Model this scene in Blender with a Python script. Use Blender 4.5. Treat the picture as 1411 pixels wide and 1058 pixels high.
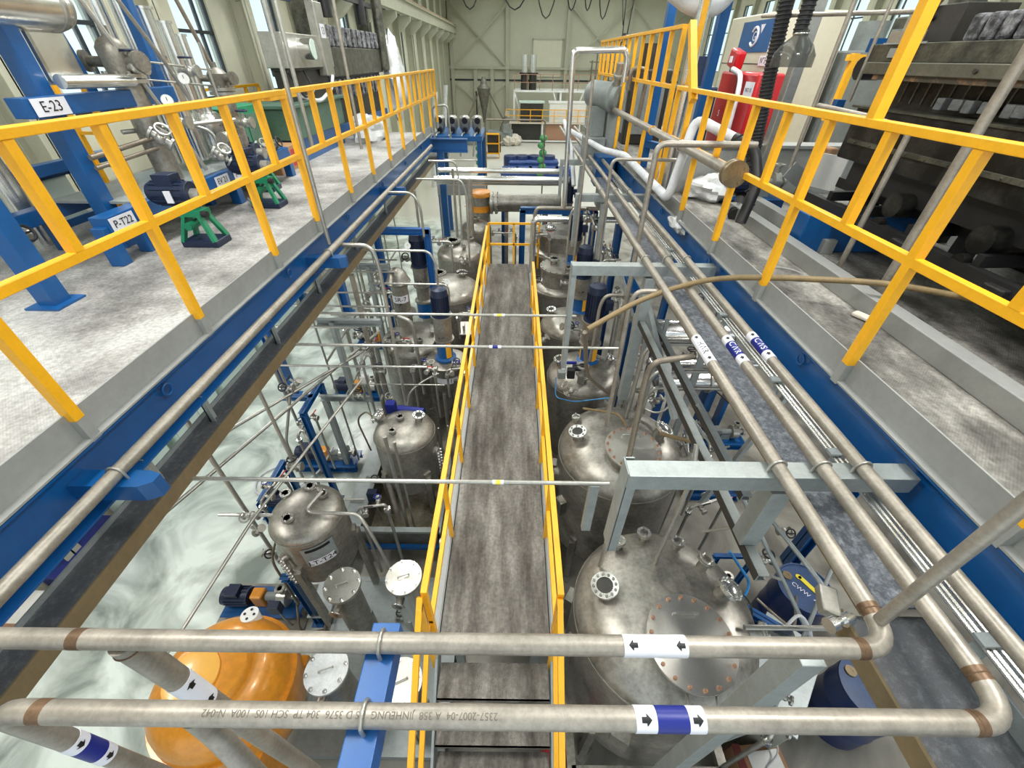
import bpy, math, random
from mathutils import Vector, Matrix, noise as mnoise
random.seed(7)
scn = bpy.context.scene
for _o in list(bpy.data.objects): bpy.data.objects.remove(_o)
COL = scn.collection
V = Vector
# ---------------------------------------------------------------- camera, world, lights, exposure
FPX, PITCH, ROLL, CZ = 567.0, math.radians(38.4), math.radians(0.7), 5.5
_f = V((0, math.cos(PITCH), -math.sin(PITCH)))
_r0 = V((1, 0, 0)); _u0 = _r0.cross(_f)
_r = _r0*math.cos(ROLL) + _u0*math.sin(ROLL)
_u = _u0*math.cos(ROLL) - _r0*math.sin(ROLL)
cam_d = bpy.data.cameras.new('camera'); cam_d.sensor_width = 36; cam_d.lens = 36*FPX/1411; cam_d.clip_start = 0.02; cam_d.clip_end = 300
cam = bpy.data.objects.new('camera', cam_d); COL.objects.link(cam)
cam.matrix_world = Matrix(((_r.x, _u.x, -_f.x, 0), (_r.y, _u.y, -_f.y, 0), (_r.z, _u.z, -_f.z, CZ), (0, 0, 0, 1)))
scn.camera = cam
scn.view_settings.view_transform = 'Standard'; scn.view_settings.look = 'None'
scn.view_settings.gamma = 1; scn.view_settings.use_curve_mapping = False
scn.view_settings.exposure = 0.0
wd = bpy.data.worlds.new('world'); scn.world = wd; wd.use_nodes = True
wd.node_tree.nodes['Background'].inputs[0].default_value = (0.86, 0.96, 1.0, 1)
wd.node_tree.nodes['Background'].inputs[1].default_value = 1.35
# measured image points -> real positions on a known level / plane
def ray(px, py): return _f + _r*((px-705.5)/FPX) - _u*((py-529)/FPX)
def pz(px, py, z): d = ray(px, py); return V((0, 0, CZ)) + d*((z-CZ)/d.z)
def pX(px, py, x): d = ray(px, py); return V((0, 0, CZ)) + d*(x/d.x)
def pY(px, py, y): d = ray(px, py); return V((0, 0, CZ)) + d*(y/d.y)
LAMPS = [(-2.6, 1.5), (2.6, 1.5), (-2.6, 7), (3.2, 7), (-2.0, 14), (5, 14), (0, 23), (9, 23), (0, 33), (9, 33)]
LAMP_Z, LAMP_W = 8.6, 165
def lamp_light(parent, x, y):
    l = bpy.data.lights.new('lamp_light', 'AREA'); l.shape = 'DISK'; l.size = 1.1; l.energy = LAMP_W; l.color = (1, 0.985, 0.95)
    o = bpy.data.objects.new('lamp_light', l); COL.objects.link(o); o.parent = parent; o.location = (0, 0, -0.32)
def area(parent, x, y, z, sx, sy, w, col=(1, .99, .96)):
    l = bpy.data.lights.new('tube_light', 'AREA'); l.shape = 'RECTANGLE'; l.size = sx; l.size_y = sy; l.energy = w; l.color = col
    o = bpy.data.objects.new('tube_light', l); COL.objects.link(o); o.parent = parent; o.location = V((x, y, z)) - V(parent.location)
BATTENS = [(-4.3, 1.5), (-4.3, 5), (-4.3, 8.5), (4.2, 1.5), (4.2, 5), (4.2, 8.5)]
BATTEN_W = 60
ROOF_GLOW = 4.4
# ---------------------------------------------------------------- materials
def lin(c):
    return tuple(((x/255)/12.92 if x/255 <= .04045 else ((x/255+.055)/1.055)**2.4) for x in c) + (1,)
def mat(name, col, rough=.5, metal=0., var=.0, vscale=3., col2=None, thr=None, bump=0., bscale=60., stretch=(1, 1, 1), aniso=0., rvar=0., emit=0., emitcol=None, coat=0., detail=6.):
    m = bpy.data.materials.new(name); m.use_nodes = True; nt = m.node_tree; N = nt.nodes; L = nt.links
    b = N['Principled BSDF']; b.inputs['Roughness'].default_value = rough; b.inputs['Metallic'].default_value = metal
    b.inputs['Base Color'].default_value = lin(col); m.diffuse_color = lin(col)
    if coat: b.inputs['Coat Weight'].default_value = coat; b.inputs['Coat Roughness'].default_value = .12
    tc = N.new('ShaderNodeTexCoord'); mp = N.new('ShaderNodeMapping'); mp.inputs['Scale'].default_value = stretch
    L.new(tc.outputs['Object'], mp.inputs['Vector'])
    if var or col2:
        n = N.new('ShaderNodeTexNoise'); n.inputs['Scale'].default_value = vscale; n.inputs['Detail'].default_value = detail; n.inputs['Roughness'].default_value = .62
        L.new(mp.outputs[0], n.inputs['Vector'])
        r = N.new('ShaderNodeValToRGB')
        lo, hi = thr or (.32, .68)
        r.color_ramp.elements[0].position = lo; r.color_ramp.elements[1].position = hi
        if col2: r.color_ramp.elements[0].color = lin(col); r.color_ramp.elements[1].color = lin(col2)
        else:
            c = lin(col); r.color_ramp.elements[0].color = tuple(x*(1-var) for x in c[:3])+(1,); r.color_ramp.elements[1].color = tuple(min(1, x*(1+var)) for x in c[:3])+(1,)
        L.new(n.outputs[0], r.inputs[0])
        ng = N.new('ShaderNodeTexNoise'); ng.inputs['Scale'].default_value = vscale*8; ng.inputs['Detail'].default_value = 5; ng.inputs['Roughness'].default_value = .7
        L.new(mp.outputs[0], ng.inputs['Vector'])
        rg = N.new('ShaderNodeValToRGB'); rg.color_ramp.elements[0].position = .34; rg.color_ramp.elements[1].position = .6
        k_ = max(.5, 1-(var*.75 if not col2 else .25)); rg.color_ramp.elements[0].color = (k_, k_, k_, 1); rg.color_ramp.elements[1].color = (1, 1, 1, 1)
        L.new(ng.outputs[0], rg.inputs[0])
        mg = N.new('ShaderNodeMix'); mg.data_type = 'RGBA'; mg.blend_type = 'MULTIPLY'; mg.inputs[0].default_value = 1
        L.new(r.outputs[0], mg.inputs[6]); L.new(rg.outputs[0], mg.inputs[7]); L.new(mg.outputs[2], b.inputs['Base Color'])
        if rvar:
            mr = N.new('ShaderNodeMapRange'); mr.inputs[3].default_value = max(.03, rough-rvar); mr.inputs[4].default_value = rough+rvar
            mr.inputs[1].default_value = .3; mr.inputs[2].default_value = .7
            L.new(n.outputs[0], mr.inputs[0]); L.new(mr.outputs[0], b.inputs['Roughness'])
    if bump:
        n2 = N.new('ShaderNodeTexNoise'); n2.inputs['Scale'].default_value = bscale; n2.inputs['Detail'].default_value = 3
        L.new(mp.outputs[0], n2.inputs['Vector'])
        bp = N.new('ShaderNodeBump'); bp.inputs['Strength'].default_value = bump; bp.inputs['Distance'].default_value = .01
        L.new(n2.outputs[0], bp.inputs['Height']); L.new(bp.outputs[0], b.inputs['Normal'])
    if aniso:
        tg = N.new('ShaderNodeTangent'); tg.direction_type = 'RADIAL'; tg.axis = 'Z'
        b.inputs['Anisotropic'].default_value = aniso; L.new(tg.outputs[0], b.inputs['Tangent']); b.inputs['Anisotropic Rotation'].default_value = .25
    if emit:
        b.inputs['Emission Color'].default_value = lin(emitcol or col); b.inputs['Emission Strength'].default_value = emit
    return m
M = {}
M['tank'] = mat('tank_steel', (158, 154, 145), .38, .72, .3, 3.2, bump=.15, bscale=9, rvar=.12)
M['tankdark'] = mat('dull_steel', (132, 128, 118), .5, .6, .3, 5)
M['pipe'] = mat('pickled_pipe_steel', (160, 153, 142), .42, .5, .2, 7, stretch=(1, 1, 1), rvar=.08)
M['pipedark'] = mat('brown_grey_pipe', (128, 118, 104), .45, .5, .2, 6)
M['tube'] = mat('small_tube_steel', (178, 176, 168), .32, .7, .15, 6)
M['chrome'] = mat('bright_cladding', (226, 226, 222), .22, .93, .06, 5, rvar=.05)
M['polish'] = mat('turned_steel', (228, 224, 214), .3, .85, .06, 7, aniso=.75)
M['galv'] = mat('galvanised_steel', (158, 165, 164), .45, .45, .1, 14)
M['galvbrown'] = mat('galvanised_steel_in_brown_tint', (132, 116, 88), .5, .4, .12, 4)
M['tray'] = mat('cable_tray_lid', (112, 116, 124), .36, .4, .0, 34, col2=(190, 194, 200), thr=(.45, .8), rvar=.1)
M['traydark'] = mat('dark_tray', (92, 94, 98), .4, .3, 0, 30, col2=(122, 124, 128), thr=(.5, .75))
M['yellow'] = mat('yellow_paint', (238, 172, 22), .42, 0, .06, 9, coat=.15)
M['orange'] = mat('orange_paint', (214, 140, 38), .33, .1, .16, 2.4, coat=.3)
M['blue'] = mat('blue_paint', (4, 78, 138), .38, 0, .1, 3, coat=.2)
M['bluelight'] = mat('bright_blue_paint', (8, 84, 152), .4, 0, .06, 3)
M['navy'] = mat('navy_motor_paint', (26, 38, 64), .4, .1, .15, 8)
M['green'] = mat('green_machine_paint', (22, 122, 84), .45, 0, .15, 6)
M['pgreen'] = mat('grey_green_paint', (74, 104, 88), .5, 0, .15, 4)
M['red'] = mat('red_paint', (178, 18, 26), .35, 0, .1, 4, coat=.2)
M['white'] = mat('white_enamel', (228, 228, 224), .5, 0, .04, 4)
M['offwhite'] = mat('white_pipe_lagging', (206, 208, 212), .55, 0, .1, 8)
M['label'] = mat('label_white', (222, 222, 230), .45)
M['ink'] = mat('black_ink', (18, 18, 20), .5)
M['faint'] = mat('faded_stencil_ink', (104, 97, 87), .5)
M['labelblue'] = mat('label_blue', (16, 32, 122), .4, 0, .05, 8)
M['labelyellow'] = mat('label_yellow', (232, 214, 60), .45)
M['black'] = mat('black_rubber', (26, 26, 27), .5, 0, .2, 9)
M['grime'] = mat('oily_black_machine_steel', (26, 26, 25), .4, .4, 0, 5, col2=(74, 72, 66), thr=(.42, .78), rvar=.1)
M['grimelight'] = mat('oily_grey_machine_steel', (62, 62, 55), .38, .4, 0, 6, col2=(112, 110, 96), thr=(.38, .72))
M['dust'] = mat('dusted_black_parts', (44, 44, 48), .6, 0, 0, 14, col2=(150, 150, 154), thr=(.42, .68))
M['cream'] = mat('cream_wall_panel', (198, 196, 174), .6, 0, .05, .7)
M['creamdark'] = mat('cream_steel_frame', (182, 181, 160), .55, 0, .06, 2)
M['creamlight'] = mat('pale_door_paint', (216, 212, 190), .5, 0, .03, 2)
M['ceil'] = mat('ceiling_panel', (190, 190, 172), .6, 0, .05, 1)
M['wframe'] = mat('dark_window_frame', (48, 54, 58), .4, .2)
M['rail_red'] = mat('weathered_red_crane_rail', (164, 118, 92), .6, 0, 0, 9, col2=(186, 184, 156), thr=(.4, .62))
M['bluedrum'] = mat('navy_drum_plastic', (30, 50, 96), .3, 0, .12, 3)
M['drumlid'] = mat('drum_lid_blue', (62, 82, 118), .35, 0, .15, 6)
M['toe'] = mat('grey_kick_plate', (150, 151, 148), .5, .15, .08, 3)
M['brownpipe'] = mat('tan_lagged_hose', (132, 112, 76), .55, 0, .18, 12)
M['cloth'] = mat('pale_sack_cloth', (206, 198, 184), .8, 0, .1, 8, bump=.5, bscale=12)
M['film'] = mat('crumpled_plastic_film', (206, 208, 208), .25, 0, .15, 8, bump=.9, bscale=9)
M['card'] = mat('cardboard', (168, 128, 92), .75, 0, .08, 4)
M['grey'] = mat('grey_machine_paint', (128, 134, 132), .5, 0, .12, 4)
M['panel'] = mat('pale_green_cabinet', (196, 214, 204), .45, 0, .03, 3)
M['skyblue'] = mat('sky_blue_plastic', (52, 140, 206), .3, 0, .2, 9)
M['bigbag'] = mat('blue_wrap', (44, 74, 140), .4, 0, .2, 5)
M['rust'] = mat('rusty_bolt', (176, 136, 110), .5, .4, .15, 20)
M['bronze'] = mat('tan_flange', (142, 126, 98), .4, .6, .2, 9)
M['lampface'] = mat('lamp_face', (255, 252, 244), .4, emit=9.)
M['dark'] = mat('dark_void_steel', (54, 52, 48), .5, .2, .2, 4)
M['water'] = mat('dirty_sump_liquid', (112, 104, 84), .12, 0, 0, 5, col2=(150, 144, 128), thr=(.4, .7))
M['plant'] = mat('green_valve_stack', (70, 140, 84), .5, 0, .3, 9)
def window_glass():
    m = bpy.data.materials.new('window_glass'); m.use_nodes = True; nt = m.node_tree; N = nt.nodes
    out = N['Material Output']; b = N['Principled BSDF']; b.inputs['Base Color'].default_value = (.9, .97, 1, 1); b.inputs['Roughness'].default_value = .03
    t = N.new('ShaderNodeBsdfTransparent'); t.inputs[0].default_value = (.9, .97, .98, 1)
    mx = N.new('ShaderNodeMixShader'); mx.inputs[0].default_value = .12
    nt.links.new(t.outputs[0], mx.inputs[1]); nt.links.new(b.outputs[0], mx.inputs[2]); nt.links.new(mx.outputs[0], out.inputs[0]); return m
M['glass'] = window_glass()
def clear_plastic():
    m = bpy.data.materials.new('smoky_clear_plastic'); m.use_nodes = True; nt = m.node_tree; N = nt.nodes
    out = N['Material Output']; b = N['Principled BSDF']; b.inputs['Base Color'].default_value = lin((90, 92, 90)); b.inputs['Roughness'].default_value = .12
    t = N.new('ShaderNodeBsdfTransparent'); t.inputs[0].default_value = (.7, .7, .68, 1)
    mx = N.new('ShaderNodeMixShader'); mx.inputs[0].default_value = .45
    nt.links.new(t.outputs[0], mx.inputs[1]); nt.links.new(b.outputs[0], mx.inputs[2]); nt.links.new(mx.outputs[0], out.inputs[0]); return m
M['clear'] = clear_plastic()
def checker(name, c1, c2, dirt, rough, metal, pitch=26., thr=(.4, .72), dscale=1.6, streak=None):
    """raised-tread plate: a diamond pattern as bump plus scuffs and dirt patches"""
    m = mat(name, c1, rough, metal); nt = m.node_tree; N = nt.nodes; L = nt.links; b = N['Principled BSDF']
    tc = N.new('ShaderNodeTexCoord')
    n = N.new('ShaderNodeTexNoise'); n.inputs['Scale'].default_value = dscale; n.inputs['Detail'].default_value = 9; n.inputs['Roughness'].default_value = .68
    mp = N.new('ShaderNodeMapping'); mp.inputs['Scale'].default_value = streak or (1, 1, 1)
    L.new(tc.outputs['Object'], mp.inputs[0]); L.new(mp.outputs[0], n.inputs[0])
    r = N.new('ShaderNodeValToRGB'); e = r.color_ramp.elements; e[0].position = thr[0]; e[1].position = thr[1]; e[0].color = lin(dirt); e[1].color = lin(c2)
    x = e.new((thr[0]+thr[1])/2); x.color = lin(c1)
    L.new(n.outputs[0], r.inputs[0])
    n3 = N.new('ShaderNodeTexNoise'); n3.inputs['Scale'].default_value = 38; n3.inputs['Detail'].default_value = 4; L.new(tc.outputs['Object'], n3.inputs[0])
    r3 = N.new('ShaderNodeValToRGB'); r3.color_ramp.elements[0].position = .35; r3.color_ramp.elements[0].color = (.58, .58, .57, 1); r3.color_ramp.elements[1].position = .65
    L.new(n3.outputs[0], r3.inputs[0])
    mx = N.new('ShaderNodeMix'); mx.data_type = 'RGBA'; mx.blend_type = 'MULTIPLY'; mx.inputs[0].default_value = .8
    L.new(r.outputs[0], mx.inputs[6]); L.new(r3.outputs[0], mx.inputs[7]); L.new(mx.outputs[2], b.inputs['Base Color'])
    # tread lugs
    w = []
    for a in (math.radians(45), math.radians(-45)):
        m2 = N.new('ShaderNodeMapping'); m2.inputs['Rotation'].default_value = (0, 0, a); L.new(tc.outputs['Object'], m2.inputs[0])
        wv = N.new('ShaderNodeTexWave'); wv.inputs['Scale'].default_value = pitch; wv.inputs['Distortion'].default_value = 0; L.new(m2.outputs[0], wv.inputs[0]); w.append(wv)
    mu = N.new('ShaderNodeMath'); mu.operation = 'MULTIPLY'; L.new(w[0].outputs[1], mu.inputs[0]); L.new(w[1].outputs[1], mu.inputs[1])
    bp = N.new('ShaderNodeBump'); bp.inputs['Strength'].default_value = .5; bp.inputs['Distance'].default_value = .004
    L.new(mu.outputs[0], bp.inputs['Height']); L.new(bp.outputs[0], b.inputs['Normal'])
    return m
M['deckL'] = checker('tread_plate_pale', (166, 163, 159), (202, 200, 196), (118, 116, 112), .5, .1, thr=(.38, .6), dscale=.9)
M['deckR'] = checker('tread_plate_worn', (128, 125, 119), (182, 179, 171), (70, 68, 63), .55, .1, thr=(.40, .63), dscale=1.3, streak=(1.6, .8, 1))
M['walk'] = checker('tread_plate_walked', (116, 111, 103), (152, 148, 140), (74, 68, 60), .55, .1, thr=(.36, .66), dscale=2.0, streak=(2.6, .5, 1))
def ground():
    m = mat('sealed_concrete_floor', (190, 205, 195), .25); nt = m.node_tree; N = nt.nodes; L = nt.links; b = N['Principled BSDF']
    g = N.new('ShaderNodeTexCoord')
    sep = N.new('ShaderNodeSeparateXYZ'); L.new(g.outputs['Object'], sep.inputs[0])
    n = N.new('ShaderNodeTexNoise'); n.inputs['Scale'].default_value = 1.1; n.inputs['Detail'].default_value = 7; n.inputs['Distortion'].default_value = 1.2; L.new(g.outputs['Object'], n.inputs[0])
    r = N.new('ShaderNodeValToRGB'); r.color_ramp.elements[0].position = .34; r.color_ramp.elements[1].position = .62
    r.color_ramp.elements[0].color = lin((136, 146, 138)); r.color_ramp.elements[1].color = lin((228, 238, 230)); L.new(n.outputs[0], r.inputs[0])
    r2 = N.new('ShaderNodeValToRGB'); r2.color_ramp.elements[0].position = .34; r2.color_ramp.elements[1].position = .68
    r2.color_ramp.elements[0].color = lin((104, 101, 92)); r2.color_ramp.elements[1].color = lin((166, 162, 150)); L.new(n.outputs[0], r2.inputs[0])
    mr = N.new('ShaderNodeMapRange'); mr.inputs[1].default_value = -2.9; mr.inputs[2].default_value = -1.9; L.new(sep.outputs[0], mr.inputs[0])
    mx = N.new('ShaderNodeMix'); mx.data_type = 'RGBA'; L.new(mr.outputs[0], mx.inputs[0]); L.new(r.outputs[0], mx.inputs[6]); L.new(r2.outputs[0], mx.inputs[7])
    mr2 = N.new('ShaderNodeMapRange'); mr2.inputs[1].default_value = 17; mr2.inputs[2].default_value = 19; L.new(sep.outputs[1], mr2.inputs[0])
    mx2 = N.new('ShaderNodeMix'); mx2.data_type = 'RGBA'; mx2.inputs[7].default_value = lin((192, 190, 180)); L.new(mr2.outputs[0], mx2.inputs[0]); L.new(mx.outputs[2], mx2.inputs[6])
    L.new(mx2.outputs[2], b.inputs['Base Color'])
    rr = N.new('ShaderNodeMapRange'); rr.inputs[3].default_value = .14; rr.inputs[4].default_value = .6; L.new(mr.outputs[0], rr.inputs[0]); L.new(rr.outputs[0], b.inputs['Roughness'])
    n2 = N.new('ShaderNodeTexNoise'); n2.inputs['Scale'].default_value = 9; n2.inputs['Detail'].default_value = 4; L.new(g.outputs['Object'], n2.inputs[0])
    bp = N.new('ShaderNodeBump'); bp.inputs['Strength'].default_value = .35; bp.inputs['Distance'].default_value = .02; L.new(n2.outputs[0], bp.inputs['Height']); L.new(bp.outputs[0], b.inputs['Normal'])
    return m
M['ground'] = ground()
# ---------------------------------------------------------------- mesh builder
Z = V((0, 0, 1))
def frame(d):
    d = V(d).normalized(); a = V((1, 0, 0)) if abs(d.x) < .9 else V((0, 1, 0))
    u = (a - d*a.dot(d)).normalized(); return u, d.cross(u), d
class MB:
    def __init__(s): s.v = []; s.f = []
    def add(s, vs, fs):
        k = len(s.v); s.v += [V(p) for p in vs]; s.f += [tuple(i+k for i in f) for f in fs]; return s
    def bx(s, x0, x1, y0, y1, z0, z1):
        return s.add([(x0, y0, z0), (x1, y0, z0), (x1, y1, z0), (x0, y1, z0), (x0, y0, z1), (x1, y0, z1), (x1, y1, z1), (x0, y1, z1)],
                     [(0, 3, 2, 1), (4, 5, 6, 7), (0, 1, 5, 4), (1, 2, 6, 5), (2, 3, 7, 6), (3, 0, 4, 7)])
    def box(s, c, sz, rz=0., R=None):
        R = R or Matrix.Rotation(rz, 3, 'Z'); c = V(c); h = V(sz)/2
        vs = [c + R @ V((i*h.x, j*h.y, k*h.z)) for k in (-1, 1) for i, j in ((-1, -1), (1, -1), (1, 1), (-1, 1))]
        return s.add(vs, [(0, 3, 2, 1), (4, 5, 6, 7), (0, 1, 5, 4), (1, 2, 6, 5), (2, 3, 7, 6), (3, 0, 4, 7)])
    def bar(s, a, b, w, h=None, up=None):
        a, b = V(a), V(b); h = h or w; d = (b-a).normalized()
        up = V(up) if up else (Z if abs(d.z) < .9 else V((0, 1, 0)))
        x = d.cross(up).normalized(); y = x.cross(d)
        vs = [p + x*(i*w/2) + y*(j*h/2) for p in (a, b) for i, j in ((-1, -1), (1, -1), (1, 1), (-1, 1))]
        return s.add(vs, [(0, 1, 2, 3), (7, 6, 5, 4), (0, 4, 5, 1), (1, 5, 6, 2), (2, 6, 7, 3), (3, 7, 4, 0)])
    def chan(s, a, b, w, h, t=.008, up=None, flip=1):
        """C-section: web of height h, flanges of width w towards +x*flip"""
        a, b = V(a), V(b); d = (b-a).normalized(); up = V(up) if up else (Z if abs(d.z) < .9 else V((0, 1, 0)))
        x = d.cross(up).normalized(); y = x.cross(d)
        s.bar(a, b, t, h, up); o = x*(flip*w/2)
        for k in (-1, 1): s.bar(a+o+y*(k*(h-t)/2), b+o+y*(k*(h-t)/2), w, t, up)
        return s
    def ibeam(s, a, b, w, h, t=.01, up=None):
        a, b = V(a), V(b); d = (b-a).normalized(); up = V(up) if up else (Z if abs(d.z) < .9 else V((0, 1, 0)))
        x = d.cross(up).normalized(); y = x.cross(d); s.bar(a, b, t, h, up)
        for k in (-1, 1): s.bar(a+y*(k*(h-t)/2), b+y*(k*(h-t)/2), w, t, up)
        return s
    def cyl(s, a, b, r, r2=None, n=16, cap=True):
        a, b = V(a), V(b); r2 = r if r2 is None else r2; u, w, d = frame(b-a); vs = []
        for p, q in ((a, r), (b, r2)):
            for i in range(n):
                t = 2*math.pi*i/n; vs.append(p + u*(math.cos(t)*q) + w*(math.sin(t)*q))
        fs = [(i, (i+1) % n, n+(i+1) % n, n+i) for i in range(n)]
        if cap: fs += [tuple(range(n-1, -1, -1)), tuple(range(n, 2*n))]
        return s.add(vs, fs)
    def ring(s, a, b, ro, ri, n=24):
        a, b = V(a), V(b); u, w, d = frame(b-a); vs = []
        for p, q in ((a, ro), (b, ro), (b, ri), (a, ri)):
            for i in range(n):
                t = 2*math.pi*i/n; vs.append(p + u*(math.cos(t)*q) + w*(math.sin(t)*q))
        fs = []
        for k in range(4):
            k2 = (k+1) % 4
            fs += [(k*n+i, k*n+(i+1) % n, k2*n+(i+1) % n, k2*n+i) for i in range(n)]
        return s.add(vs, fs)
    def lathe(s, c, prof, n=32, d=(0, 0, 1)):
        c = V(c); u, w, d = frame(d); vs = []; fs = []; rows = []
        for r, z in prof:
            if r < 1e-5: rows.append([len(vs)]); vs.append(c + d*z)
            else:
                rows.append(list(range(len(vs), len(vs)+n)))
                for i in range(n):
                    t = 2*math.pi*i/n; vs.append(c + d*z + u*(math.cos(t)*r) + w*(math.sin(t)*r))
        for A, B in zip(rows, rows[1:]):
            for i in range(n):
                j = (i+1) % n
                if len(A) == 1 and len(B) == 1: continue
                if len(A) == 1: fs.append((A[0], B[j], B[i])) if False else fs.append((A[0], B[i], B[j])[::-1])
                elif len(B) == 1: fs.append((A[i], A[j], B[0]))
                else: fs.append((A[i], A[j], B[j], B[i]))
        return s.add(vs, fs)
    def tube(s, pts, r, n=10, bend=0., seg=5, cap=True):
        P = [V(p) for p in pts]
        if bend and len(P) > 2:
            Q = [P[0]]
            for a, b, c in zip(P, P[1:], P[2:]):
                d1 = (a-b); d2 = (c-b); k = min(bend, d1.length*.49, d2.length*.49); d1.normalize(); d2.normalize()
                p1 = b+d1*k; p2 = b+d2*k
                for i in range(seg+1):
                    t = i/seg; Q.append(p1*(1-t)**2 + b*(2*t*(1-t)) + p2*t*t)
            Q.append(P[-1]); P = Q
        vs = []; fs = []; u = None
        for i, p in enumerate(P):
            d = (P[min(i+1, len(P)-1)] - P[max(i-1, 0)])
            if d.length < 1e-7: d = V((0, 0, 1))
            d.normalize()
            if u is None: u = frame(d)[0]
            u = (u - d*u.dot(d)).normalized(); w = d.cross(u)
            for k in range(n):
                t = 2*math.pi*k/n; vs.append(p + u*(math.cos(t)*r) + w*(math.sin(t)*r))
        for i in range(len(P)-1):
            for k in range(n): fs.append((i*n+k, i*n+(k+1) % n, (i+1)*n+(k+1) % n, (i+1)*n+k))
        if cap: fs += [tuple(range(n-1, -1, -1)), tuple(range((len(P)-1)*n, len(P)*n))]
        return s.add(vs, fs)
    def torus(s, c, R, r, d=(0, 0, 1), n=20, m=8, a0=0., a1=2*math.pi):
        c = V(c); u, w, d = frame(d); P = []
        full = abs(a1-a0-2*math.pi) < 1e-6
        for i in range(n+1):
            t = a0+(a1-a0)*i/n; P.append(c + u*(math.cos(t)*R) + w*(math.sin(t)*R))
        return s.tube(P, r, m, cap=not full)
    def bolts(s, c, d, R, k, r=.009, h=.012, a0=0.):
        c = V(c); u, w, d = frame(d)
        for i in range(k):
            t = a0 + 2*math.pi*i/k; p = c + u*(math.cos(t)*R) + w*(math.sin(t)*R); s.cyl(p, p+d*h, r, n=6)
        return s
    def prism(s, poly, d, z0=0., z1=.01, o=(0, 0, 0), u=(1, 0, 0), w=(0, 1, 0)):
        o, u, w, d = V(o), V(u), V(w), V(d); n = len(poly)
        vs = [o + u*a + w*b + d*z for z in (z0, z1) for a, b in poly]
        return s.add(vs, [tuple(range(n-1, -1, -1)), tuple(range(n, 2*n))] + [(i, (i+1) % n, n+(i+1) % n, n+i) for i in range(n)])
    def ball(s, c, r, n=14, sc=(1, 1, 1)):
        pr = [(math.sin(math.pi*i/8)*r, -math.cos(math.pi*i/8)*r) for i in range(9)]; pr[0] = (0, -r); pr[-1] = (0, r)
        k = len(s.v); s.lathe((0, 0, 0), pr, n); c = V(c)
        for i in range(k, len(s.v)): p = s.v[i]; s.v[i] = V((p.x*sc[0], p.y*sc[1], p.z*sc[2])) + c
        return s
    def crumple(s, c, r, sc=(1, 1, 1), seed=0, amp=.35, f=2.2):
        c = V(c); n, m = 28, 18; rows = []; vs = []; fs = []
        for j in range(m+1):
            ph = math.pi*j/m; row = []
            for i in range(n):
                th = 2*math.pi*i/n; d = V((math.sin(ph)*math.cos(th), math.sin(ph)*math.sin(th), math.cos(ph)))
                q = d*f + V((seed*3.1, seed*1.7, 0)); k = 1 + amp*(mnoise.noise(q) + .6*abs(mnoise.noise(q*2.3)) - .25*abs(mnoise.noise(q*5)))
                row.append(len(vs)); vs.append(c + V((d.x*sc[0], d.y*sc[1], d.z*sc[2]))*(r*k))
            rows.append(row)
        for a, b in zip(rows, rows[1:]):
            for i in range(n): fs.append((a[i], b[i], b[(i+1) % n], a[(i+1) % n]))
        return s.add(vs, fs)
    def obj(s, name, m, parent=None, bevel=0., smooth=True, base=None):
        me = bpy.data.meshes.new(name)
        if parent is not None: off = world_loc(parent)
        elif base is not None: off = V(base)
        else:
            lo = [min(p[i] for p in s.v) for i in range(3)]; hi = [max(p[i] for p in s.v) for i in range(3)]
            off = V(((lo[0]+hi[0])/2, (lo[1]+hi[1])/2, lo[2]))
        me.from_pydata([tuple(p-off) for p in s.v], [], s.f); me.update()
        if smooth:
            for p in me.polygons: p.use_smooth = True
            me.set_sharp_from_angle(angle=math.radians(38))
        me.materials.append(M[m] if isinstance(m, str) else m)
        o = bpy.data.objects.new(name, me); COL.objects.link(o)
        if parent is not None: o.parent = parent
        else: o.location = off
        if bevel:
            bv = o.modifiers.new('bevel', 'BEVEL'); bv.width = bevel; bv.segments = 2; bv.limit_method = 'ANGLE'; bv.angle_limit = math.radians(40)
        return o
def world_loc(o):
    l = V((0, 0, 0))
    while o is not None: l = l + V(o.location); o = o.parent
    return l
def tag(o, label, cat, group=None):
    o['label'] = label; o['category'] = cat
    if group: o['group'] = group
    return o
def thing(name, label, cat, loc, group=None):
    o = bpy.data.objects.new(name, None); o.empty_display_size = .1; COL.objects.link(o); o.location = V(loc); return tag(o, label, cat, group)
def struct(name, mb, m, parent=None, **k):
    o = mb.obj(name, m, parent, **k)
    if parent is None: o['kind'] = 'structure'
    return o
def relabel(o, t): o['label'] = t; return o
def txt(s, size, m, parent, mtx, name='lettering', ext=.0008, cyl=None, align='CENTER'):
    """lettering as a mesh; mtx maps its xy-plane; cyl=r wraps it round a cylinder whose axis is text-x"""
    cu = bpy.data.curves.new('lettering', 'FONT'); cu.body = s; cu.size = size; cu.extrude = ext; cu.align_x = align; cu.align_y = 'CENTER'; cu.resolution_u = 3
    t = bpy.data.objects.new('tmp', cu); COL.objects.link(t)
    me = bpy.data.meshes.new_from_object(t); bpy.data.objects.remove(t)
    off = world_loc(parent)
    for v in me.vertices:
        p = v.co.copy()
        if cyl: a = p.y/cyl; rr = cyl+p.z; p = V((p.x, math.sin(a)*rr, math.cos(a)*rr))
        v.co = mtx @ p - off
    me.materials.clear(); me.materials.append(M[m])
    o = bpy.data.objects.new(name, me); COL.objects.link(o); o.parent = parent; return o
def mtx(o, x, y):
    x = V(x).normalized(); y = V(y); y = (y - x*y.dot(x)).normalized(); z = x.cross(y)
    return Matrix(((x.x, y.x, z.x, o[0]), (x.y, y.y, z.y, o[1]), (x.z, y.z, z.z, o[2]), (0, 0, 0, 1)))
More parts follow.
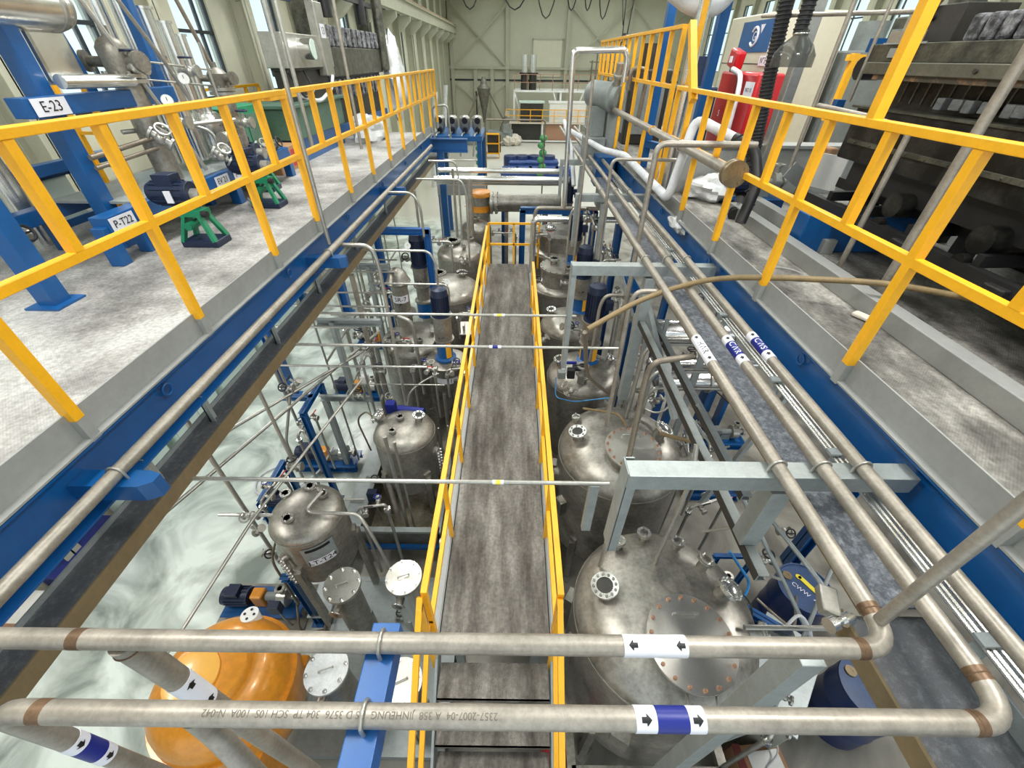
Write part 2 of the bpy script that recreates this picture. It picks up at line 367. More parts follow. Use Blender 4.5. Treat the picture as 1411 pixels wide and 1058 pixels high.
# ---------------------------------------------------------------- shared part builders
def ubolt(parent, c, d, r, name='u_bolt'):
    c = V(c); d = V(d).normalized(); x = d.cross(Z).normalized(); P = [c - x*(r+.006) - Z*(r+.03)]
    for i in range(9): t = math.pi*i/8; P.append(c - x*math.cos(t)*(r+.006) + Z*math.sin(t)*(r+.006))
    P.append(c + x*(r+.006) - Z*(r+.03)); return MB().tube(P, .006, 8).obj(name, 'tube', parent)
def sleeve(parent, a, b, r, segs, arrows=(), name='label_sleeve', up=None, text=None):
    """printed band round a pipe from a to b; segs=[(t0,t1,mat)], arrows=[(t,dirsign)]"""
    a, b = V(a), V(b); d = b-a; Ln = d.length; d.normalize()
    main = None
    for t0, t1, m in segs:
        o = MB().ring(a+d*(Ln*t0), a+d*(Ln*t1), r+.0015, r-.001, 28).obj(name if main is None else 'colour_band', m, parent if main is None else main)
        main = main or o
    up = V(up) if up else Z; up = (up - d*up.dot(d)).normalized(); w = d.cross(up)
    for t, sg in arrows:
        h = r*.42; mb = MB(); N_ = 12; c = a+d*(Ln*t); L2 = h*1.1
        for i in range(N_):
            v0 = -h+2*h*i/N_; v1 = -h+2*h*(i+1)/N_; vm = (v0+v1)/2
            def uu(v): return L2 - abs(v)*1.0
            lo = -L2 if abs(vm) < h*.42 else L2-h*1.15
            q = []
            for v, u_ in ((v0, lo), (v0, uu(v0)), (v1, uu(v1)), (v1, lo)):
                an = v/r; q.append(c + d*(sg*u_) + (up*math.cos(an) + w*math.sin(an))*(r+.003))
            mb.add(q, [(0, 1, 2, 3)])
        mb.obj('flow_arrow', 'ink', main, smooth=False)
    if text: txt(text[0], text[1], text[2], main, mtx(a+d*(Ln*.5), d*text[3], w*text[3]) if False else mtx(a+d*(Ln*.5), d*text[3], up.cross(d*text[3])), cyl=r+.003)
    return main
def flange(mb, c, d, r, t=.016, k=8, br=.008):
    c = V(c); d = V(d).normalized(); mb.cyl(c-d*t/2, c+d*t/2, r, n=24); mb.bolts(c+d*t/2, d, r*.78, k, br, .01); mb.bolts(c-d*t/2, -d, r*.78, k, br, .008); return mb
def pipe(name, label, cat, pts, r, m='pipe', bend=0., n=12, group=None):
    return tag(MB().tube(pts, r, n, bend).obj(name, m), label, cat, group)
# ================================================================ the hall
YF = 46.0; XL = -5.9; XR = 15.0; DK = 4.05
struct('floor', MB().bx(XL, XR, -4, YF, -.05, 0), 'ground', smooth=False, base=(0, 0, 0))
def side_wall(name, x, sgn, ys, ww, z0, z1):
    mb = MB(); t = .2*sgn; a, b = min(x, x+t), max(x, x+t)
    mb.bx(a, b, -4, YF, 0, z0); mb.bx(a, b, -4, YF, z1, 9.3)
    e = [-4] + [v for y in ys for v in (y-ww/2, y+ww/2)] + [YF]
    for p, q in zip(e[::2], e[1::2]): mb.bx(a, b, p, q, z0, z1)
    return struct(name, mb, 'cream', smooth=False, base=(x, 0, 0))
YW = [-1.6+2.9*i for i in range(16)]
side_wall('wall_left', XL, -1, YW, 1.15, 4.8, 8.3)
side_wall('wall_right', XR, 1, YW, 1.15, 4.8, 8.3)
wn = 0
for side, x in ((-1, XL), (1, XR)):
    for y in YW:
        if y < 2: continue
        wn += 1; w = MB(); xx = x+side*.08
        for yy in (y-.575, y+.535): w.bx(xx-.04, xx+.04, yy, yy+.04, 4.8, 8.3)
        for zz in (4.8, 5.8, 7.0, 8.26): w.bx(xx-.04, xx+.04, y-.575, y+.575, zz, zz+.05)
        w.bx(xx-.03, xx+.03, y+.2, y+.24, 4.8, 8.3)
        f = struct('window_%d' % wn, w, 'wframe', smooth=False)
        MB().bx(xx-.006, xx+.006, y-.57, y+.57, 4.81, 8.29).obj('window_pane', 'glass', f, smooth=False)
# end wall with gable
g = MB(); g.prism([(XL, 0), (XR, 0), (XR, 9.3), ((XL+XR)/2, 10.6), (XL, 9.3)], (0, 1, 0), 0, .2, o=(0, YF, 0), u=(1, 0, 0), w=(0, 0, 1))
struct('wall_far', g, 'cream', smooth=False, base=(0, YF, 0))
c = MB()
for s0, x0, x1 in ((1, XL-.2, (XL+XR)/2), (-1, XR+.2, (XL+XR)/2)):
    c.add([(x0, -4, 9.3), (x1, -4, 10.6), (x1, YF+.2, 10.6), (x0, YF+.2, 9.3), (x0, -4, 9.42), (x1, -4, 10.72), (x1, YF+.2, 10.72), (x0, YF+.2, 9.42)],
          [(0, 1, 2, 3), (7, 6, 5, 4), (0, 4, 5, 1), (1, 5, 6, 2), (2, 6, 7, 3), (3, 7, 4, 0)])
struct('ceiling', c, 'ceil', smooth=False, base=(0, 0, 9.3))
tn = 0
def trim(mb, m='creamdark'):
    global tn; tn += 1; return struct('trim_%d' % tn, mb, m, smooth=False)
for y in [Y+1.45 for Y in YW if Y+1.45 < YF]:                       # portal frames: column, haunch, rafter
    m_ = MB()
    for x, s0 in ((XL+.16, 1), (XR-.16, -1)):
        m_.ibeam((x, y, 0), (x, y, 9.2), .2, .3, .02, up=(1, 0, 0))
    m_.ibeam((XL+.2, y, 9.1), ((XL+XR)/2, y, 10.35), .18, .4, .02); m_.ibeam((XR-.2, y, 9.1), ((XL+XR)/2, y, 10.35), .18, .4, .02)
    trim(m_)
m_ = MB()                                                            # bracing and girts on the far wall
for x in (-5.6, -.75, 4.4, 9.6, 14.7): m_.bx(x-.14, x+.14, YF-.3, YF, 0, 9.6)
for z in (4.8,): m_.bx(XL, XR, YF-.34, YF-.1, z-.1, z+.08)
for x0, x1 in ((-5.6, -.75), (-.75, 4.4), (4.4, 9.6), (9.6, 14.7)):
    if x0 in (-5.6, 4.4, 9.6):
        m_.bar((x0, YF-.3, 4.8), (x1, YF-.3, 9.0), .1); m_.bar((x0, YF-.22, 9.0), (x1, YF-.22, 4.8), .1)
    if x0 == -5.6: m_.bar((x0, YF-.3, .2), (x1, YF-.3, 3.8), .1); m_.bar((x0, YF-.22, 3.8), (x1, YF-.22, .2), .1)
for x in (-3.6, -2.1): m_.bx(x-.15, x+.15, YF-.28, YF, 0, 4.7)
trim(m_)
trim(MB().bx(XL, XR, YF-.05, YF-.01, 3.85, 3.98), 'wframe')
d = struct('door_1', MB().bx(1.5, 3.95, YF-.1, YF-.01, 4.2, 6.7), 'creamlight', smooth=False)
MB().bx(1.4, 1.5, YF-.13, YF-.01, 4.2, 6.8).bx(3.95, 4.05, YF-.13, YF-.01, 4.2, 6.8).bx(1.4, 4.05, YF-.13, YF-.01, 6.7, 6.8).obj('door_frame', 'creamdark', d, smooth=False)
# crane runway along the left wall
cr = thing('crane_runway', 'long cream crane girder with a weathered red rail along the left wall', 'crane beam', (-5.2, 4, 7.0))
MB().ibeam((-5.15, 3, 7.25), (-5.15, YF-.3, 7.25), .3, .5, .03).obj('girder', 'creamdark', cr, smooth=False)
MB().bx(-5.24, -5.06, 3, YF-.3, 7.5, 7.62).obj('rail', 'rail_red', cr, smooth=False)
for y in [Y+1.45 for Y in YW if 8 < Y+1.45 < YF]:
    MB().prism([(-5.74, 7.0), (-5.02, 7.0), (-5.02, 6.8), (-5.45, 6.45), (-5.74, 6.35)], (0, 1, 0), -.06, .06, o=(0, y, 0), u=(1, 0, 0), w=(0, 0, 1)).obj('bracket', 'creamdark', cr, smooth=False)
fest = thing('festoon_cable', 'black crane cable hanging in loops from the roof in front of the far wall', 'cable', (2, 31, 9.3))
for i, x in enumerate((-1.2, .9, 2.6, 3.6, 4.4, -3.4)):
    w = (2.2, 1.5, .9, .7, .9, 1.6)[i]; P = [(x+w*(k/8), 31, 9.2 - (1.0+.35*(i % 3 == 1))*math.sin(math.pi*k/8)-.6*math.sin(math.pi*k/8)) for k in range(9)]
    MB().tube(P, .035, 6).obj('cable_loop', 'black', fest)
MB().bar((-3.6, 31, 9.22), (6, 31, 9.22), .08, .1).obj('track', 'wframe', fest)
hk = thing('chain_hoist', 'dark chain hoist hanging on steel ropes above the far scaffold', 'hoist', (6.1, 31, 7))
MB().bx(5.3, 7.1, 31.2, 32.0, 9.1, 9.7).obj('trolley', 'wframe', hk, bevel=.03)
r_ = MB(); r_.tube([(6.0, 31, 9.4), (6.1, 31, 6.6)], .03, 6); r_.tube([(6.6, 31, 9.4), (6.35, 31, 6.6)], .03, 6); r_.tube([(5.6, 31, 9.4), (6.05, 31, 7)], .025, 6); r_.obj('rope', 'black', hk)
MB().ball((6.22, 31, 6.5), .18).torus((6.22, 31, 6.15), .16, .04, (0, 1, 0), a0=0, a1=4.6).obj('hook', 'dark', hk)
for i, (x, y) in enumerate(LAMPS):
    zc = 9.3 + (1.3*(1-abs(x-4.55)/10.45)) - .05
    L_ = thing('high_bay_lamp', 'round high bay lamp under the roof, %s in the %s row' % ('leftmost' if i % 2 == 0 else 'rightmost', ('nearest second third fourth fifth'.split()[i//2])), 'lamp', (x, y, LAMP_Z), 'high bay lamps under the roof')
    MB().lathe((x, y, LAMP_Z-.28), [(.5, 0), (.52, .02), (.3, .22), (.1, .3), (0, .3)], 24).obj('reflector', 'grey', L_)
    MB().cyl((x, y, LAMP_Z-.29), (x, y, LAMP_Z-.27), .48, n=24).obj('lamp_glass', 'lampface', L_)
    MB().cyl((x, y, LAMP_Z), (x, y, zc), .02, n=6).obj('rod', 'grey', L_)
    lamp_light(L_, x, y)
M['added_roof_glow'] = mat('added_glow_strip', (236, 244, 246), .5, emit=ROOF_GLOW)
for x in (-2.6, .9, 4.55, 8.2, 11.7):
    wn += 1; zc = 9.3 + 1.3*(1-abs(x-4.55)/10.45) - .12
    struct('window_%d' % wn, MB().bx(x-.5, x+.5, -2, YF-2, zc-.02, zc), 'added_roof_glow', smooth=False)  # glowing strip added for soft top light and reflections, not a window
for i, (x, y) in enumerate(BATTENS):
    b_ = thing('batten_lamp', '%s tube lamp fixed under the %s mezzanine, hidden from above' % (('near', 'middle', 'far')[i % 3], 'left' if x < 0 else 'right'), 'lamp', (x, y, 3.8))
    MB().bx(x-.06, x+.06, y-.75, y+.75, 3.72, 3.8).obj('housing', 'white', b_, smooth=False); MB().cyl((x, y-.7, 3.70), (x, y+.7, 3.70), .02, n=8).obj('tube', 'lampface', b_)
    area(b_, x, y, 3.66, .3, 1.5, BATTEN_W)
# ================================================================ mezzanines
def mezz(label, s, x0, x1, y0, y1, deckmat):
    """s=-1 left, +1 right; x0 is the edge over the bay"""
    r = thing('mezzanine', label, 'platform', (x0, y0, 0))
    a, b = min(x0, x1), max(x0, x1)
    MB().bx(a, b, y0, y1, DK-.012, DK).obj('deck_plate', deckmat, r, smooth=False)
    j = MB()
    for k in range(int((y1-y0)/1.0)+1): j.ibeam((x0+s*.1, y0+.05+k*1.0, DK-.1), (x1, y0+.05+k*1.0, DK-.1), .1, .17, .008)
    j.obj('joists', 'blue', r, smooth=False)
    MB().bx(*sorted((x0-s*.01, x0+s*.0)), y0, y1, DK-.02, DK+.14).bx(*sorted((x0-s*.055, x0)), y0, y1, DK-.02, DK-.01).obj('kick_plate', 'toe', r, smooth=False)
    MB().ibeam((x0+s*.03, y0, DK-.19), (x0+s*.03, y1, DK-.19), .15, .32, .012).obj('edge_beam', 'blue', r, smooth=False)
    y = y0+1.5 if s < 0 else y0+1.9
    while y < y1:
        MB().torus((x0-s*.0, y, DK-.13), .035, .008, (1, 0, 0), 12, 6).obj('lifting_eye', 'blue', r); y += 1.7
    return r
mz = mezz('left mezzanine with a pale scuffed tread plate deck and blue edge beam', -1, -2.07, XL+.02, -3, 11.7, 'deckL')
for y in (6.45, 10.0):
    MB().ibeam((-4.5, y, 0), (-4.5, y, DK-.2), .18, .18, .012, up=(1, 0, 0)).bx(-4.65, -4.35, y-.15, y+.15, 0, .015).obj('column', 'bluelight', mz, smooth=False)
    MB().ibeam((-5.6, y, 0), (-5.6, y, DK-.2), .16, .16, .012, up=(1, 0, 0)).obj('column', 'blue', mz, smooth=False)
mr = mezz('right mezzanine with a dirty worn tread plate deck and blue edge beam', 1, 1.95, 14.6, -3, 13.5, 'deckR')
for y in (-1., 3.0, 6.4, 9.6, 13.0):
    MB().ibeam((3.9, y, 0), (3.9, y, DK-.2), .16, .16, .012, up=(1, 0, 0)).obj('column', 'blue', mr, smooth=False)
    MB().ibeam((6.5, y, 0), (6.5, y, DK-.2), .16, .16, .012, up=(1, 0, 0)).obj('column', 'blue', mr, smooth=False)
ROY = .05
def guard(label, x, ys, top, mid, zb, s, r=.025, inter=True, midpost=True):
    """yellow square tube guard rail along y with grey welded feet"""
    y0, y1 = ys[0], ys[-1]
    g = thing('guard_rail', label, 'railing', (x, y0, zb))
    MB().bx(x-.032, x+.032, y0, y1, top-.04, top).obj('top_rail', 'yellow', g, bevel=.004, smooth=False)
    MB().bx(x-.022, x+.022, y0, y1, mid-.023, mid+.023).obj('mid_rail', 'yellow', g, bevel=.004, smooth=False)
    for a, b in zip(ys, ys[1:]+[None]):
        if a >= 0 or True:
            MB().bx(x-r, x+r, a-r, a+r, zb+.1, top-.04).obj('post', 'yellow', g, bevel=.003, smooth=False)
            MB().bx(x-r-.001, x+r+.001, a-r-.001, a+r+.001, zb-.03, zb+.1).obj('post_foot', 'toe', g, smooth=False)
        if b is not None and inter:
            c_ = (a+b)/2; MB().bx(x-r, x+r, c_-r, c_+r, mid+.02, top-.04).obj('baluster', 'yellow', g, bevel=.003, smooth=False)
    return g
guard('yellow square tube railing on the near part of the left mezzanine', -2.05+.0, [-.7, .38, 1.40, 2.36, 3.45, 4.40], 5.265, 4.75, DK, -1)
g2 = guard('yellow square tube railing on the far part of the left mezzanine', -2.05, [4.5+1.04*i for i in range(9)], 5.265, 4.75, DK, -1)
MB().bx(-2.09, -2.02, 4.1, 4.62, 5.2, 5.23).obj('splice_bar', 'yellow', g2, smooth=False)
g3 = guard('yellow square tube railing on the near part of the right mezzanine', 1.92, [-1.2, -.1, .9, 1.93, 2.97, 3.95, 4.95, 5.95], 5.265, 4.75, DK, 1)
MB().bar((1.92, 2.62, 5.25), (1.92, 2.62, 7.2), .06).obj('tall_post', 'yellow', g3, bevel=.003, smooth=False)
MB().bar((1.92, 4.7, 5.05), (1.92, 5.6, 4.1), .05).obj('brace', 'yellow', g3, smooth=False) if False else None
g4 = guard('tall yellow railing on the raised far part of the right mezzanine', 1.92, [6.2+.95*i for i in range(7)], 5.82, 5.24, DK, 1)
MB().bar((1.92, 5.98, 5.82), (1.92, 5.4, 5.15), .07).obj('brace', 'yellow', g4, smooth=False)
# ================================================================ walkway between the tank rows
wk = thing('walkway', 'narrow raised walkway of worn tread plate running down the middle between the tanks', 'walkway', (-.12, 1.3, 0))
MB().bx(-.56, .33, 1.28, 9.1, 1.788, 1.8).obj('deck_plate', 'walk', wk, smooth=False)
for x, f in ((-.575, -1), (.345, 1)):
    MB().chan((x, 1.28, 1.74), (x, 9.1, 1.74), .06, .15, .01, flip=f).obj('side_channel', 'toe', wk, smooth=False)
for y in (1.6, 4.0, 6.4, 8.8):
    for x in (-.5, .27): MB().bar((x, y, 0), (x, y, 1.75), .08).obj('leg', 'galv', wk, smooth=False)
    MB().bar((-.5, y, 1.7), (.27, y, 1.7), .07).obj('cross_member', 'galv', wk, smooth=False)
st = thing('stair', 'open steel stair dropping from the near end of the walkway', 'stair', (-.12, 0, 0))
for i in range(7):
    y = 1.22-.24*i; z = 1.62-.2*i
    MB().bx(-.55, .32, y-.25, y, z-.012, z).bx(-.55, .32, y-.25, y-.24, z-.05, z).obj('tread', 'walk', st, smooth=False)
for x in (-.575, .345): MB().bar((x, 1.32, 1.72), (x, -.6, .12), .02, .18).obj('stringer', 'galv', st, smooth=False)
def wrail(label, x, s):
    g = thing('walkway_rail', label, 'railing', (x, 1.3, 1.8))
    MB().bx(x-.022, x+.022, 1.28, 8.95 if s < 0 else 7.0, 2.66, 2.70).obj('top_rail', 'yellow', g, bevel=.003, smooth=False)
    MB().bx(x-.018, x+.018, 1.28, 8.95 if s < 0 else 7.0, 2.22, 2.26).obj('mid_rail', 'yellow', g, bevel=.003, smooth=False)
    y = 1.3
    while y < (9 if s < 0 else 7.1):
        MB().bx(x-.020, x+.020, y-.020, y+.020, 1.7, 2.662).obj('post', 'yellow', g, bevel=.003, smooth=False); y += .95
    return g
wrail('left yellow railing of the middle walkway', -.575, -1); wrail('right yellow railing of the middle walkway', .345, 1)
for x, t in ((-.6, 'left sloping yellow handrail of the near stair'), (.34, 'right sloping yellow handrail of the near stair')):
    g = thing('stair_rail', t, 'railing', (x, 0, 0))
    MB().bar((x, 1.27, 2.66), (x, .3, 1.86), .04).bar((x, .3, 1.86), (x, -.5, 1.2), .04).obj('top_rail', 'yellow', g, bevel=.003, smooth=False)
    MB().bar((x, 1.27, 2.2), (x, -.5, .74), .035).obj('mid_rail', 'yellow', g, bevel=.003, smooth=False)
    for y in (1.22, .45, -.3): MB().bar((x, y, .82*y+.55), (x, y, .82*y+1.63), .04).obj('post', 'yellow', g, smooth=False)
fr = thing('end_rail', 'yellow railing across the far end of the walkway', 'railing', (.1, 9.1, 1.8))
for z in (2.7, 2.25): MB().bar((-.55, 9.1, z), (.55, 9.1, z), .04).obj('rail', 'yellow', fr, smooth=False)
for x in (-.55, 0, .55): MB().bar((x, 9.1, 1.7), (x, 9.1, 2.7), .04).obj('post', 'yellow', fr, smooth=False)
# ================================================================ foreground pipework
M['heat'] = mat('heat_tinted_weld', (112, 88, 66), .45, .4, .25, 14)
PZ = 4.0; R4 = .0315
def bigpipe(label, pts, bend=.11, m='pipe', r=R4, group=None, name='large_pipe'): return tag(MB().tube(pts, r, 24, bend, 8).obj(name, m), label, 'pipe', group)
cA = .525; cB = .335
p1 = bigpipe('thick grey pipe crossing the picture upper of the two, turning away at its right end', [(-2.6, cA, PZ), (1.26, cA, PZ), (1.26, 13.5, PZ)], name='long_pipe')
p2 = bigpipe('thick grey stencilled pipe crossing the picture lowest, elbow at each end', [(-1.50, cB, 1.3), (-1.50, cB, PZ), (1.47, cB, PZ), (1.47, 13.5, PZ)], name='long_pipe')
p3 = bigpipe('thick grey pipe nearest the right blue beam, running away into the hall', [(1.66, -1.2, PZ), (1.66, 13.5, PZ)], r=.031, name='long_pipe')
p4 = bigpipe('thick spotted grey pipe running beside the left blue beam', [(-1.87, -1.2, 3.94), (-1.87, 10.5, 3.94)], r=.0325, name='long_pipe')
p5 = tag(MB().tube([(-1.27, cA, PZ-.02), (-1.27, cA, 1.5)], .042, 24).obj('drop_pipe', 'pipe'), 'thick dropping pipe with a white arrow band above the orange vessel', 'pipe')
p6 = tag(MB().tube([(-.92, cB, PZ-.02), (-.92, cB-.01, 3.82), (-.80, cB-.10, 3.62), (-.80, cB-.10, 1.6)], .032, 20, .1).obj('drop_pipe', 'pipe'), 'crooked branch pipe falling from the lowest crossing pipe over the orange vessel', 'pipe')
for p, x, y in ((p1, 1.26, cA), (p2, 1.47, cB)):
    MB().torus((x-.12, y, PZ), R4-.001, .003, (1, 0, 0), 20, 6).ring((x-.135, y, PZ), (x-.1, y, PZ), R4+.0006, R4-.002).obj('weld_seam', 'heat', p)
    MB().torus((x, y+.12, PZ), R4-.001, .003, (0, 1, 0), 20, 6).ring((x, y+.1, PZ), (x, y+.14, PZ), R4+.0006, R4-.002).obj('weld_seam', 'heat', p)
MB().torus((-1.27, cA, PZ-.055), .042, .004, (0, 0, 1), 20, 6).obj('weld_seam', 'heat', p5)
MB().ring((-1.42, cA, PZ), (-1.38, cA, PZ), R4+.0006, R4-.002).obj('weld_seam', 'heat', p1)
MB().ring((-1.37, cB, PZ), (-1.33, cB, PZ), R4+.0006, R4-.002).obj('weld_seam', 'heat', p2)
up_ = (0, -.28, .96)
sleeve(p1, (.37, cA, PZ), (.575, cA, PZ), R4, [(0, 1, 'label')], [(.14, -1), (.88, -1)], up=up_)
sleeve(p2, (.365, cB, PZ), (.565, cB, PZ), R4, [(0, .3, 'label'), (.3, .76, 'labelblue'), (.76, 1, 'label')], [(.15, 1), (.88, 1)], up=up_)
sleeve(p5, (-1.27, cA, 3.62), (-1.27, cA, 3.38), .042, [(0, 1, 'label')], [(.15, -1), (.85, -1)], up=(1, -.2, 0))
sleeve(p2, (-1.50, cB, 3.66), (-1.50, cB, 3.44), R4, [(0, .25, 'label'), (.25, .75, 'labelblue'), (.75, 1, 'label')], [(.12, 1), (.88, 1)], up=(1, -.2, 0))
txt('2357-2007-04  A 358  JINHEUNG  KS D 3576  304 TP  SCH 10S  100A  N-042', .026, 'faint', p2, mtx((-.45, cB, PZ), (-1, 0, 0), V((0, -.15, .98)).cross(V((-1, 0, 0)))), cyl=R4+.0008, ext=.0003)
sy = [1.93, 2.93]
def side_label(p, x, y0, y1, segs, arr, t): sleeve(p, (x, y0, PZ), (x, y1, PZ), R4, segs, arr, up=(-.45, -.1, .9), text=t)
side_label(p1, 1.26, 2.12, 2.42, [(0, 1, 'label')], [(.1, 1), (.9, 1)], ('HWR', .055, 'ink', -1))
side_label(p2, 1.47, 2.12, 2.42, [(0, .24, 'label'), (.24, .76, 'labelblue'), (.76, 1, 'label')], [(.12, 1), (.88, 1)], ('CWR', .055, 'label', -1))
side_label(p3, 1.66, 2.17, 2.47, [(0, .24, 'label'), (.24, .76, 'labelblue'), (.76, 1, 'label')], [(.12, 1), (.88, 1)], ('CWS', .055, 'label', -1))
for y in (1.29, 3.84, 6.4, 9.0):
    for p, x in ((p1, 1.26), (p2, 1.47), (p3, 1.66)): ubolt(p, (x, y, PZ), (0, 1, 0), R4)
ubolt(p1, (-.415, cA, PZ), (1, 0, 0), R4); ubolt(p2, (-.415, cB, PZ), (1, 0, 0), R4)
# blue bracket beam that carries the crossing pipes
tag(MB().bx(-.47, -.375, -.9, .60, 3.865, 3.965).obj('bracket_beam', 'bluelight', bevel=.004, smooth=False), 'bright blue box beam pointing forward under the two crossing pipes', 'beam')
for i, (y, t) in enumerate(((1.25, 'blue bracket on the left beam under the near u-bolt'), (4.06, 'blue bracket on the left beam beside the tall blue frame'), (6.9, 'blue bracket on the left beam far along the spotted pipe'))):
    b = tag(MB().add([(-2.1, y-.05, 3.905), (-1.76, y-.05, 3.905), (-1.7, y-.02, 3.905), (-1.7, y+.03, 3.905), (-1.76, y+.05, 3.905), (-2.1, y+.05, 3.905), (-2.1, y-.05, 3.80), (-1.76, y-.05, 3.80), (-1.7, y-.02, 3.8), (-1.7, y+.03, 3.8), (-1.76, y+.05, 3.8), (-2.1, y+.05, 3.8)],
        [(0, 1, 2, 3, 4, 5), (11, 10, 9, 8, 7, 6), (0, 6, 7, 1), (1, 7, 8, 2), (2, 8, 9, 3), (3, 9, 10, 4), (4, 10, 11, 5)]).obj('pipe_bracket', 'blue', smooth=False), t, 'bracket')
    ubolt(p4, (-1.87, y, 3.94), (0, 1, 0), .0325)
# galvanised cross beams on the right with dropped ends
for i, (y, t) in enumerate(((1.30, 'near galvanised cross beam with a dropped left end over the second tank'), (3.80, 'second galvanised cross beam with a long dropped left leg beside the motor'), (6.4, 'third galvanised cross beam under the three pipes'), (9.0, 'fourth galvanised cross beam far along the three pipes'))):
    x0 = .56 if i < 2 else .9
    r = thing('cross_beam', t, 'beam', (1.2, y, 3.8))
    MB().bx(x0, 1.93, y-.05, y+.05, 3.865, 3.965).obj('beam', 'galv', r, bevel=.003, smooth=False)
    zb = (3.28, 2.75, 3.2, 3.3)[i]
    MB().chan((x0, y+.02, 3.96), (x0-.0, y+.02, zb), .05, .11, .008, up=(0, 1, 0)).obj('dropped_leg', 'galv', r, smooth=False)
    MB().bx(1.28, 1.38, y-.05, y+.05, (3.38, 2.3, 2.3, 2.5)[i], 3.84).obj('post', 'galv', r, bevel=.003, smooth=False)
# left tray
lt = thing('cable_tray', 'dark cable tray with an upturned brown-grey side running along the left', 'tray', (-2.16, 1, 3.5))
MB().bx(-2.17, -2.01, -1.5, 12.5, 3.48, 3.49).obj('tray_floor', 'traydark', lt, smooth=False)
MB().bx(-2.01, -2.0, -1.5, 12.5, 3.41, 3.50).bx(-2.03, -2.0, -1.5, 12.5, 3.40, 3.41).obj('side_rail', 'galvbrown', lt, smooth=False)
MB().bx(-2.18, -2.17, -1.5, 12.5, 3.43, 3.52).obj('side_rail', 'galv', lt, smooth=False)
for y in (1.55, 2.1, 3.1, 4.1, 5.4, 7.0): MB().bx(-2.10, -2.09, y-.03, y+.03, 3.49, 3.72).bx(-2.10, -2.06, y-.03, y-.024, 3.49, 3.72).obj('hanger', 'galv', lt, smooth=False)
# right tray
rt = thing('cable_tray', 'wide galvanised covered cable tray between the three thick pipes on the right', 'tray', (1.6, 1, 3.7))
MB().bx(1.52, 1.79, .78, 12.5, 3.70, 3.715).obj('tray_lid', 'tray', rt, smooth=False)
MB().bx(1.40, 1.79, -1.2, .78, 3.62, 3.63).obj('tray_floor', 'traydark', rt, smooth=False)
MB().bx(1.385, 1.40, -1.2, .78, 3.60, 3.70).bx(1.505, 1.52, .78, 12.5, 3.64, 3.71).obj('side_rail', 'galvbrown', rt, smooth=False); MB().bx(1.79, 1.80, -1.2, 12.5, 3.62, 3.72).obj('side_rail', 'galv', rt, smooth=False)
for i, (x, w) in enumerate(((1.765, .007), (1.79, .009), (1.82, .008), (1.85, .009))):
    q = tag(MB().tube([(x, -1, 3.80), (x, 12, 3.80)], w*1.3, 8).obj('bright_tube', 'chrome'), ['innermost bright tube in the bundle beside the right tray', 'second bright tube in the bundle beside the right tray', 'third bright tube in the bundle beside the right tray', 'outermost bright tube in the bundle beside the right blue beam'][i], 'tube', 'bright tubes beside the right tray')
for i, y in enumerate((.62, 1.55, 2.2, 3.1, 4.6)):
    tag(MB().bx(1.74, 1.88, y-.025, y+.025, 3.815, 3.83).bx(1.80, 1.815, y-.025, y+.025, 3.66, 3.82).obj('clamp_strap', 'galv', smooth=False), 'small galvanised strap over the bright tubes, number %s from the viewer' % ('one two three four five'.split()[i]), 'clamp', 'straps over the bright tubes')
# thin pipes crossing over the walkway
def crosspipe(label, y, x0, x1, z, col, xl=-.16, r=.0135):
    q = tag(MB().tube([(x0, y, z), (x1, y, z)], r, 10).obj('thin_pipe', 'tube'), label, 'pipe')
    w = .07*(1 if y < 2 else 1.6)
    sleeve(q, (xl-w/2, y, z), (xl+w/2, y, z), r, [(0, .28, 'label'), (.28, .72, col), (.72, 1, 'label')]); return q
q = crosspipe('thin pipe with a yellow and white band crossing nearest over the walkway', 1.65, -2.03, .62, 3.4, 'labelyellow', -.08)
MB().bx(.5, .56, 1.63, 1.67, 2.9, 3.39).obj('drop_plate', 'galv', q, smooth=False)
crosspipe('thin pipe with a blue and white band crossing over the walkway', 3.2, -2.03, .98, 3.4, 'labelblue', -.16)
crosspipe('thin pipe with a yellow and white band crossing farthest over the walkway', 3.8, -2.0, .66, 3.4, 'labelyellow', -.14)
tag(MB().tube([(1.245, .60, PZ+.03), (1.245, .62, 5.3)], .019, 12).obj('riser_pipe', 'pipe'), 'slim pipe rising from the elbow of the upper crossing pipe at lower right', 'pipe')
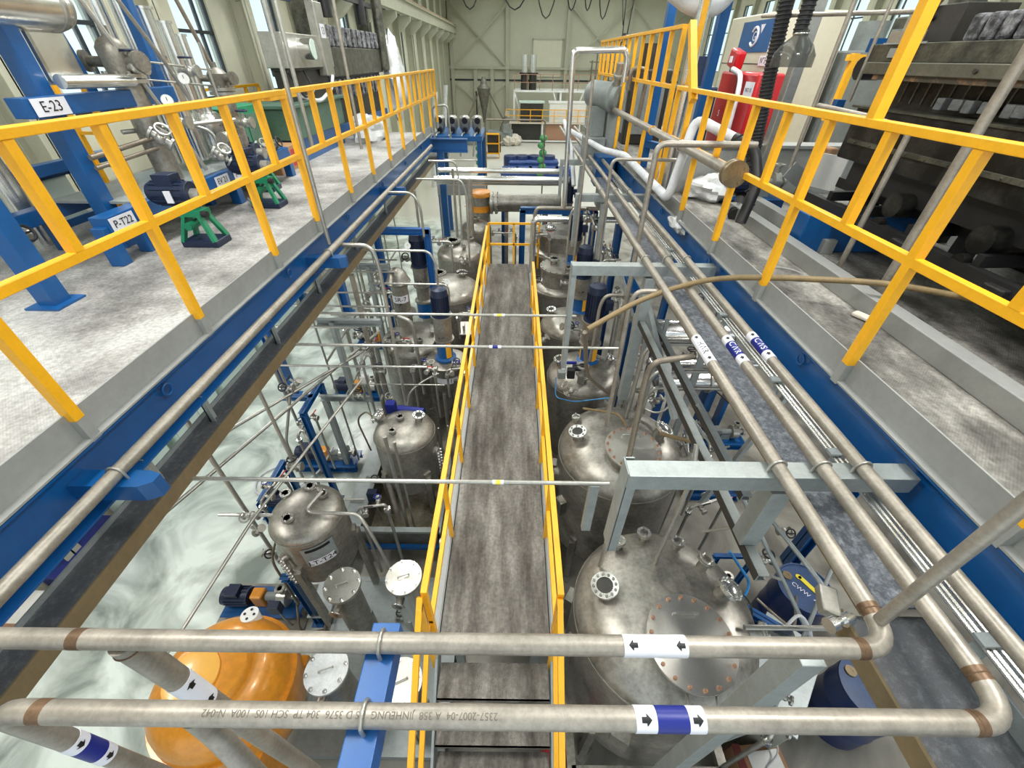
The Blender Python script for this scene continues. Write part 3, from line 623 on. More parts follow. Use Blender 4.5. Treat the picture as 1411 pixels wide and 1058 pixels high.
# ================================================================ vessels
def two_tone(o, nf, m):
    o.data.materials.append(M[m])
    for p in list(o.data.polygons)[nf:]: p.material_index = 1
    return o
def nozzle(par, p, d, r, h, kind='blind', k=8, m='tank', name='nozzle'):
    p = V(p); d = V(d).normalized(); e = p+d*h
    o = MB().cyl(p-d*.06, e-d*(.019 if kind == 'open' else .0), r*.62, n=20).obj(name, m, par)
    f = MB()
    if kind == 'open':
        f.ring(e-d*.018, e, r, r*.6, 28); nf = len(f.f); f.bolts(e, d, r*.8, k, r*.10, .008); two_tone(f.obj('flange', 'chrome', o), nf, 'tankdark')
        MB().cyl(e-d*.018, e-d*.008, r*.6, n=20).obj('bore', 'dark', o)
    elif kind == 'blind':
        f.cyl(e-d*.03, e-d*.016, r, n=24).cyl(e-d*.012, e, r, n=24); nf = len(f.f); f.bolts(e-d*.035, d, r*.76, k, r*.15, .052); two_tone(f.obj('flange', 'tube', o), nf, 'chrome')
    elif kind == 'sight':
        f.ring(e-d*.03, e, r, r*.75, 28).bolts(e, d, r*.88, k, r*.07, .01); f.obj('flange', 'chrome', o)
        MB().lathe(e-d*.005, [(r*.78, 0), (r*.6, .02), (r*.3, .03), (0, .034)], 24, d).obj('sight_lamp', 'chrome', o)
    elif kind == 'clamp':
        f.cyl(e-d*.012, e, r, n=20).torus(e-d*.006, r, .006, d, 20, 6); f.obj('clamp', 'chrome', o)
    return o
def shellprof(r, zt, zb, dome, base):
    P = [(0, zb-dome*.8-base)]
    for i in range(1, 8):
        a = math.pi/2*i/7; P.append((r*math.sin(a)**.9, zb-base-dome*.8*math.cos(a)))
    P += [(r, zb-base), (r, zt-base)]
    for i in range(1, 10):
        a = math.pi/2*i/9; P.append((r*math.cos(a)**.8 if i < 9 else 0, zt-base+dome*math.sin(a)))
    return P
def dz(t, x, y):
    cx, cy, r, zt, dome = t; q = min(.97, math.hypot(x-cx, y-cy)/r); a = math.acos(min(1, q**1.25)); return zt + dome*math.sin(a)
def tank(label, cx, cy, r, zt, zb, dome=.2, legs=3, m='tank', skirt=True, name='process_tank', la=.5):
    t = thing(name, label, 'tank', (cx, cy, 0))
    MB().lathe((cx, cy, 0), shellprof(r, zt, zb, dome, 0), 48).obj('shell', m, t)
    b = MB().torus((cx, cy, zt), r+.001, .007, (0, 0, 1), 48, 6)
    b.obj('weld_seam', 'tankdark', t)
    for i in range(legs):
        a = la+2*math.pi*i/legs; x, y = cx+math.cos(a)*(r+.02), cy+math.sin(a)*(r+.02)
        MB().bar((x, y, 0), (x, y, zb+.25), .07, .07).box((x, y, .006), (.16, .16, .012), a).box((cx+math.cos(a)*(r-.01), cy+math.sin(a)*(r-.01), zb+.2), (.08, .1, .22), a).obj('leg', 'tank', t, smooth=False)
    return t, (cx, cy, r, zt, dome)
def manhole(par, x, y, z, r, nb=16, tilt=(0, 0, 1), handle=True):
    d = V(tilt).normalized(); c = V((x, y, z))
    o = MB().cyl(c-d*.16, c, r*.88, n=36).obj('manhole_neck', 'tank', par)
    me = MB().cyl(c, c+d*.018, r, n=48).obj('manhole_ring', 'tube', o)
    # cover keeps its own origin in the middle so that the turned finish runs round it
    k = MB().cyl((0, 0, .02), (0, 0, .036), r, n=48); cv = k.obj('manhole_cover', 'polish', base=(0, 0, 0)); cv.parent = o
    cv.location = c - world_loc(o)
    cv.rotation_euler = d.to_track_quat('Z', 'Y').to_euler()
    bb = MB(); u, w, d2 = frame(d)
    for i in range(nb):
        a = 2*math.pi*(i+.5)/nb; p = c + (u*math.cos(a)+w*math.sin(a))*(r*.91); MB().cyl(p+d*.036, p+d*.056, .014, n=6).cyl(p+d*.05, p+d*.064, .008, n=8).obj('bolt', 'rust', o)
    if handle: MB().tube([c+d*.036+V((-.09, r*.55, 0)), c+d*.08+V((-.09, r*.55, 0)), c+d*.08+V((.09, r*.55, 0)), c+d*.036+V((.09, r*.55, 0))], .008, 8, .015).obj('handle', 'tube', o)
    return o
def gauge(par, cx, cy, r, ang, z0, z1):
    """level gauge: long oval plate with two rows of bolts on the shell"""
    d = V((math.cos(ang), math.sin(ang), 0)); s = V((-d.y, d.x, 0)); c = V((cx, cy, 0))+d*(r+.02); P = []
    for i in range(9): a = math.pi*i/8; P.append((math.cos(a)*.06, z1+math.sin(a)*.06))
    for i in range(9): a = math.pi+math.pi*i/8; P.append((math.cos(a)*.06, z0+math.sin(a)*.06))
    o = MB().prism(P, d, -.03, .0, o=c, u=s, w=Z).prism([(a*.8, b) for a, b in P], d, 0, .03, o=c, u=s, w=Z).obj('level_gauge', 'tank', par, smooth=False)
    n = int((z1-z0)/.055)
    for i in range(n+1):
        z = z0+(z1-z0)*i/n
        for k in (-1, 1): MB().cyl(c+s*(k*.036)+V((0, 0, z))+d*.03, c+s*(k*.036)+V((0, 0, z))+d*.052, .012, n=6).obj('bolt', 'chrome', o)
    return o
def plate(par, cx, cy, r, a0, a1, z0, z1, m, name='name_plate', off=.004):
    mb = MB(); n = 12; vs = []
    for i in range(n+1):
        a = a0+(a1-a0)*i/n
        for z in (z0, z1): vs.append((cx+math.cos(a)*(r+off), cy+math.sin(a)*(r+off), z))
    mb.add(vs, [(2*i, 2*i+2, 2*i+3, 2*i+1) for i in range(n)]); return mb.obj(name, m, par)
def plate_text(par, s, size, m, cx, cy, r, ang, z, off=.007):
    """letters bent round a vertical shell, centred at angle ang"""
    cu = bpy.data.curves.new('lettering', 'FONT'); cu.body = s; cu.size = size; cu.extrude = .0008; cu.align_x = 'CENTER'; cu.align_y = 'CENTER'
    t = bpy.data.objects.new('tmp', cu); COL.objects.link(t); me = bpy.data.meshes.new_from_object(t); bpy.data.objects.remove(t); o0 = world_loc(par)
    for v in me.vertices:
        a = ang + v.co.x/r; R = r+off+v.co.z; v.co = V((cx+math.cos(a)*R, cy+math.sin(a)*R, z+v.co.y)) - o0
    me.materials.clear(); me.materials.append(M[m]); o = bpy.data.objects.new('lettering', me); COL.objects.link(o); o.parent = par; return o
# ---- agitators
def agitator(label, x, y, zb, zm, zt, r=.11, bands=True, box=1):
    """vertical motor on a lantern stand"""
    a = thing('agitator', label, 'agitator', (x, y, zb))
    m_ = MB().cyl((x, y, zm+.03), (x, y, zt-.09), r*.92, n=24)
    m_.cyl((x, y, zt-.1), (x, y, zt-.02), r*1.0, r*.9, n=24).cyl((x, y, zm), (x, y, zm+.03), r*1.15, n=24)
    for i in range(22):
        t = 2*math.pi*i/22; d = V((math.cos(t), math.sin(t), 0)); m_.bar(V((x, y, zm+.05))+d*r*.96, V((x, y, zt-.11))+d*r*.96, .005, r*.14, up=d)
    m_.obj('motor', 'navy', a)
    MB().lathe((x, y, zt-.03), [(r*.9, 0), (r*.86, .02), (r*.5, .035), (r*.45, .03), (r*.2, .04), (0, .04)], 24).obj('fan_cover', 'navy', a)
    if box: MB().box((x+r*1.35, y-.03, (zm+zt)/2-.02), (.11, .1, .12)).cyl((x+r*1.35, y-.03, (zm+zt)/2-.16), (x+r*1.35, y-.03, (zm+zt)/2-.08), .02, n=8).obj('terminal_box', 'navy', a, bevel=.008, smooth=False)
    MB().lathe((x, y, zb), [(r*1.3, 0), (r*1.3, .03), (r*.95, .05), (r*.95, (zm-zb)*.45)], 24).obj('lantern', 'blue' if bands else 'tank', a)
    MB().cyl((x, y, zb+(zm-zb)*.45), (x, y, zm), r*1.05, n=24).cyl((x, y, zm-.02), (x, y, zm), r*1.25, n=24).cyl((x, y, zb+(zm-zb)*.45), (x, y, zb+(zm-zb)*.45+.02), r*1.25, n=24).obj('gearbox', 'tank', a)
    if bands:
        for t in (2.7, 5.0): plate(a, x, y, r*.95, t, t+.75, zb+.06, zb+(zm-zb)*.44, 'yellow', 'guard_panel', .006)
    return a
# ================================================================ right row
t1, T1 = tank('nearest and largest steel tank on the right with a round bolted manhole cover', 1.27, 1.50, .73, 1.88, .62, .30, 4, la=.8)
manhole(t1, 1.31, 1.18, 2.2, .32, 18, (.06, -.1, 1))
hn = [('open', .775, 1.57, .11, .12), ('blind', .965, 1.98, .062, .1), ('blind', 1.2, 2.05, .062, .1), ('blind', 1.47, 1.97, .06, .09)]
for kd, x, y, r, h in hn:
    z = dz(T1, x, y); n_ = V(((x-1.27)*.35, (y-1.5)*.35, 1)); nozzle(t1, (x, y, z), n_, r, h, kd, 12 if kd == 'open' else 4)
nozzle(t1, (1.70, 1.55, dz(T1, 1.70, 1.55)), (.5, .05, 1), .10, .12, 'sight', 12)
nozzle(t1, (1.86, 1.32, dz(T1, 1.86, 1.32)-.03), (1, -.1, .35), .075, .12, 'blind', 8)
nozzle(t1, (1.62, 1.78, dz(T1, 1.62, 1.78)), (.4, .3, 1), .07, .1, 'blind', 4)
gauge(t1, 1.27, 1.5, .73, math.radians(186), .95, 1.55)
for a in (2.6, 4.2, 5.4): MB().box((1.27+math.cos(a)*.76, 1.5+math.sin(a)*.76, 1.25), (.1, .14, .2), a).obj('lug', 'tank', t1, smooth=False)
h_ = MB()
for x in (1.22, 1.42): h_.tube([(x, .92, 2.12), (x-.03, .82, 2.16), (x, .80, 2.1), (x+.03, .84, 2.08)], .012, 8)
h_.obj('hinge', 'tube', t1)
f_ = thing('tank_frame', 'galvanised frame under the nearest tank on the right', 'frame', (1.27, 1.4, 0))
for x in (.58, 1.95):
    MB().bx(x-.04, x+.04, .72, 2.2, .42, .5).obj('beam', 'tank', f_, smooth=False)
for y in (.74, 2.2): MB().bx(.58, 1.95, y-.04, y+.04, .42, .5).obj('beam', 'tank', f_, smooth=False)
for x in (.58, 1.95):
    for y in (.74, 2.2): MB().bar((x, y, 0), (x, y, .42), .08).obj('leg', 'tank', f_, smooth=False)
t2, T2 = tank('second tank on the right with a turned manhole cover under the near cross beam', 1.27, 3.30, .71, 1.88, .6, .30, 4, la=.8)
manhole(t2, 1.30, 3.02, 2.22, .30, 18, (.05, -.06, 1))
nozzle(t2, (.76, 3.31, dz(T2, .76, 3.31)), (-.15, 0, 1), .10, .11, 'open', 8)
nozzle(t2, (.78, 3.62, dz(T2, .78, 3.62)), (-.1, .1, 1), .05, .08, 'blind', 4)
nozzle(t2, (1.68, 3.34, dz(T2, 1.68, 3.34)), (.5, .05, 1), .11, .12, 'sight', 12)
nozzle(t2, (1.2, 3.86, dz(T2, 1.2, 3.86)), (0, .3, 1), .05, .1, 'blind', 4)
nozzle(t2, (1.88, 3.1, dz(T2, 1.88, 3.1)-.05), (1, -.1, .3), .08, .14, 'blind', 8)
gauge(t2, 1.27, 3.3, .71, math.radians(186), 1.0, 1.6)
for a in (2.8, 3.6): MB().box((1.27+math.cos(a)*.74, 3.3+math.sin(a)*.74, 1.3), (.1, .12, .22), a).obj('lug', 'tank', t2, smooth=False)
t3, T3 = tank('third tank on the right with a black and blue valve on its top', 1.05, 4.85, .53, 1.82, .6, .24, 4)
nozzle(t3, (.70, 4.90, dz(T3, .7, 4.9)), (-.2, -.1, 1), .085, .1, 'open', 8)
nozzle(t3, (1.4, 4.95, dz(T3, 1.4, 4.95)), (.6, .1, 1), .085, .1, 'sight', 8)
nozzle(t3, (.98, 4.48, dz(T3, .98, 4.48)), (0, -.2, 1), .06, .1, 'blind', 6)
a3 = agitator('agitator with a navy motor nearest on the right, left of the cross beam leg', 1.10, 4.95, 2.03, 2.72, 3.22, .125)
t4, T4 = tank('fourth tank on the right, plain dome with an open flange nozzle', .98, 6.20, .50, 1.88, .6, .24, 4)
nozzle(t4, (.66, 6.30, dz(T4, .66, 6.3)), (-.1, -.1, 1), .08, .09, 'open', 8)
nozzle(t4, (.9, 5.9, dz(T4, .9, 5.9)), (0, -.2, 1), .06, .08, 'blind', 6)
a4 = agitator('agitator with a navy motor, second on the right, half hidden by the cross beam', 1.13, 6.35, 2.08, 2.72, 3.22, .125)
def upper(label, cx, cy, r, r2, zt):
    t, T = tank(label, cx, cy, r2, zt-.38, .6, .12, 4)
    MB().cyl((cx, cy, zt-.36), (cx, cy, zt), r, n=40).ring((cx, cy, zt-.4), (cx, cy, zt-.37), r2+.04, r*.9, 44).obj('upper_section', 'tank', t)
    MB().cyl((cx, cy, zt), (cx, cy, zt+.025), r+.03, n=40).cyl((cx, cy, zt+.028), (cx, cy, zt+.045), r+.03, n=40).bolts((cx, cy, zt+.045), (0, 0, 1), r+.005, 20, .012, .015).obj('cover', 'tank', t)
    return t
t5 = upper('fifth vessel on the right with a stepped top and a bolted nozzle drum', .93, 7.75, .38, .5, 2.28)
nozzle(t5, (.80, 7.88, 2.3), (0, 0, 1), .11, .12, 'blind', 10)
nozzle(t5, (1.05, 7.55, 2.3), (0, 0, 1), .07, .08, 'blind', 6)
a5 = agitator('agitator with a navy motor farthest of the three beside the bright bent pipe', 1.17, 7.95, 2.3, 2.78, 3.24, .125)
t6 = upper('sixth vessel on the right, wide stepped top under the bright bent pipe', 1.05, 9.6, .52, .66, 2.35)
nozzle(t6, (.85, 9.7, 2.38), (.0, 0, 1), .13, .08, 'sight', 10)
a6 = agitator('distant agitator with a tall navy motor at the end of the big horizontal vessel', 1.35, 11.0, 2.2, 2.66, 3.2, .12)
t7, T7 = tank('far tank on the right below the big horizontal vessel', 1.35, 11.1, .5, 1.95, .5, .2, 3)
# ================================================================ left row
t24, T24 = tank('small dull steel tank on the left with a curved name plate and oval level gauge', -2.10, 2.48, .36, 1.78, 1.08, .15, 3, 'tank', la=.3)
for x, y in ((-2.12, 2.72), (-1.95, 2.62), (-2.18, 2.32), (-2.36, 2.65)): nozzle(t24, (x, y, dz(T24, x, y)), (0, 0, 1), .055, .05, 'blind', 4)
q_ = math.radians(-58); plate(t24, -2.10, 2.48, .36, q_-.42, q_+.42, 1.42, 1.72, 'galv', 'name_plate_holder', .012); plate(t24, -2.1, 2.48, .36, q_-.34, q_+.34, 1.42, 1.52, 'label', off=.016)
plate(t24, -2.1, 2.48, .36, q_-.32, q_+.32, 1.66, 1.70, 'ink', 'dark_strip', off=.016)
plate_text(t24, 'LT-T24', .088, 'ink', -2.10, 2.48, .36, q_, 1.47, .018)
gauge(t24, -2.10, 2.48, .36, math.radians(-118), 1.12, 1.52)
t27, T27 = tank('steel tank on the left standing over the long sump trough', -1.36, 3.72, .38, 1.75, .98, .17, 4, la=.785)
nozzle(t27, (-1.17, 3.78, dz(T27, -1.17, 3.78)), (.1, 0, 1), .075, .1, 'open', 8)
nozzle(t27, (-1.66, 3.85, dz(T27, -1.66, 3.85)), (-.7, 0, 1), .10, .1, 'sight', 10)
nozzle(t27, (-1.4, 3.78, dz(T27, -1.4, 3.78)), (0, 0, 1), .05, .05, 'blind', 6)
nozzle(t27, (-1.45, 3.55, dz(T27, -1.45, 3.55)), (0, 0, 1), .045, .05, 'blind', 4)
gauge(t27, -1.36, 3.72, .38, math.radians(-12), 1.1, 1.5)
t31 = thing('blender_vessel', 'narrow mixing vessel marked 31 under a navy motor beside the left walkway rail', 'vessel', (-1.0, 5.1, 1.1))
MB().lathe((-1.0, 5.1, 0), [(0, 1.3), (.12, 1.32), (.2, 1.42), (.23, 1.5), (.23, 1.88), (.30, 1.88), (.30, 1.92), (.22, 1.94), (0, 1.95)], 36).obj('shell', 'tank', t31)
for a in (.5, 2.1, 3.7, 5.3): MB().bar((-1+.27*math.cos(a), 5.1+.27*math.sin(a), 0), (-1+.27*math.cos(a), 5.1+.27*math.sin(a), 1.7), .05).obj('leg', 'tank', t31, smooth=False)
plate(t31, -1.0, 5.1, .23, math.radians(-125), math.radians(-40), 1.62, 1.72, 'label'); plate_text(t31, '31', .10, 'ink', -1.0, 5.1, .23, math.radians(-75), 1.67)
a31 = agitator('agitator with a navy motor beside the left walkway rail', -1.0, 5.1, 1.95, 2.68, 3.08, .12, bands=True, box=0)
t33, T33 = tank('big tall tank on the left below the SR-7 column', -1.62, 5.75, .52, 1.82, .45, .2, 4)
nozzle(t33, (-1.85, 5.5, dz(T33, -1.85, 5.5)), (-.1, -.5, 1), .085, .12, 'open', 8)
nozzle(t33, (-1.45, 5.45, dz(T33, -1.45, 5.45)), (0, 0, 1), .05, .07, 'blind', 4); nozzle(t33, (-1.3, 5.7, dz(T33, -1.3, 5.7)), (0.2, 0, 1), .05, .07, 'blind', 4)
sr = thing('packed_column', 'short steel column banded SR-7 with a domed top', 'column', (-1.79, 6.0, 2.0))
MB().lathe((-1.79, 6.0, 0), [(.0, 1.9), (.11, 1.95), (.13, 2.05), (.13, 2.2), (.2, 2.2), (.2, 2.24), (.13, 2.26), (.13, 2.72), (.17, 2.72), (.19, 2.76), (.17, 2.8), (.15, 2.84), (.13, 2.9), (.07, 2.96), (0, 2.98)], 32).obj('shell', 'tank', sr)
plate(sr, -1.79, 6, .13, math.radians(-150), math.radians(-20), 2.44, 2.56, 'label'); plate_text(sr, 'SR-7', .1, 'ink', -1.79, 6, .13, math.radians(-80), 2.5)
t4l, T4L = tank('dull tank on the left with a bright rimmed nozzle and a black handle on top', -1.25, 7.5, .60, 1.88, .5, .24, 4)
nozzle(t4l, (-1.02, 7.75, dz(T4L, -1.02, 7.75)), (.1, 0, 1), .11, .09, 'open', 10); nozzle(t4l, (-1.3, 7.3, dz(T4L, -1.3, 7.3)), (0, -.1, 1), .06, .07, 'blind', 6)
MB().tube([(-1.1, 7.62, 2.2), (-1.0, 7.6, 2.24), (-.8, 7.6, 2.22)], .012, 8).obj('handle', 'black', t4l); nozzle(t4l, (-1.5, 7.8, dz(T4L, -1.5, 7.8)), (0, 0, 1), .16, .06, 'blind', 12)
a4l = agitator('agitator with a navy motor standing inside the tall blue frame', -1.62, 6.85, 2.0, 2.66, 3.22, .13, bands=False)
MB().cyl((-1.62, 6.85, 1.7), (-1.62, 6.85, 2.0), .15, n=24).obj('blue_drum', 'blue', a4l)
t5l, T5L = tank('tank on the left behind the black handled one, seen over its dome', -1.2, 9.3, .55, 1.95, .5, .24, 4)
for x, y, r in ((-1.4, 9.3, .2), (-1.0, 9.55, .08), (-1.1, 9.0, .06)): nozzle(t5l, (x, y, dz(T5L, x, y)), (0, 0, 1), r, .08, 'blind', 10)
t6l, T6L = tank('small far tank on the left next to the end of the walkway', -.95, 10.6, .38, 2.1, .5, .2, 3)
nozzle(t6l, (-.95, 10.6, 2.28), (0, 0, 1), .1, .1, 'blind', 8)
# ---- filter housings in the foreground left
def filt(label, cx, cy, zt, lidm, text=None):
    f = thing('filter_housing', label, 'filter', (cx, cy, 0))
    MB().cyl((cx, cy, .55), (cx, cy, zt), .135, n=32).lathe((cx, cy, 0), [(0, .42), (.06, .43), (.135, .55)], 32).obj('shell', 'chrome' if lidm == 'polish' else 'tank', f)
    k = MB().cyl((0, 0, .02), (0, 0, .04), .175, n=40); lid = k.obj('lid', lidm, base=(0, 0, 0)); lid.parent = f; lid.location = (0, 0, zt)
    fl = MB().cyl((cx, cy, zt-.0), (cx, cy, zt+.018), .175, n=40).obj('flange', 'tube', f)
    for i in range(8):
        a = i*math.pi/4+.3; x, y = cx+.155*math.cos(a), cy+.155*math.sin(a); MB().cyl((x, y, zt-.03), (x, y, zt+.07), .009, n=8).cyl((x, y, zt+.04), (x, y, zt+.058), .018, n=6).obj('bolt', 'chrome', f)
    MB().tube([(cx-.05, cy-.02, zt+.04), (cx-.05, cy-.02, zt+.07), (cx+.05, cy+.02, zt+.07), (cx+.05, cy+.02, zt+.04)], .007, 6, .01).obj('handle', 'tube', f)
    nozzle(f, (cx-.02, cy-.12, zt-.12), (-.1, -1, 0), .06, .1, 'clamp')
    for i in range(3):
        a = i*2.094+.4; MB().bar((cx+.13*math.cos(a), cy+.13*math.sin(a), 0), (cx+.13*math.cos(a), cy+.13*math.sin(a), .8), .03).obj('leg', 'tube', f, smooth=False)
    return f
filt('dull lidded filter housing right in front of the name plate tank', -1.62, 1.90, 1.46, 'tube')
filt('bright turned-lid filter housing beside the left walkway rail', -1.04, 1.98, 1.46, 'polish')
filt('film-covered filter housing between the two crossing pipes beside the orange vessel', -1.50, 1.18, 1.5, 'film')
filt('filter housing half hidden right of the bright blue box beam', -.88, 1.12, 1.46, 'tube')
# ---- orange vessel
ov = thing('orange_vessel', 'round orange enamelled vessel with a pale raised disc on top at lower left', 'vessel', (-2.44, 1.15, 0))
MB().lathe((-2.44, 1.15, 0), [(0, .35), (.3, .4), (.46, .55), (.52, .75), (.54, .95), (.54, 1.22), (.51, 1.38), (.44, 1.48), (.36, 1.53), (.32, 1.54), (.31, 1.58), (.29, 1.6), (.0, 1.63)], 48).obj('shell', 'orange', ov)
MB().ring((-2.44, 1.15, 1.18), (-2.44, 1.15, 1.23), .57, .52, 48).obj('rim', 'orange', ov)
MB().lathe((-2.52, 1.10, 1.6), [(.2, 0), (.2, .03), (.17, .04), (0, .045)], 40).obj('raised_disc', mat('pale_orange_enamel', (236, 178, 84), .3, 0, .05, 3, coat=.3), ov)
d_ = MB().cyl((-2.37, 1.60, 1.36), (-2.37, 1.62, 1.50), .075, n=24).obj('insulator', 'white', ov)
MB().bolts((-2.37, 1.62, 1.50), (0, .1, 1), .042, 4, .012, .006).obj('insulator_holes', 'ink', ov)
for a in (.6, 2.2, 3.8, 5.4): MB().bar((-2.44+.53*math.cos(a), 1.15+.53*math.sin(a), 0), (-2.44+.53*math.cos(a), 1.15+.53*math.sin(a), .9), .09).obj('leg', 'orange', ov, smooth=False)
# ---- far big horizontal vessels
hv = thing('horizontal_vessel', 'long horizontal steel vessel crossing the far end with an orange channel end', 'vessel', (0, 11.3, 2.2))
MB().cyl((-.55, 11.3, 2.55), (1.2, 11.3, 2.55), .22, n=32).obj('shell', 'tank', hv)
MB().cyl((-.62, 11.3, 2.55), (-.55, 11.3, 2.55), .28, n=28).cyl((-.50, 11.3, 2.55), (-.44, 11.3, 2.55), .28, n=28).bolts((-.44, 11.3, 2.55), (1, 0, 0), .25, 14, .015, .02).obj('flange', 'tube', hv)
MB().cyl((-1.3, 11.3, 2.45), (-.9, 11.3, 2.45), .01, n=6).obj('stay', 'orange', hv)
for x in (-.2, .8): MB().bx(x-.05, x+.05, 11.15, 11.45, 0, 2.36).obj('saddle', 'tank', hv, smooth=False)
oe = thing('reboiler', 'steel drum with orange rim and orange band at the far end of the walkway', 'vessel', (-.85, 11.3, 1.5))
MB().cyl((-.88, 11.3, 1.7), (-.88, 11.3, 2.75), .25, n=28).obj('shell', 'tank', oe)
MB().lathe((-.88, 11.3, 2.75), [(.3, -.03), (.3, .04), (.28, .07), (.1, .09), (0, .09)], 28).obj('rim', 'orange', oe); MB().ring((-.88, 11.3, 2.35), (-.88, 11.3, 2.5), .256, .24, 28).ring((-.88, 11.3, 1.75), (-.88, 11.3, 2.0), .256, .24, 28).obj('band', 'orange', oe)
MB().cyl((-.88, 11.3, 0), (-.88, 11.3, 1.7), .08, n=12).obj('post', 'orange', oe)
MB().cyl((-.66, 11.3, 2.55), (-.6, 11.3, 2.55), .12, n=20).obj('nozzle', 'tank', oe)
# big bright clad pipes over it
for i, (z, y, r, t) in enumerate(((3.25, 10.6, .07, 'front bright clad pipe crossing above the far horizontal vessel'), (3.12, 10.95, .075, 'lower bright clad pipe crossing above the far horizontal vessel'), (3.3, 11.3, .06, 'rear bright clad pipe crossing behind the other two'))):
    tag(MB().cyl((-1.9, y, z), (1.15 if i else 1.3, y, z), r, n=20).obj('clad_pipe', 'chrome'), t, 'pipe')
# ================================================================ left: floor-level plant
def pump(label, x, y, z0, s=1., L_=1., leg='blue', coup='orange'):
    """process pump set on a blue base: motor, coupling guard, pump casing"""
    p = thing('pump_set', label, 'pump', (x, y, z0))
    MB().chan((x-.42*s, y-.13, z0+.06), (x+.42*s, y-.13, z0+.06), .06, .12, .01).chan((x-.42*s, y+.13, z0+.06), (x+.42*s, y+.13, z0+.06), .06, .12, .01, flip=-1).bx(x-.42*s, x+.42*s, y-.13, y+.13, z0+.11, z0+.12).obj('base', leg, p, smooth=False)
    m_ = MB().cyl((x-.40*s, y, z0+.27), (x-.12*s, y, z0+.27), .105, n=20)
    for i in range(16): a = 2*math.pi*i/16; d = V((0, math.cos(a), math.sin(a))); m_.bar(V((x-.36*s, y, z0+.27))+d*.108, V((x-.14*s, y, z0+.27))+d*.108, .006, .02, up=d)
    m_.bx(x-.32*s, x-.2*s, y-.07, y+.07, z0+.36, z0+.43).obj('motor', 'navy', p)
    MB().bx(x-.09*s, x+.04*s, y-.07, y+.07, z0+.12, z0+.36).obj('coupling_guard', coup, p, bevel=.02, smooth=False)
    MB().cyl((x+.05*s, y, z0+.27), (x+.2*s, y, z0+.27), .05, n=16).bx(x+.06*s, x+.2*s, y-.05, y+.05, z0+.12, z0+.24).obj('bearing_frame', 'grey', p, smooth=False)
    MB().cyl((x+.2*s, y, z0+.27), (x+.29*s, y, z0+.27), .12, n=24).cyl((x+.25*s, y, z0+.27), (x+.25*s, y, z0+.48), .03, n=12).cyl((x+.25*s, y, z0+.46), (x+.25*s, y, z0+.48), .06, n=16).obj('casing', 'tube', p)
    MB().cyl((x+.29*s, y, z0+.27), (x+.4*s, y, z0+.27), .035, n=14).cyl((x+.37*s, y, z0+.27), (x+.4*s, y, z0+.27), .065, n=18).obj('inlet', 'tube', p)
    return p
pp = [(-3.05, 2.33, 'pump set with navy motor and orange guard beside the orange vessel'), (-3.25, 3.75, 'pump set with orange guard and greenish bearing under the leaning blue frame'), (-3.05, 4.6, 'small grey pump on a blue stand beyond the leaning blue frame'), (-3.1, 6.5, 'pump set with orange guard half-way along the left floor'), (-3.2, 8.4, 'far pump set on the left floor near the glass side')]
for x, y, t in pp: pump(t, x, y, .0 if y < 4.5 or y > 5 else .1, 1.15 if y < 4.5 else 1.2)
for x, y, t in ((-3.0, 2.33, 'concrete plinth beside the orange vessel'),):
    tag(MB().bx(-3.6, -2.5, 2.0, 2.6, 0, .02).obj('plinth', 'ground', smooth=False), t, 'plinth')
# long galvanised gutter plates on the floor
gp = thing('floor_channel', 'long pale galvanised channel cover running along the floor on the left', 'channel', (-2.2, 5, 0))
MB().bx(-2.42, -2.16, 2.1, 9.5, .22, .235).bx(-2.17, -2.16, 2.1, 9.5, 0, .22).obj('cover', 'galv', gp, smooth=False)
for y in (2.2, 4, 6, 8, 9.4): MB().bar((-2.38, y, 0), (-2.38, y, .22), .04).obj('leg', 'galv', gp, smooth=False)
cb = thing('skid_base', 'galvanised skid floor plate under the filter housings', 'skid', (-1.2, 2.0, 0))
MB().bx(-2.1, -.62, .9, 2.62, .10, .115).obj('plate', 'galv', cb, smooth=False); MB().bx(-2.12, -.6, 2.6, 2.66, 0, .12).bx(-2.12, -.6, .88, .92, 0, .12).bx(-2.14, -2.1, .9, 2.66, 0, .12).obj('edge', 'galv', cb, smooth=False)
su = thing('sump_trough', 'open steel sump trough with brown liquid below the left tank', 'trough', (-1.4, 3.4, 0))
MB().bx(-1.93, -1.91, 2.95, 4.1, .35, .78).bx(-.94, -.92, 2.95, 4.1, .35, .78).bx(-1.93, -.92, 4.08, 4.1, .35, .78).bx(-1.93, -.92, 2.95, 2.97, .35, .78).bx(-1.93, -.92, 2.95, 4.1, .33, .35).obj('trough', 'tankdark', su, smooth=False)
MB().bx(-1.96, -.9, 2.9, 2.97, .76, .80).bx(-1.97, -1.91, 2.9, 4.14, .76, .80).bx(-.94, -.88, 2.9, 4.14, .76, .80).obj('rim', 'galv', su, smooth=False)
MB().bx(-1.91, -.94, 2.97, 4.08, .42, .44).obj('liquid', 'water', su, smooth=False)
for x in (-1.93, -.92):
    for y in (2.95, 4.1): MB().bar((x, y, 0), (x, y, .4), .06).obj('leg', 'galv', su, smooth=False)
MB().bar((-1.93, 2.9, .45), (-.92, 2.9, .45), .05, .06).obj('brace', 'blue', su, smooth=False)
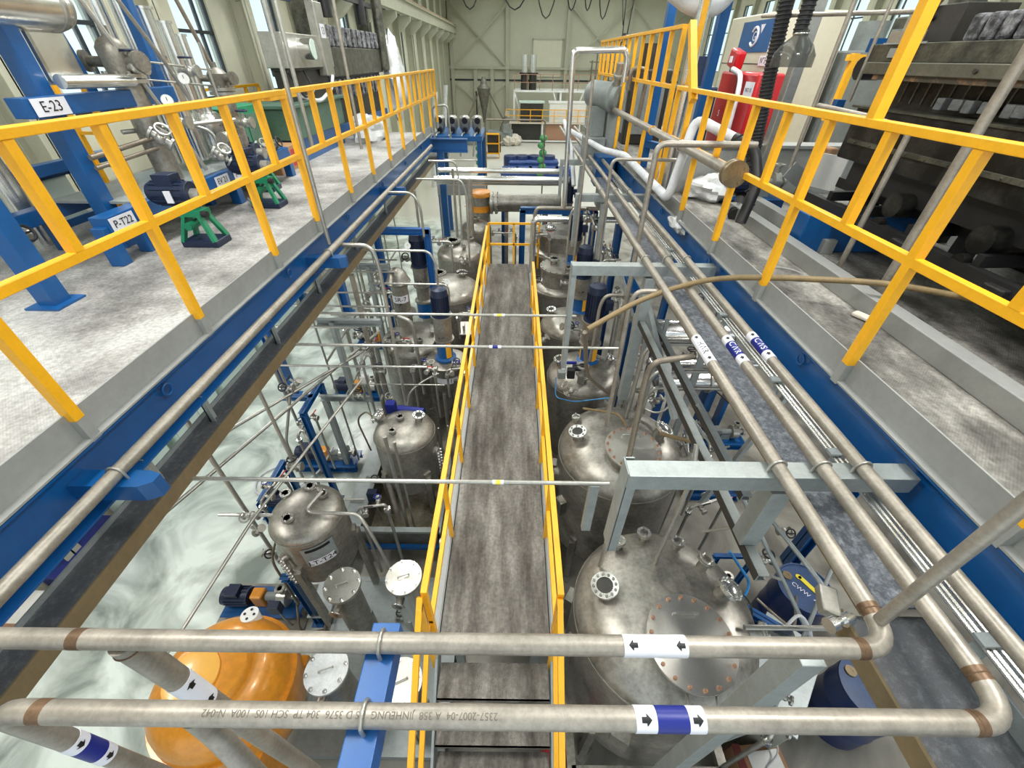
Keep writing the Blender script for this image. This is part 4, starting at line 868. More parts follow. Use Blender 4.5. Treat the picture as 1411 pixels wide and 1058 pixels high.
# blue supports on the floor
def bframe(label, pts, w=.08, m='blue', name='pipe_support'):
    f = thing(name, label, 'frame', (pts[0][0][0], pts[0][0][1], 0))
    for i, (a, b) in enumerate(pts):
        MB().ibeam(a, b, w, w, .008, up=(1, 0, 0) if abs(b[2]-a[2]) > .5 else None).obj('post' if abs(b[2]-a[2]) > .3 else 'beam', m, f, smooth=False)
        if a[2] < .01: MB().box((a[0], a[1], .006), (w*2, w*2, .012)).obj('foot_plate', m, f, smooth=False)
    return f
bframe('blue goalpost support standing among the pumps on the left floor', [((-2.72, 3.95, 0), (-2.72, 3.95, 1.85)), ((-2.72, 4.55, 0), (-2.72, 4.55, 1.85)), ((-2.72, 3.9, 1.85), (-2.72, 4.6, 1.85)), ((-3.0, 4.25, 1.85), (-2.7, 4.25, 1.85))], .07)
bframe('leaning-looking blue angle support in front of the greenish pump', [((-3.25, 3.2, 0), (-3.25, 3.2, .95)), ((-3.25, 3.2, .95), (-3.25, 3.9, .95)), ((-3.25, 3.9, 0), (-3.25, 3.9, .95))], .07)
bframe('dark blue support post beside the bolted gauge of the name plate tank', [((-2.35, 2.15, 0), (-2.35, 2.15, 1.1)), ((-2.45, 2.15, 1.1), (-2.35, 2.15, 1.1))], .07)

tf = bframe('tall blue portal frame around the navy agitator on the left', [((-2.3, 6.7, 3.30), (-1.36, 6.7, 3.30)), ((-1.40, 6.7, 2.2), (-1.40, 6.7, 3.34)), ((-2.22, 6.7, 0), (-2.22, 6.7, 3.3))], .1, 'bluelight', 'portal_frame')
MB().bar((-2.2, 6.7, 1.2), (-1.95, 6.75, .2), .06).obj('brace', 'bluelight', tf, smooth=False)
# galvanised portal frames carrying the tray
def gframe(label, y, x0, x1, zt, zl=0, w=.09):
    f = thing('galvanised_frame', label, 'frame', (x0, y, 0))
    MB().chan((x0, y, zt), (x1, y, zt), .05, w, .008).obj('beam', 'galv', f, smooth=False)
    MB().chan((x0+.22, y, zl), (x0+.22, y, zt), .06, w, .008, up=(0, 1, 0)).obj('post', 'galv', f, smooth=False)
    return f
gf = gframe('galvanised portal under the tray in front of the SR-7 column', 4.5, -2.45, -1.64, 2.9, 1.62)
MB().chan((-2.75, 4.5, 1.66), (-2.02, 4.5, 1.66), .05, .09, .008).bar((-2.7, 4.5, 0), (-2.7, 4.5, 1.62), .07).obj('lower_beam', 'galv', gf, smooth=False)
gframe('galvanised portal under the tray beyond the first portal', 6.0, -2.4, -1.9, 3.0, 1.0)
# cabinets and walls under the left mezzanine
for i, (y0, y1, h, m_, t) in enumerate(((-.4, .75, 1.25, 'white', 'low white cabinet under the left mezzanine at the picture edge'), (3.5, 4.3, 1.9, 'panel', 'pale cabinet under the left mezzanine beside the near hanger'), (4.5, 5.6, 2.0, 'panel', 'wide pale green cabinet under the left mezzanine'), (5.8, 7.0, 2.1, 'panel', 'pale green cabinet behind the blue column'), (7.2, 9.0, 2.2, 'panel', 'far pale green cabinet under the left mezzanine'))):
    cbn = thing('cabinet', t, 'cabinet', (-5.2, y0, 0))
    MB().bx(-5.8, -5.25, y0, y1, .08, h*.7).bx(-5.76, -5.29, y0+.04, y1-.04, 0, .08).obj('body', m_, cbn, bevel=.01, smooth=False)
    MB().bx(-5.25, -5.235, y0+.03, (y0+y1)/2-.01, .12, h*.7-.05).obj('door', m_, cbn, bevel=.003, smooth=False); MB().bx(-5.25, -5.235, (y0+y1)/2+.01, y1-.03, .12, h*.7-.05).obj('door', m_, cbn, bevel=.003, smooth=False)
bb = thing('tote_bin', 'navy plastic bin under the left tray', 'bin', (-5.65, 2.9, 0))
MB().bx(-5.86, -5.42, 2.45, 3.3, 0, .42).obj('body', mat('navy_plastic', (28, 40, 112), .35, 0, .1, 4), bb, bevel=.03, smooth=False)
MB().bx(-5.88, -5.40, 2.43, 3.32, .42, .45).obj('lid', 'labelblue', bb, bevel=.01, smooth=False) if False else MB().bx(-5.88, -5.40, 2.43, 3.32, .42, .45).obj('lid', bb.children[0].data.materials[0], bb, bevel=.01, smooth=False)
pl = thing('pallet_box', 'pale boxes with rusty-brown edges beside the navy bin', 'box', (-5.6, 1.9, 0))
MB().bx(-5.86, -5.4, 1.5, 2.35, 0, .3).obj('box', 'white', pl, smooth=False); MB().bar((-5.4, 1.5, .3), (-5.4, 2.35, .3), .04).bar((-5.86, 1.95, .305), (-5.4, 1.95, .305), .03).obj('edge_strip', 'rust', pl, smooth=False)
tag(MB().lathe((-2.95, 1.28, 0), [(0, 0), (.16, 0), (.18, .1), (.18, .42), (.16, .5), (.1, .55), (0, .57)], 28).obj('blue_jar', 'skyblue'), 'sky blue plastic tub behind the orange vessel', 'tub')
bl = MB()
for i in range(6): bl.tube([(-3.45+.05*i, .62+.03*i, .03+.02*(i % 2)), (-3.3+.04*i, .75, .16+.02*i), (-3.1, .7-.03*i, .06)], .028, 8, .08)
tag(bl.obj('hose_coil', 'black'), 'black hoses heaped on the floor at the lower left edge', 'hose')
tag(MB().bx(-1.9, -1.1, .45, .75, .35, .42).obj('blue_channel', 'blue', smooth=False), 'blue channel lying below the lowest pipe', 'beam')
# small pipework on the left: (label, points, radius)
LP = [
 ('slanting pipe dropping to the pump beside the orange vessel', [(-2.9, 2.65, 3.3), (-2.9, 2.65, .48)], .022),
 ('vertical pipe with a yellow sticker over the name plate tank', [(-2.36, 2.95, 3.3), (-2.36, 2.95, 1.9)], .018),
 ('horizontal pipe reaching the name plate tank from the left', [(-2.95, 2.42, 1.85), (-2.2, 2.42, 1.85), (-2.2, 2.42, 1.8)], .018),
 ('bent pipe running from the name plate tank across to the bright filter', [(-1.94, 2.62, 1.98), (-2.02, 2.36, 2.0), (-1.5, 2.36, 1.98), (-1.42, 2.3, 1.9), (-1.14, 2.1, .9)], .017),
 ('long thin pipe sloping across the lower left in front of the tank', [(-1.72, 3.7, 2.6), (-2.05, 1.9, 2.6), (-2.15, .9, 2.55)], .013),
 ('vertical pipe passing in front of the sump', [(-1.36, 3.1, 2.3), (-1.36, 3.1, .5)], .022),
 ('thinner vertical pipe twinned with the one before the sump', [(-1.28, 3.12, 2.2), (-1.28, 3.12, .5)], .015),
 ('lagged pipe leaning from the bright sight glass to the sump', [(-1.62, 3.75, 1.7), (-1.62, 3.45, 1.2), (-1.5, 3.2, .6)], .035),
 ('horizontal pipe left of the tank over the sump at pump height', [(-2.9, 3.75, .28), (-1.9, 3.75, .28)], .018),
 ('first floor-level pipe of three behind the galvanised cover', [(-2.15, 3.0, .35), (-1.95, 3.0, .35)], .015),
 ('second floor-level pipe of three behind the galvanised cover', [(-2.15, 3.12, .35), (-1.95, 3.12, .35)], .015),
 ('third floor-level pipe of three behind the galvanised cover', [(-2.15, 3.25, .35), (-1.95, 3.25, .35)], .015),
 ('pipe rising from the greenish pump up to the tray', [(-2.97, 3.75, .48), (-2.97, 3.75, 1.5), (-2.75, 3.9, 2.2), (-2.75, 3.9, 3.3)], .018),
 ('bent brown pipe beside the blue goalpost support', [(-3.1, 4.3, 2.4), (-3.1, 4.3, 1.3), (-2.9, 4.1, 1.2), (-2.9, 4.1, .5)], .02),
 ('long diagonal pipe crossing the floor view from the goalpost to the portal', [(-4.0, 2.1, 2.15), (-1.95, 4.9, 2.3)], .02),
 ('second long diagonal pipe parallel to the first one above the floor', [(-3.85, 1.1, 1.95), (-2.1, 5.6, 2.1)], .02),
 ('horizontal pipe level with the lower portal beam', [(-2.95, 4.1, 2.5), (-1.05, 4.1, 2.5)], .014),
 ('bent pipe loop from the tray beside the tall blue frame', [(-1.87, 4.4, 3.9), (-1.55, 4.4, 3.9), (-1.5, 4.4, 3.7), (-1.5, 4.4, 1.2)], .022),
 ('upper bent branch from the spotted pipe curving down before the blue frame', [(-1.87, 6.45, 3.94), (-1.5, 6.45, 3.94), (-1.40, 6.45, 3.75), (-1.4, 6.45, 3.3)], .018),
 ('middle bent pipe curving down past the blue frame', [(-2.0, 5.45, 3.45), (-1.15, 5.45, 3.45), (-1.07, 5.45, 3.3), (-1.07, 5.45, 2.5)], .016),
 ('bent pipe crossing before the far tanks on the left', [(-1.8, 8.2, 3.75), (-.98, 8.2, 3.75), (-.9, 8.2, 3.55), (-.9, 8.2, 2.1)], .018),
 ('upper bent pipe from the spotted pipe far along', [(-1.8, 9.6, 3.8), (-1.25, 9.6, 3.8), (-1.2, 9.6, 3.6), (-1.2, 9.6, 2.2)], .02),
 ('horizontal pipe touching the band of the SR-7 column', [(-2.1, 5.6, 2.9), (-.95, 5.6, 2.9), (-.95, 5.6, 2.6)], .015),
 ('lower horizontal pipe under the SR-7 column flange', [(-2.6, 5.2, 2.6), (-1.7, 5.2, 2.6)], .013),
 ('pipe dropping from the SR-7 flange along the big tank', [(-1.65, 5.2, 2.6), (-1.45, 5.2, 2.5), (-1.42, 5.15, 1.2)], .028),
 ('thick vertical pipe left of the big tank', [(-2.08, 5.0, 3.3), (-2.08, 5.0, 0)], .035),
 ('second vertical pipe left of the big tank with valves', [(-1.92, 4.8, 2.0), (-1.92, 4.8, 0)], .03),
 ('small pipe with a yellow band before the vessel marked 31', [(-2.3, 4.5, 1.9), (-.95, 4.5, 1.9)], .010),
 ('pair-left drop pipe under the vessel marked 31', [(-1.05, 4.9, 1.4), (-1.05, 4.9, 0)], .028),
 ('pair-right drop pipe under the vessel marked 31', [(-.9, 4.95, 1.4), (-.9, 4.95, 0)], .022),
 ('crooked sample pipe in front of the vessel marked 31', [(-1.05, 4.7, 1.95), (-1.25, 4.6, 1.9), (-1.45, 4.45, 1.8), (-1.55, 4.2, 1.2)], .014),
 ('vertical pipe right of the sump tank', [(-.98, 3.95, 1.6), (-.98, 3.95, 0)], .012),
 ('second vertical pipe right of the sump tank', [(-.86, 4.0, 1.6), (-.86, 4.0, 0)], .012),
 ('third vertical pipe right of the sump tank', [(-.76, 4.05, 1.5), (-.76, 4.05, 0)], .012),
 ('tall thin conduit rising through the left railing near its splice', [(-1.90, 4.2, 3.98), (-1.90, 4.2, 7.5)], .02),
 ('tall thin conduit standing on the left mezzanine before the dusty machine', [(-3.05, 9.3, DK), (-3.05, 9.3, 8)], .03),
 ('vertical pipe rising from the floor left of the blue frame', [(-2.35, 6.0, 3.3), (-2.35, 6.0, .2)], .02),
 ('far vertical pipe behind the blue frame', [(-1.9, 8.4, 3.5), (-1.9, 8.4, .2)], .025),
 ('thick pale vertical pipe before the reboiler', [(-1.0, 9.9, 3.4), (-1.0, 9.9, .5)], .06),
 ('far vertical pipe beside the walkway end', [(-1.35, 9.9, 3.6), (-1.35, 9.9, .5)], .03),
 ('lowest horizontal pipe under the two crossing pipes with a yellow sticker', [(-1.6, .42, 1.6), (-.45, .42, 1.6)], .017),
]
for t, P, r in LP: pipe('process_pipe', t, 'pipe', P, r, 'tube' if r < .03 else 'pipe', bend=.1, n=10)
def grid(label, x, y0, y1, zs, n):
    g = thing('pipe_rack', label, 'rack', (x, y0, 0))
    for z in zs: MB().tube([(x, y0, z), (x, y1, z)], .016, 8).obj('rail', 'tube', g)
    for i in range(n): y = y0+(y1-y0)*i/(n-1); MB().tube([(x, y, .2), (x, y, zs[-1])], .014, 8).obj('upright', 'tube', g)
    return g
grid('rack of thin pipes beyond the left portals seen over the bright floor', -2.55, 4.6, 9, (1.4, 2.2, 2.9), 6)
for i, (x0, x1, y, z, t) in enumerate(((-3.6, -1.9, 4.35, 2.9, 'nearest thin cross pipe beyond the first portal'), (-3.6, -1.6, 4.8, 2.95, 'second thin cross pipe beyond the first portal'), (-3.8, -1.7, 5.3, 2.9, 'third thin cross pipe beyond the first portal'), (-3.8, -1.8, 5.9, 2.95, 'fourth thin cross pipe beyond the first portal'), (-3.8, -1.9, 6.5, 2.9, 'farthest thin cross pipe before the blue frame'))):
    pipe('process_pipe', t, 'pipe', [(x0, y, z), (x1, y, z)], .014, 'tube', n=8)
# small valves
def valve(label, c, d=(0, 0, 1), r=.03, wheel='black', h=.12):
    c = V(c); d = V(d).normalized(); v = thing('valve', label, 'valve', c)
    b = MB(); u = frame(d)[0]
    b.ball(c, r*1.3, 12); b.cyl(c-u*r*2.4, c-u*r*1.9, r*1.5, n=16).cyl(c+u*r*1.9, c+u*r*2.4, r*1.5, n=16).cyl(c-u*r*2.2, c+u*r*2.2, r*.8, n=12).cyl(c, c+d*h*.8, r*.5, n=10).obj('body', 'tube', v)
    MB().torus(c+d*h, r*1.5, r*.28, d, 16, 6).bar(c+d*h-u*r*1.5, c+d*h+u*r*1.5, r*.3).obj('handwheel', wheel, v); return v
LV = [((-2.36, 2.95, 1.98), 'valve above the name plate tank at the yellow sticker'), ((-2.62, 2.42, 1.85), 'dark valve on the pipe reaching the name plate tank'), ((-2.9, 2.65, 1.2), 'valve cluster on the slanting pipe over the near pump'), ((-2.9, 2.6, .8), 'lower valve over the near pump'), ((-2.97, 3.75, 1.0), 'valve over the greenish pump'), ((-2.75, 3.9, 2.3), 'valve beside the blue goalpost top'), ((-2.85, 4.25, 2.1), 'valve behind the blue goalpost top'), ((-1.92, 4.8, 1.4), 'valve on the pipe left of the big tank'), ((-1.92, 4.8, 1.9), 'upper valve on the pipe left of the big tank'), ((-1.62, 4.1, 1.5), 'left of two black round valves behind the sump tank'), ((-1.48, 4.12, 1.5), 'right of two black round valves behind the sump tank'), ((-1.3, 2.35, .17), 'valve on the skid floor between the filters'), ((-1.3, 2.15, .17), 'second valve on the skid floor between the filters'), ((-.66, 2.35, 1.5), 'valve against the left walkway rail behind the bright filter'), ((-.72, 2.0, .7), 'lower valve against the left walkway rail'), ((-1.9, 3.6, .95), 'dark round actuator at the left end of the sump'), ((-1.15, 4.75, 2.0), 'small valve in front of the vessel marked 31'), ((-.8, 4.9, 2.0), 'small valve between the vessel marked 31 and the rail'), ((-1.1, 5.3, 1.98), 'valve behind the agitator by the left rail'), ((-2.25, 5.6, 2.5), 'valve left of the SR-7 column'), ((-2.3, 5.3, 2.2), 'lower valve left of the SR-7 column'), ((-1.95, 7.3, 2.6), 'valve behind the blue frame'), ((-1.0, 8.3, 2.2), 'valve between the two far left tanks'), ((-1.9, 8.4, 2.6), 'valve on the far vertical pipe'), ((-2.15, 4.42, 1.75), 'valve at the foot of the portal'), ((-2.6, 6.4, .8), 'valve over the half-way pump')]
for i, (c_, t) in enumerate(LV): valve(t, c_, ((0, 0, 1), (0, -.7, .7), (-.7, 0, .7), (.5, -.5, .7))[i % 4], .032 if c_[1] < 5 else .04, ('black', 'tube', 'navy')[i % 3])
ad = MB(); ad.box((-1.6, 4.08, 1.85), (.12, .1, .16)).cyl((-1.5, 4.05, 1.85), (-1.15, 4.0, 1.85), .05, n=14)
tag(ad.obj('valve_actuator', 'labelblue'), 'royal blue valve actuator on the tank over the sump', 'actuator')
hs = MB(); hs.tube([(-3.7, 3.9, .03), (-3.4, 4.3, .03), (-3.75, 4.7, .03), (-4.2, 4.4, .03), (-4.1, 4.0, .03), (-3.6, 3.95, .04), (-3.2, 4.4, .05), (-2.9, 4.6, .5)], .015, 8, .25)
tag(hs.obj('hose', 'offwhite'), 'white hose coiled on the pale floor by the blue goalpost', 'hose')
tag(MB().tube([(-1.95, 3.9, 1.2), (-2.05, 3.95, 1.75), (-1.85, 3.9, 1.95), (-1.75, 3.85, 1.8)], .012, 8, .15).obj('hose', 'pipedark'), 'curved hose looping beside the bright sight glass on the left', 'hose')
# ================================================================ right: pipework and plant at and below tank level
def drum(label, x, y, z=0, r=.29, h=.88, extra=False):
    d = thing('drum', label, 'drum', (x, y, z))
    MB().lathe((x, y, z), [(0, 0), (r*.96, 0), (r, .02), (r, .28), (r*1.02, .3), (r, .32), (r, .56), (r*1.02, .58), (r, .6), (r, h-.03), (r*1.015, h-.01), (r*1.0, h)], 40).obj('body', 'bluedrum', d)
    MB().lathe((x, y, z), [(r*1.0, h), (r*.96, h), (r*.95, h-.02), (0, h-.015)], 40).obj('lid', 'drumlid', d)
    MB().ring((x-r*.45, y+r*.5, z+h-.02), (x-r*.45, y+r*.5, z+h+.0), .05, .02, 16).cyl((x-r*.45, y+r*.5, z+h-.02), (x-r*.45, y+r*.5, z+h-.005), .03, n=12).obj('bung', 'bronze', d)
    if extra: MB().box((x+.06, y+.02, z+h-.008), (.05, .26, .006), .5).cyl((x-.01, y+.13, z+h-.012), (x-.01, y+.13, z+h-.005), .03, n=14).obj('chalk_mark', 'labelyellow', d, smooth=False); txt('CWW  42', .07, 'label', d, mtx((x-.03, y-.06, z+h-.007), (.6, -.8, 0), (.8, .6, 0)))
    return d
drum('navy drum with a yellow marked lid right of the nearest tank', 3.32, 2.22, 0, extra=True)
drum('navy drum half hidden under the tray at lower right', 3.45, 1.28)
drum('navy drum deep below the lowest pipe at the right', 2.2, .35)
cbx = thing('bench_cabinet', 'pale grey flat-topped cabinet below the right tray', 'cabinet', (2.95, 1.2, 0))
MB().box((2.62, 1.42, .45), (.5, .9, .9), -.75).obj('body', mat('pale_cabinet', (178, 180, 168), .45, 0, .08, 3), cbx, bevel=.01, smooth=False); MB().box((2.62, 1.42, .91), (.54, .94, .02), -.75).obj('top', 'galv', cbx, bevel=.004, smooth=False)
bx_ = thing('carton', 'opened brown carton with a white sheet on top at the bottom edge', 'box', (2.38, .85, 0))
MB().box((2.38, .8, .18), (.46, .34, .36), .08).obj('body', 'card', bx_, bevel=.004, smooth=False); MB().box((2.42, .82, .365), (.3, .2, .006), .1).obj('sheet', 'white', bx_, smooth=False); MB().box((2.19, .79, .19), (.07, .35, .37), .08).obj('red_print', mat('carton_red_print', (128, 60, 56), .7), bx_, smooth=False)
tag(MB().tube([(2.3, 1.12, .4), (2.5, 1.05, .5), (2.55, .9, .45), (2.4, .8, .38)], .008, 6, .1).obj('hose', 'offwhite'), 'thin white hose curling out of the brown carton', 'hose')
tag(MB().cyl((.42, .9, .1), (.42, .9, .65), .1, n=20).lathe((.42, .9, .65), [(.1, 0), (.07, .06), (.02, .08), (0, .1)], 20).obj('extinguisher', 'red'), 'red cylinder glimpsed behind the right stair rail', 'extinguisher')
RP = [
 ('left riser pipe with a yellow sticker standing on the nearest tank', [(.77, 1.8, 2.1), (.77, 1.8, 3.3)], .017, 'tube'),
 ('right riser pipe standing on the nearest tank', [(1.23, 1.8, 2.15), (1.23, 1.8, 3.3), (1.23, 1.9, 3.5)], .017, 'tube'),
 ('pipe with a yellow band leaving the tan flange of the nearest tank', [(1.78, 1.31, 2.14), (2.75, 1.31, 2.14)], .02, 'tube'),
 ('long galvanised rod crossing behind the nearest tank to the drum', [(1.55, 2.6, 3.25), (2.6, 1.25, 1.6)], .018, 'galv'),
 ('second rod crossing the first one over the drum', [(2.9, 2.0, 2.3), (2.0, .9, 1.6)], .016, 'galv'),
 ('third long rod running from the second tank toward the tray', [(1.75, 3.6, 2.6), (2.35, 1.6, 2.4), (2.7, .2, 2.2)], .018, 'galv'),
 ('horizontal pipe just behind the near cross beam', [(1.75, 2.75, 2.3), (3.2, 2.75, 2.3)], .03, 'pipe'),
 ('brown grey elbow pipe meeting the inner thick pipe', [(1.25, 2.35, PZ-.1), (.98, 2.35, PZ-.15), (.96, 2.35, PZ-.3), (.9, 2.1, 2.9)], .022, 'pipedark'),
 ('elbow branch at the inner thick pipe near the first brown hose end', [(1.26, 3.25, PZ-.05), (1.05, 3.25, PZ-.05), (1.02, 3.25, 3.8), (1.02, 3.2, 2.4)], .022, 'pipe'),
 ('upper hooked bright tube right of the second beam leg', [(1.9, 3.6, 3.2), (1.45, 3.6, 3.2), (1.38, 3.6, 3.1), (1.36, 3.6, 1.9)], .02, 'tube'),
 ('middle hooked bright tube right of the second beam leg', [(2.0, 3.4, 3.0), (1.5, 3.4, 3.0), (1.42, 3.4, 2.9), (1.38, 3.4, 1.9)], .018, 'tube'),
 ('lower hooked bright tube right of the second beam leg', [(2.4, 3.5, 2.7), (1.55, 3.5, 2.7), (1.5, 3.5, 2.6), (1.45, 3.5, 1.7)], .02, 'tube'),
 ('white capped bent pipe behind the three thick pipes', [(1.7, 4.7, 3.2), (1.15, 4.7, 3.2), (1.1, 4.7, 3.05), (1.08, 4.7, 2.2)], .022, 'pipe'),
 ('hooked tube pair left member before the far beams', [(1.5, 5.6, 3.3), (1.27, 5.6, 3.3), (1.22, 5.6, 3.2), (1.2, 5.6, 1.6)], .014, 'tube'),
 ('hooked tube pair right member before the far beams', [(1.6, 5.5, 3.2), (1.36, 5.5, 3.2), (1.32, 5.5, 3.1), (1.3, 5.5, 1.6)], .014, 'tube'),
 ('bright bent clad pipe over the stepped vessels', [(2.6, 8.6, 2.95), (.47, 8.6, 2.95), (.40, 8.6, 2.9), (.40, 8.6, 1.6)], .06, 'chrome'),
 ('dull twin of the bright bent pipe just behind it', [(1.9, 9.2, 3.0), (.5, 9.2, 3.0), (.45, 9.2, 2.9), (.45, 9.2, 1.7)], .04, 'pipe'),
 ('bent grey pipe rising in front of the second beam', [(1.2, 7.2, 3.55), (1.0, 7.2, 3.55), (.95, 7.2, 3.45), (.95, 7.2, 2.3)], .02, 'tube'),
 ('tall slim pipe with a yellow cross sticker standing among the three thick pipes', [(1.30, 4.3, 2.8), (1.30, 4.3, 4.9), (2.2, 4.3, 4.9)], .028, 'pipe'),
 ('second tall slim pipe left of the stickered one', [(.95, 6.3, 3.0), (.95, 6.3, 5.3)], .02, 'pipe'),
 ('slim grey pipe bent at the tan flanged pipe', [(1.18, 5.6, 3.3), (1.18, 5.6, 4.55), (1.95, 5.6, 4.55)], .02, 'pipe'),
 ('thin bent pipe against the far floor', [(-.9, 14.5, 0), (-.9, 14.5, 4.05), (.9, 14.5, 4.05), (.9, 14.5, 0)], .022, 'pipedark'),
 ('bright clad riser beside the grey scrubber', [(.98, 8.5, 3.2), (.92, 8.5, 5.6), (1.75, 8.5, 5.62), (1.80, 8.5, 5.5), (1.80, 8.5, 5.2)], .045, 'chrome'),
 ('brown grey gooseneck pipe right of the scrubber', [(1.85, 8.3, 5.1), (1.85, 8.3, 5.38), (2.08, 8.3, 5.38), (2.12, 8.3, 5.25), (2.08, 8.3, 4.6)], .035, 'pipedark'),
]
for t, P, r, m_ in RP: pipe('process_pipe', t, 'pipe', P, r, m_, bend=.09, n=12)
# tan pipe with blind flange along the far part of the right railing
tp = pipe('flanged_pipe', 'grey pipe ending in a tan blind flange, strapped along the right railing', 'pipe', [(1.83, 9.6, 4.76), (1.83, 3.84, 4.76)], .045, 'pipe', n=20)
fl_ = MB(); fl_.cyl((1.83, 3.76, 4.76), (1.83, 3.80, 4.76), .105, n=28).cyl((1.83, 3.81, 4.76), (1.83, 3.84, 4.76), .105, n=28); fl_.bolts((1.83, 3.76, 4.76), (0, -1, 0), .08, 4, .012, .01, .6); fl_.obj('blind_flange', 'bronze', tp)
MB().torus((1.83, 6.4, 4.76), .048, .008, (0, 1, 0)).obj('strap', 'yellow', tp); MB().torus((1.83, 5.2, 4.76), .05, .008, (0, 1, 0)).obj('strap', 'chrome', tp)
# white lagged pipe with black corrugated hose
wp = pipe('lagged_pipe', 'white lagged pipe zigzagging over the right railing into a black hose', 'pipe', [(1.2, 11.5, 4.2), (1.55, 8.2, 4.25), (1.75, 7.4, 4.3), (1.80, 5.15, 4.22), (1.98, 5.35, 5.0), (2.3, 5.0, 4.86)], .05, 'offwhite', bend=.12, n=20)
ph = MB(); ph.tube([(2.3, 5.0, 4.86), (2.45, 4.8, 4.8), (2.5, 4.62, 4.5), (2.4, 4.5, 4.15)], .055, 16, .12)
for i in range(12): t = i/11; a_ = V((2.33, 4.97, 4.86)).lerp(V((2.46, 4.56, 4.3)), t) + V((.06*math.sin(math.pi*t), 0, .10*math.sin(math.pi*t))); ph.torus(a_, .055, .008, (.3, -.5+.2*t, -.5-.3*t), 14, 6)
ph.obj('corrugated_hose', 'black', wp)
pipe('lagged_pipe', 'shorter white lagged pipe running toward the scrubber foot', 'pipe', [(1.15, 11.4, 4.35), (1.2, 9.9, 4.0), (1.25, 9.4, 3.4)], .045, 'offwhite', bend=.1, n=16)
# grey scrubber
sc = thing('scrubber', 'grey tumbler-shaped scrubber drum on a square pillar at the far right of the bay', 'vessel', (1.75, 9.4, 3.4))
MB().lathe((1.42, 9.75, 4.98), [(.0, 0), (.13, .01), (.2, .06), (.22, .12), (.22, .60), (.26, .60), (.26, .66), (.20, .68), (.18, .76), (.1, .80), (0, .81)], 32, (.62, -.74, -.05)).obj('drum', 'grey', sc)
MB().bx(1.76, 2.02, 9.3, 9.6, 3.0, 4.95).bx(1.45, 1.72, 9.35, 9.6, 4.3, 4.8).bx(1.35, 1.75, 9.2, 9.6, 3.9, 4.3).bx(1.7, 2.3, 9.2, 9.7, 3.4, 3.75).obj('pillar', 'grey', sc, bevel=.01, smooth=False)
MB().cyl((1.82, 9.2, 5.1), (1.82, 9.1, 5.45), .06, n=16).cyl((1.82, 9.15, 5.25), (1.82, 9.13, 5.29), .09, n=18).obj('nozzle', 'tube', sc)
MB().bx(1.55, 1.9, 8.7, 9.15, 3.55, 4.05).obj('end_beam', 'blue', sc, smooth=False)
# brown lagged hose over the tanks
tag(MB().tube([(3.3, 2.45, 4.25), (2.6, 2.7, 4.3), (1.95, 2.95, 4.22), (1.62, 3.2, 4.1), (1.1, 3.15, 3.95), (.62, 2.95, 3.75)], .022, 12, .25).obj('lagged_hose', 'brownpipe'), 'long tan lagged hose sweeping from the right deck over the thick pipes', 'hose')
tag(MB().tube([(.60, 2.95, 3.72), (.75, 3.3, 3.0), (1.2, 3.75, 2.35)], .02, 10, .2).obj('lagged_hose', 'pipedark'), 'brown hose end dropping from the tan hose onto the third tank', 'hose')
tag(MB().tube([(.85, 3.65, 2.25), (1.2, 3.4, 2.4), (1.28, 3.3, 2.3)], .014, 8, .1).obj('lagged_hose', 'brownpipe'), 'short tan hose lying on the dome of the second tank', 'hose')
tag(MB().tube([(1.6, 3.15, 2.35), (2.0, 3.05, 2.3), (2.3, 2.9, 1.9)], .02, 8, .1).obj('lagged_hose', 'brownpipe'), 'tan hose leaving the second tank beside its bright sight glass', 'hose')
# black and blue automatic valve on the third tank
av = thing('control_valve', 'automatic valve with a black cap and blue lever on the third tank', 'valve', (1.05, 4.45, 2.1))
MB().cyl((.93, 4.4, 2.05), (.93, 4.4, 2.34), .05, n=16).cyl((.93, 4.4, 2.2), (.93, 4.4, 2.22), .085, n=20).cyl((.93, 4.4, 2.32), (.93, 4.4, 2.34), .085, n=20).obj('body', 'tube', av)
MB().cyl((.8, 4.4, 2.3), (1.0, 4.4, 2.3), .045, n=16).obj('cylinder', 'black', av); MB().bar((.62, 4.4, 2.38), (.84, 4.4, 2.38), .03).obj('lever', 'labelblue', av); MB().bx(.72, .82, 4.28, 4.36, 2.2, 2.34).obj('positioner', 'black', av, bevel=.01, smooth=False); MB().bx(.6, .7, 4.28, 4.36, 2.2, 2.3).obj('limit_box', 'grey', av, smooth=False)
tag(MB().tube([(.58, 4.32, 2.2), (.58, 4.2, 1.95), (.8, 4.0, 2.05), (1.25, 3.92, 2.2)], .007, 6, .08).obj('air_tube', 'skyblue'), 'pale blue air tube looping from the automatic valve', 'tube')
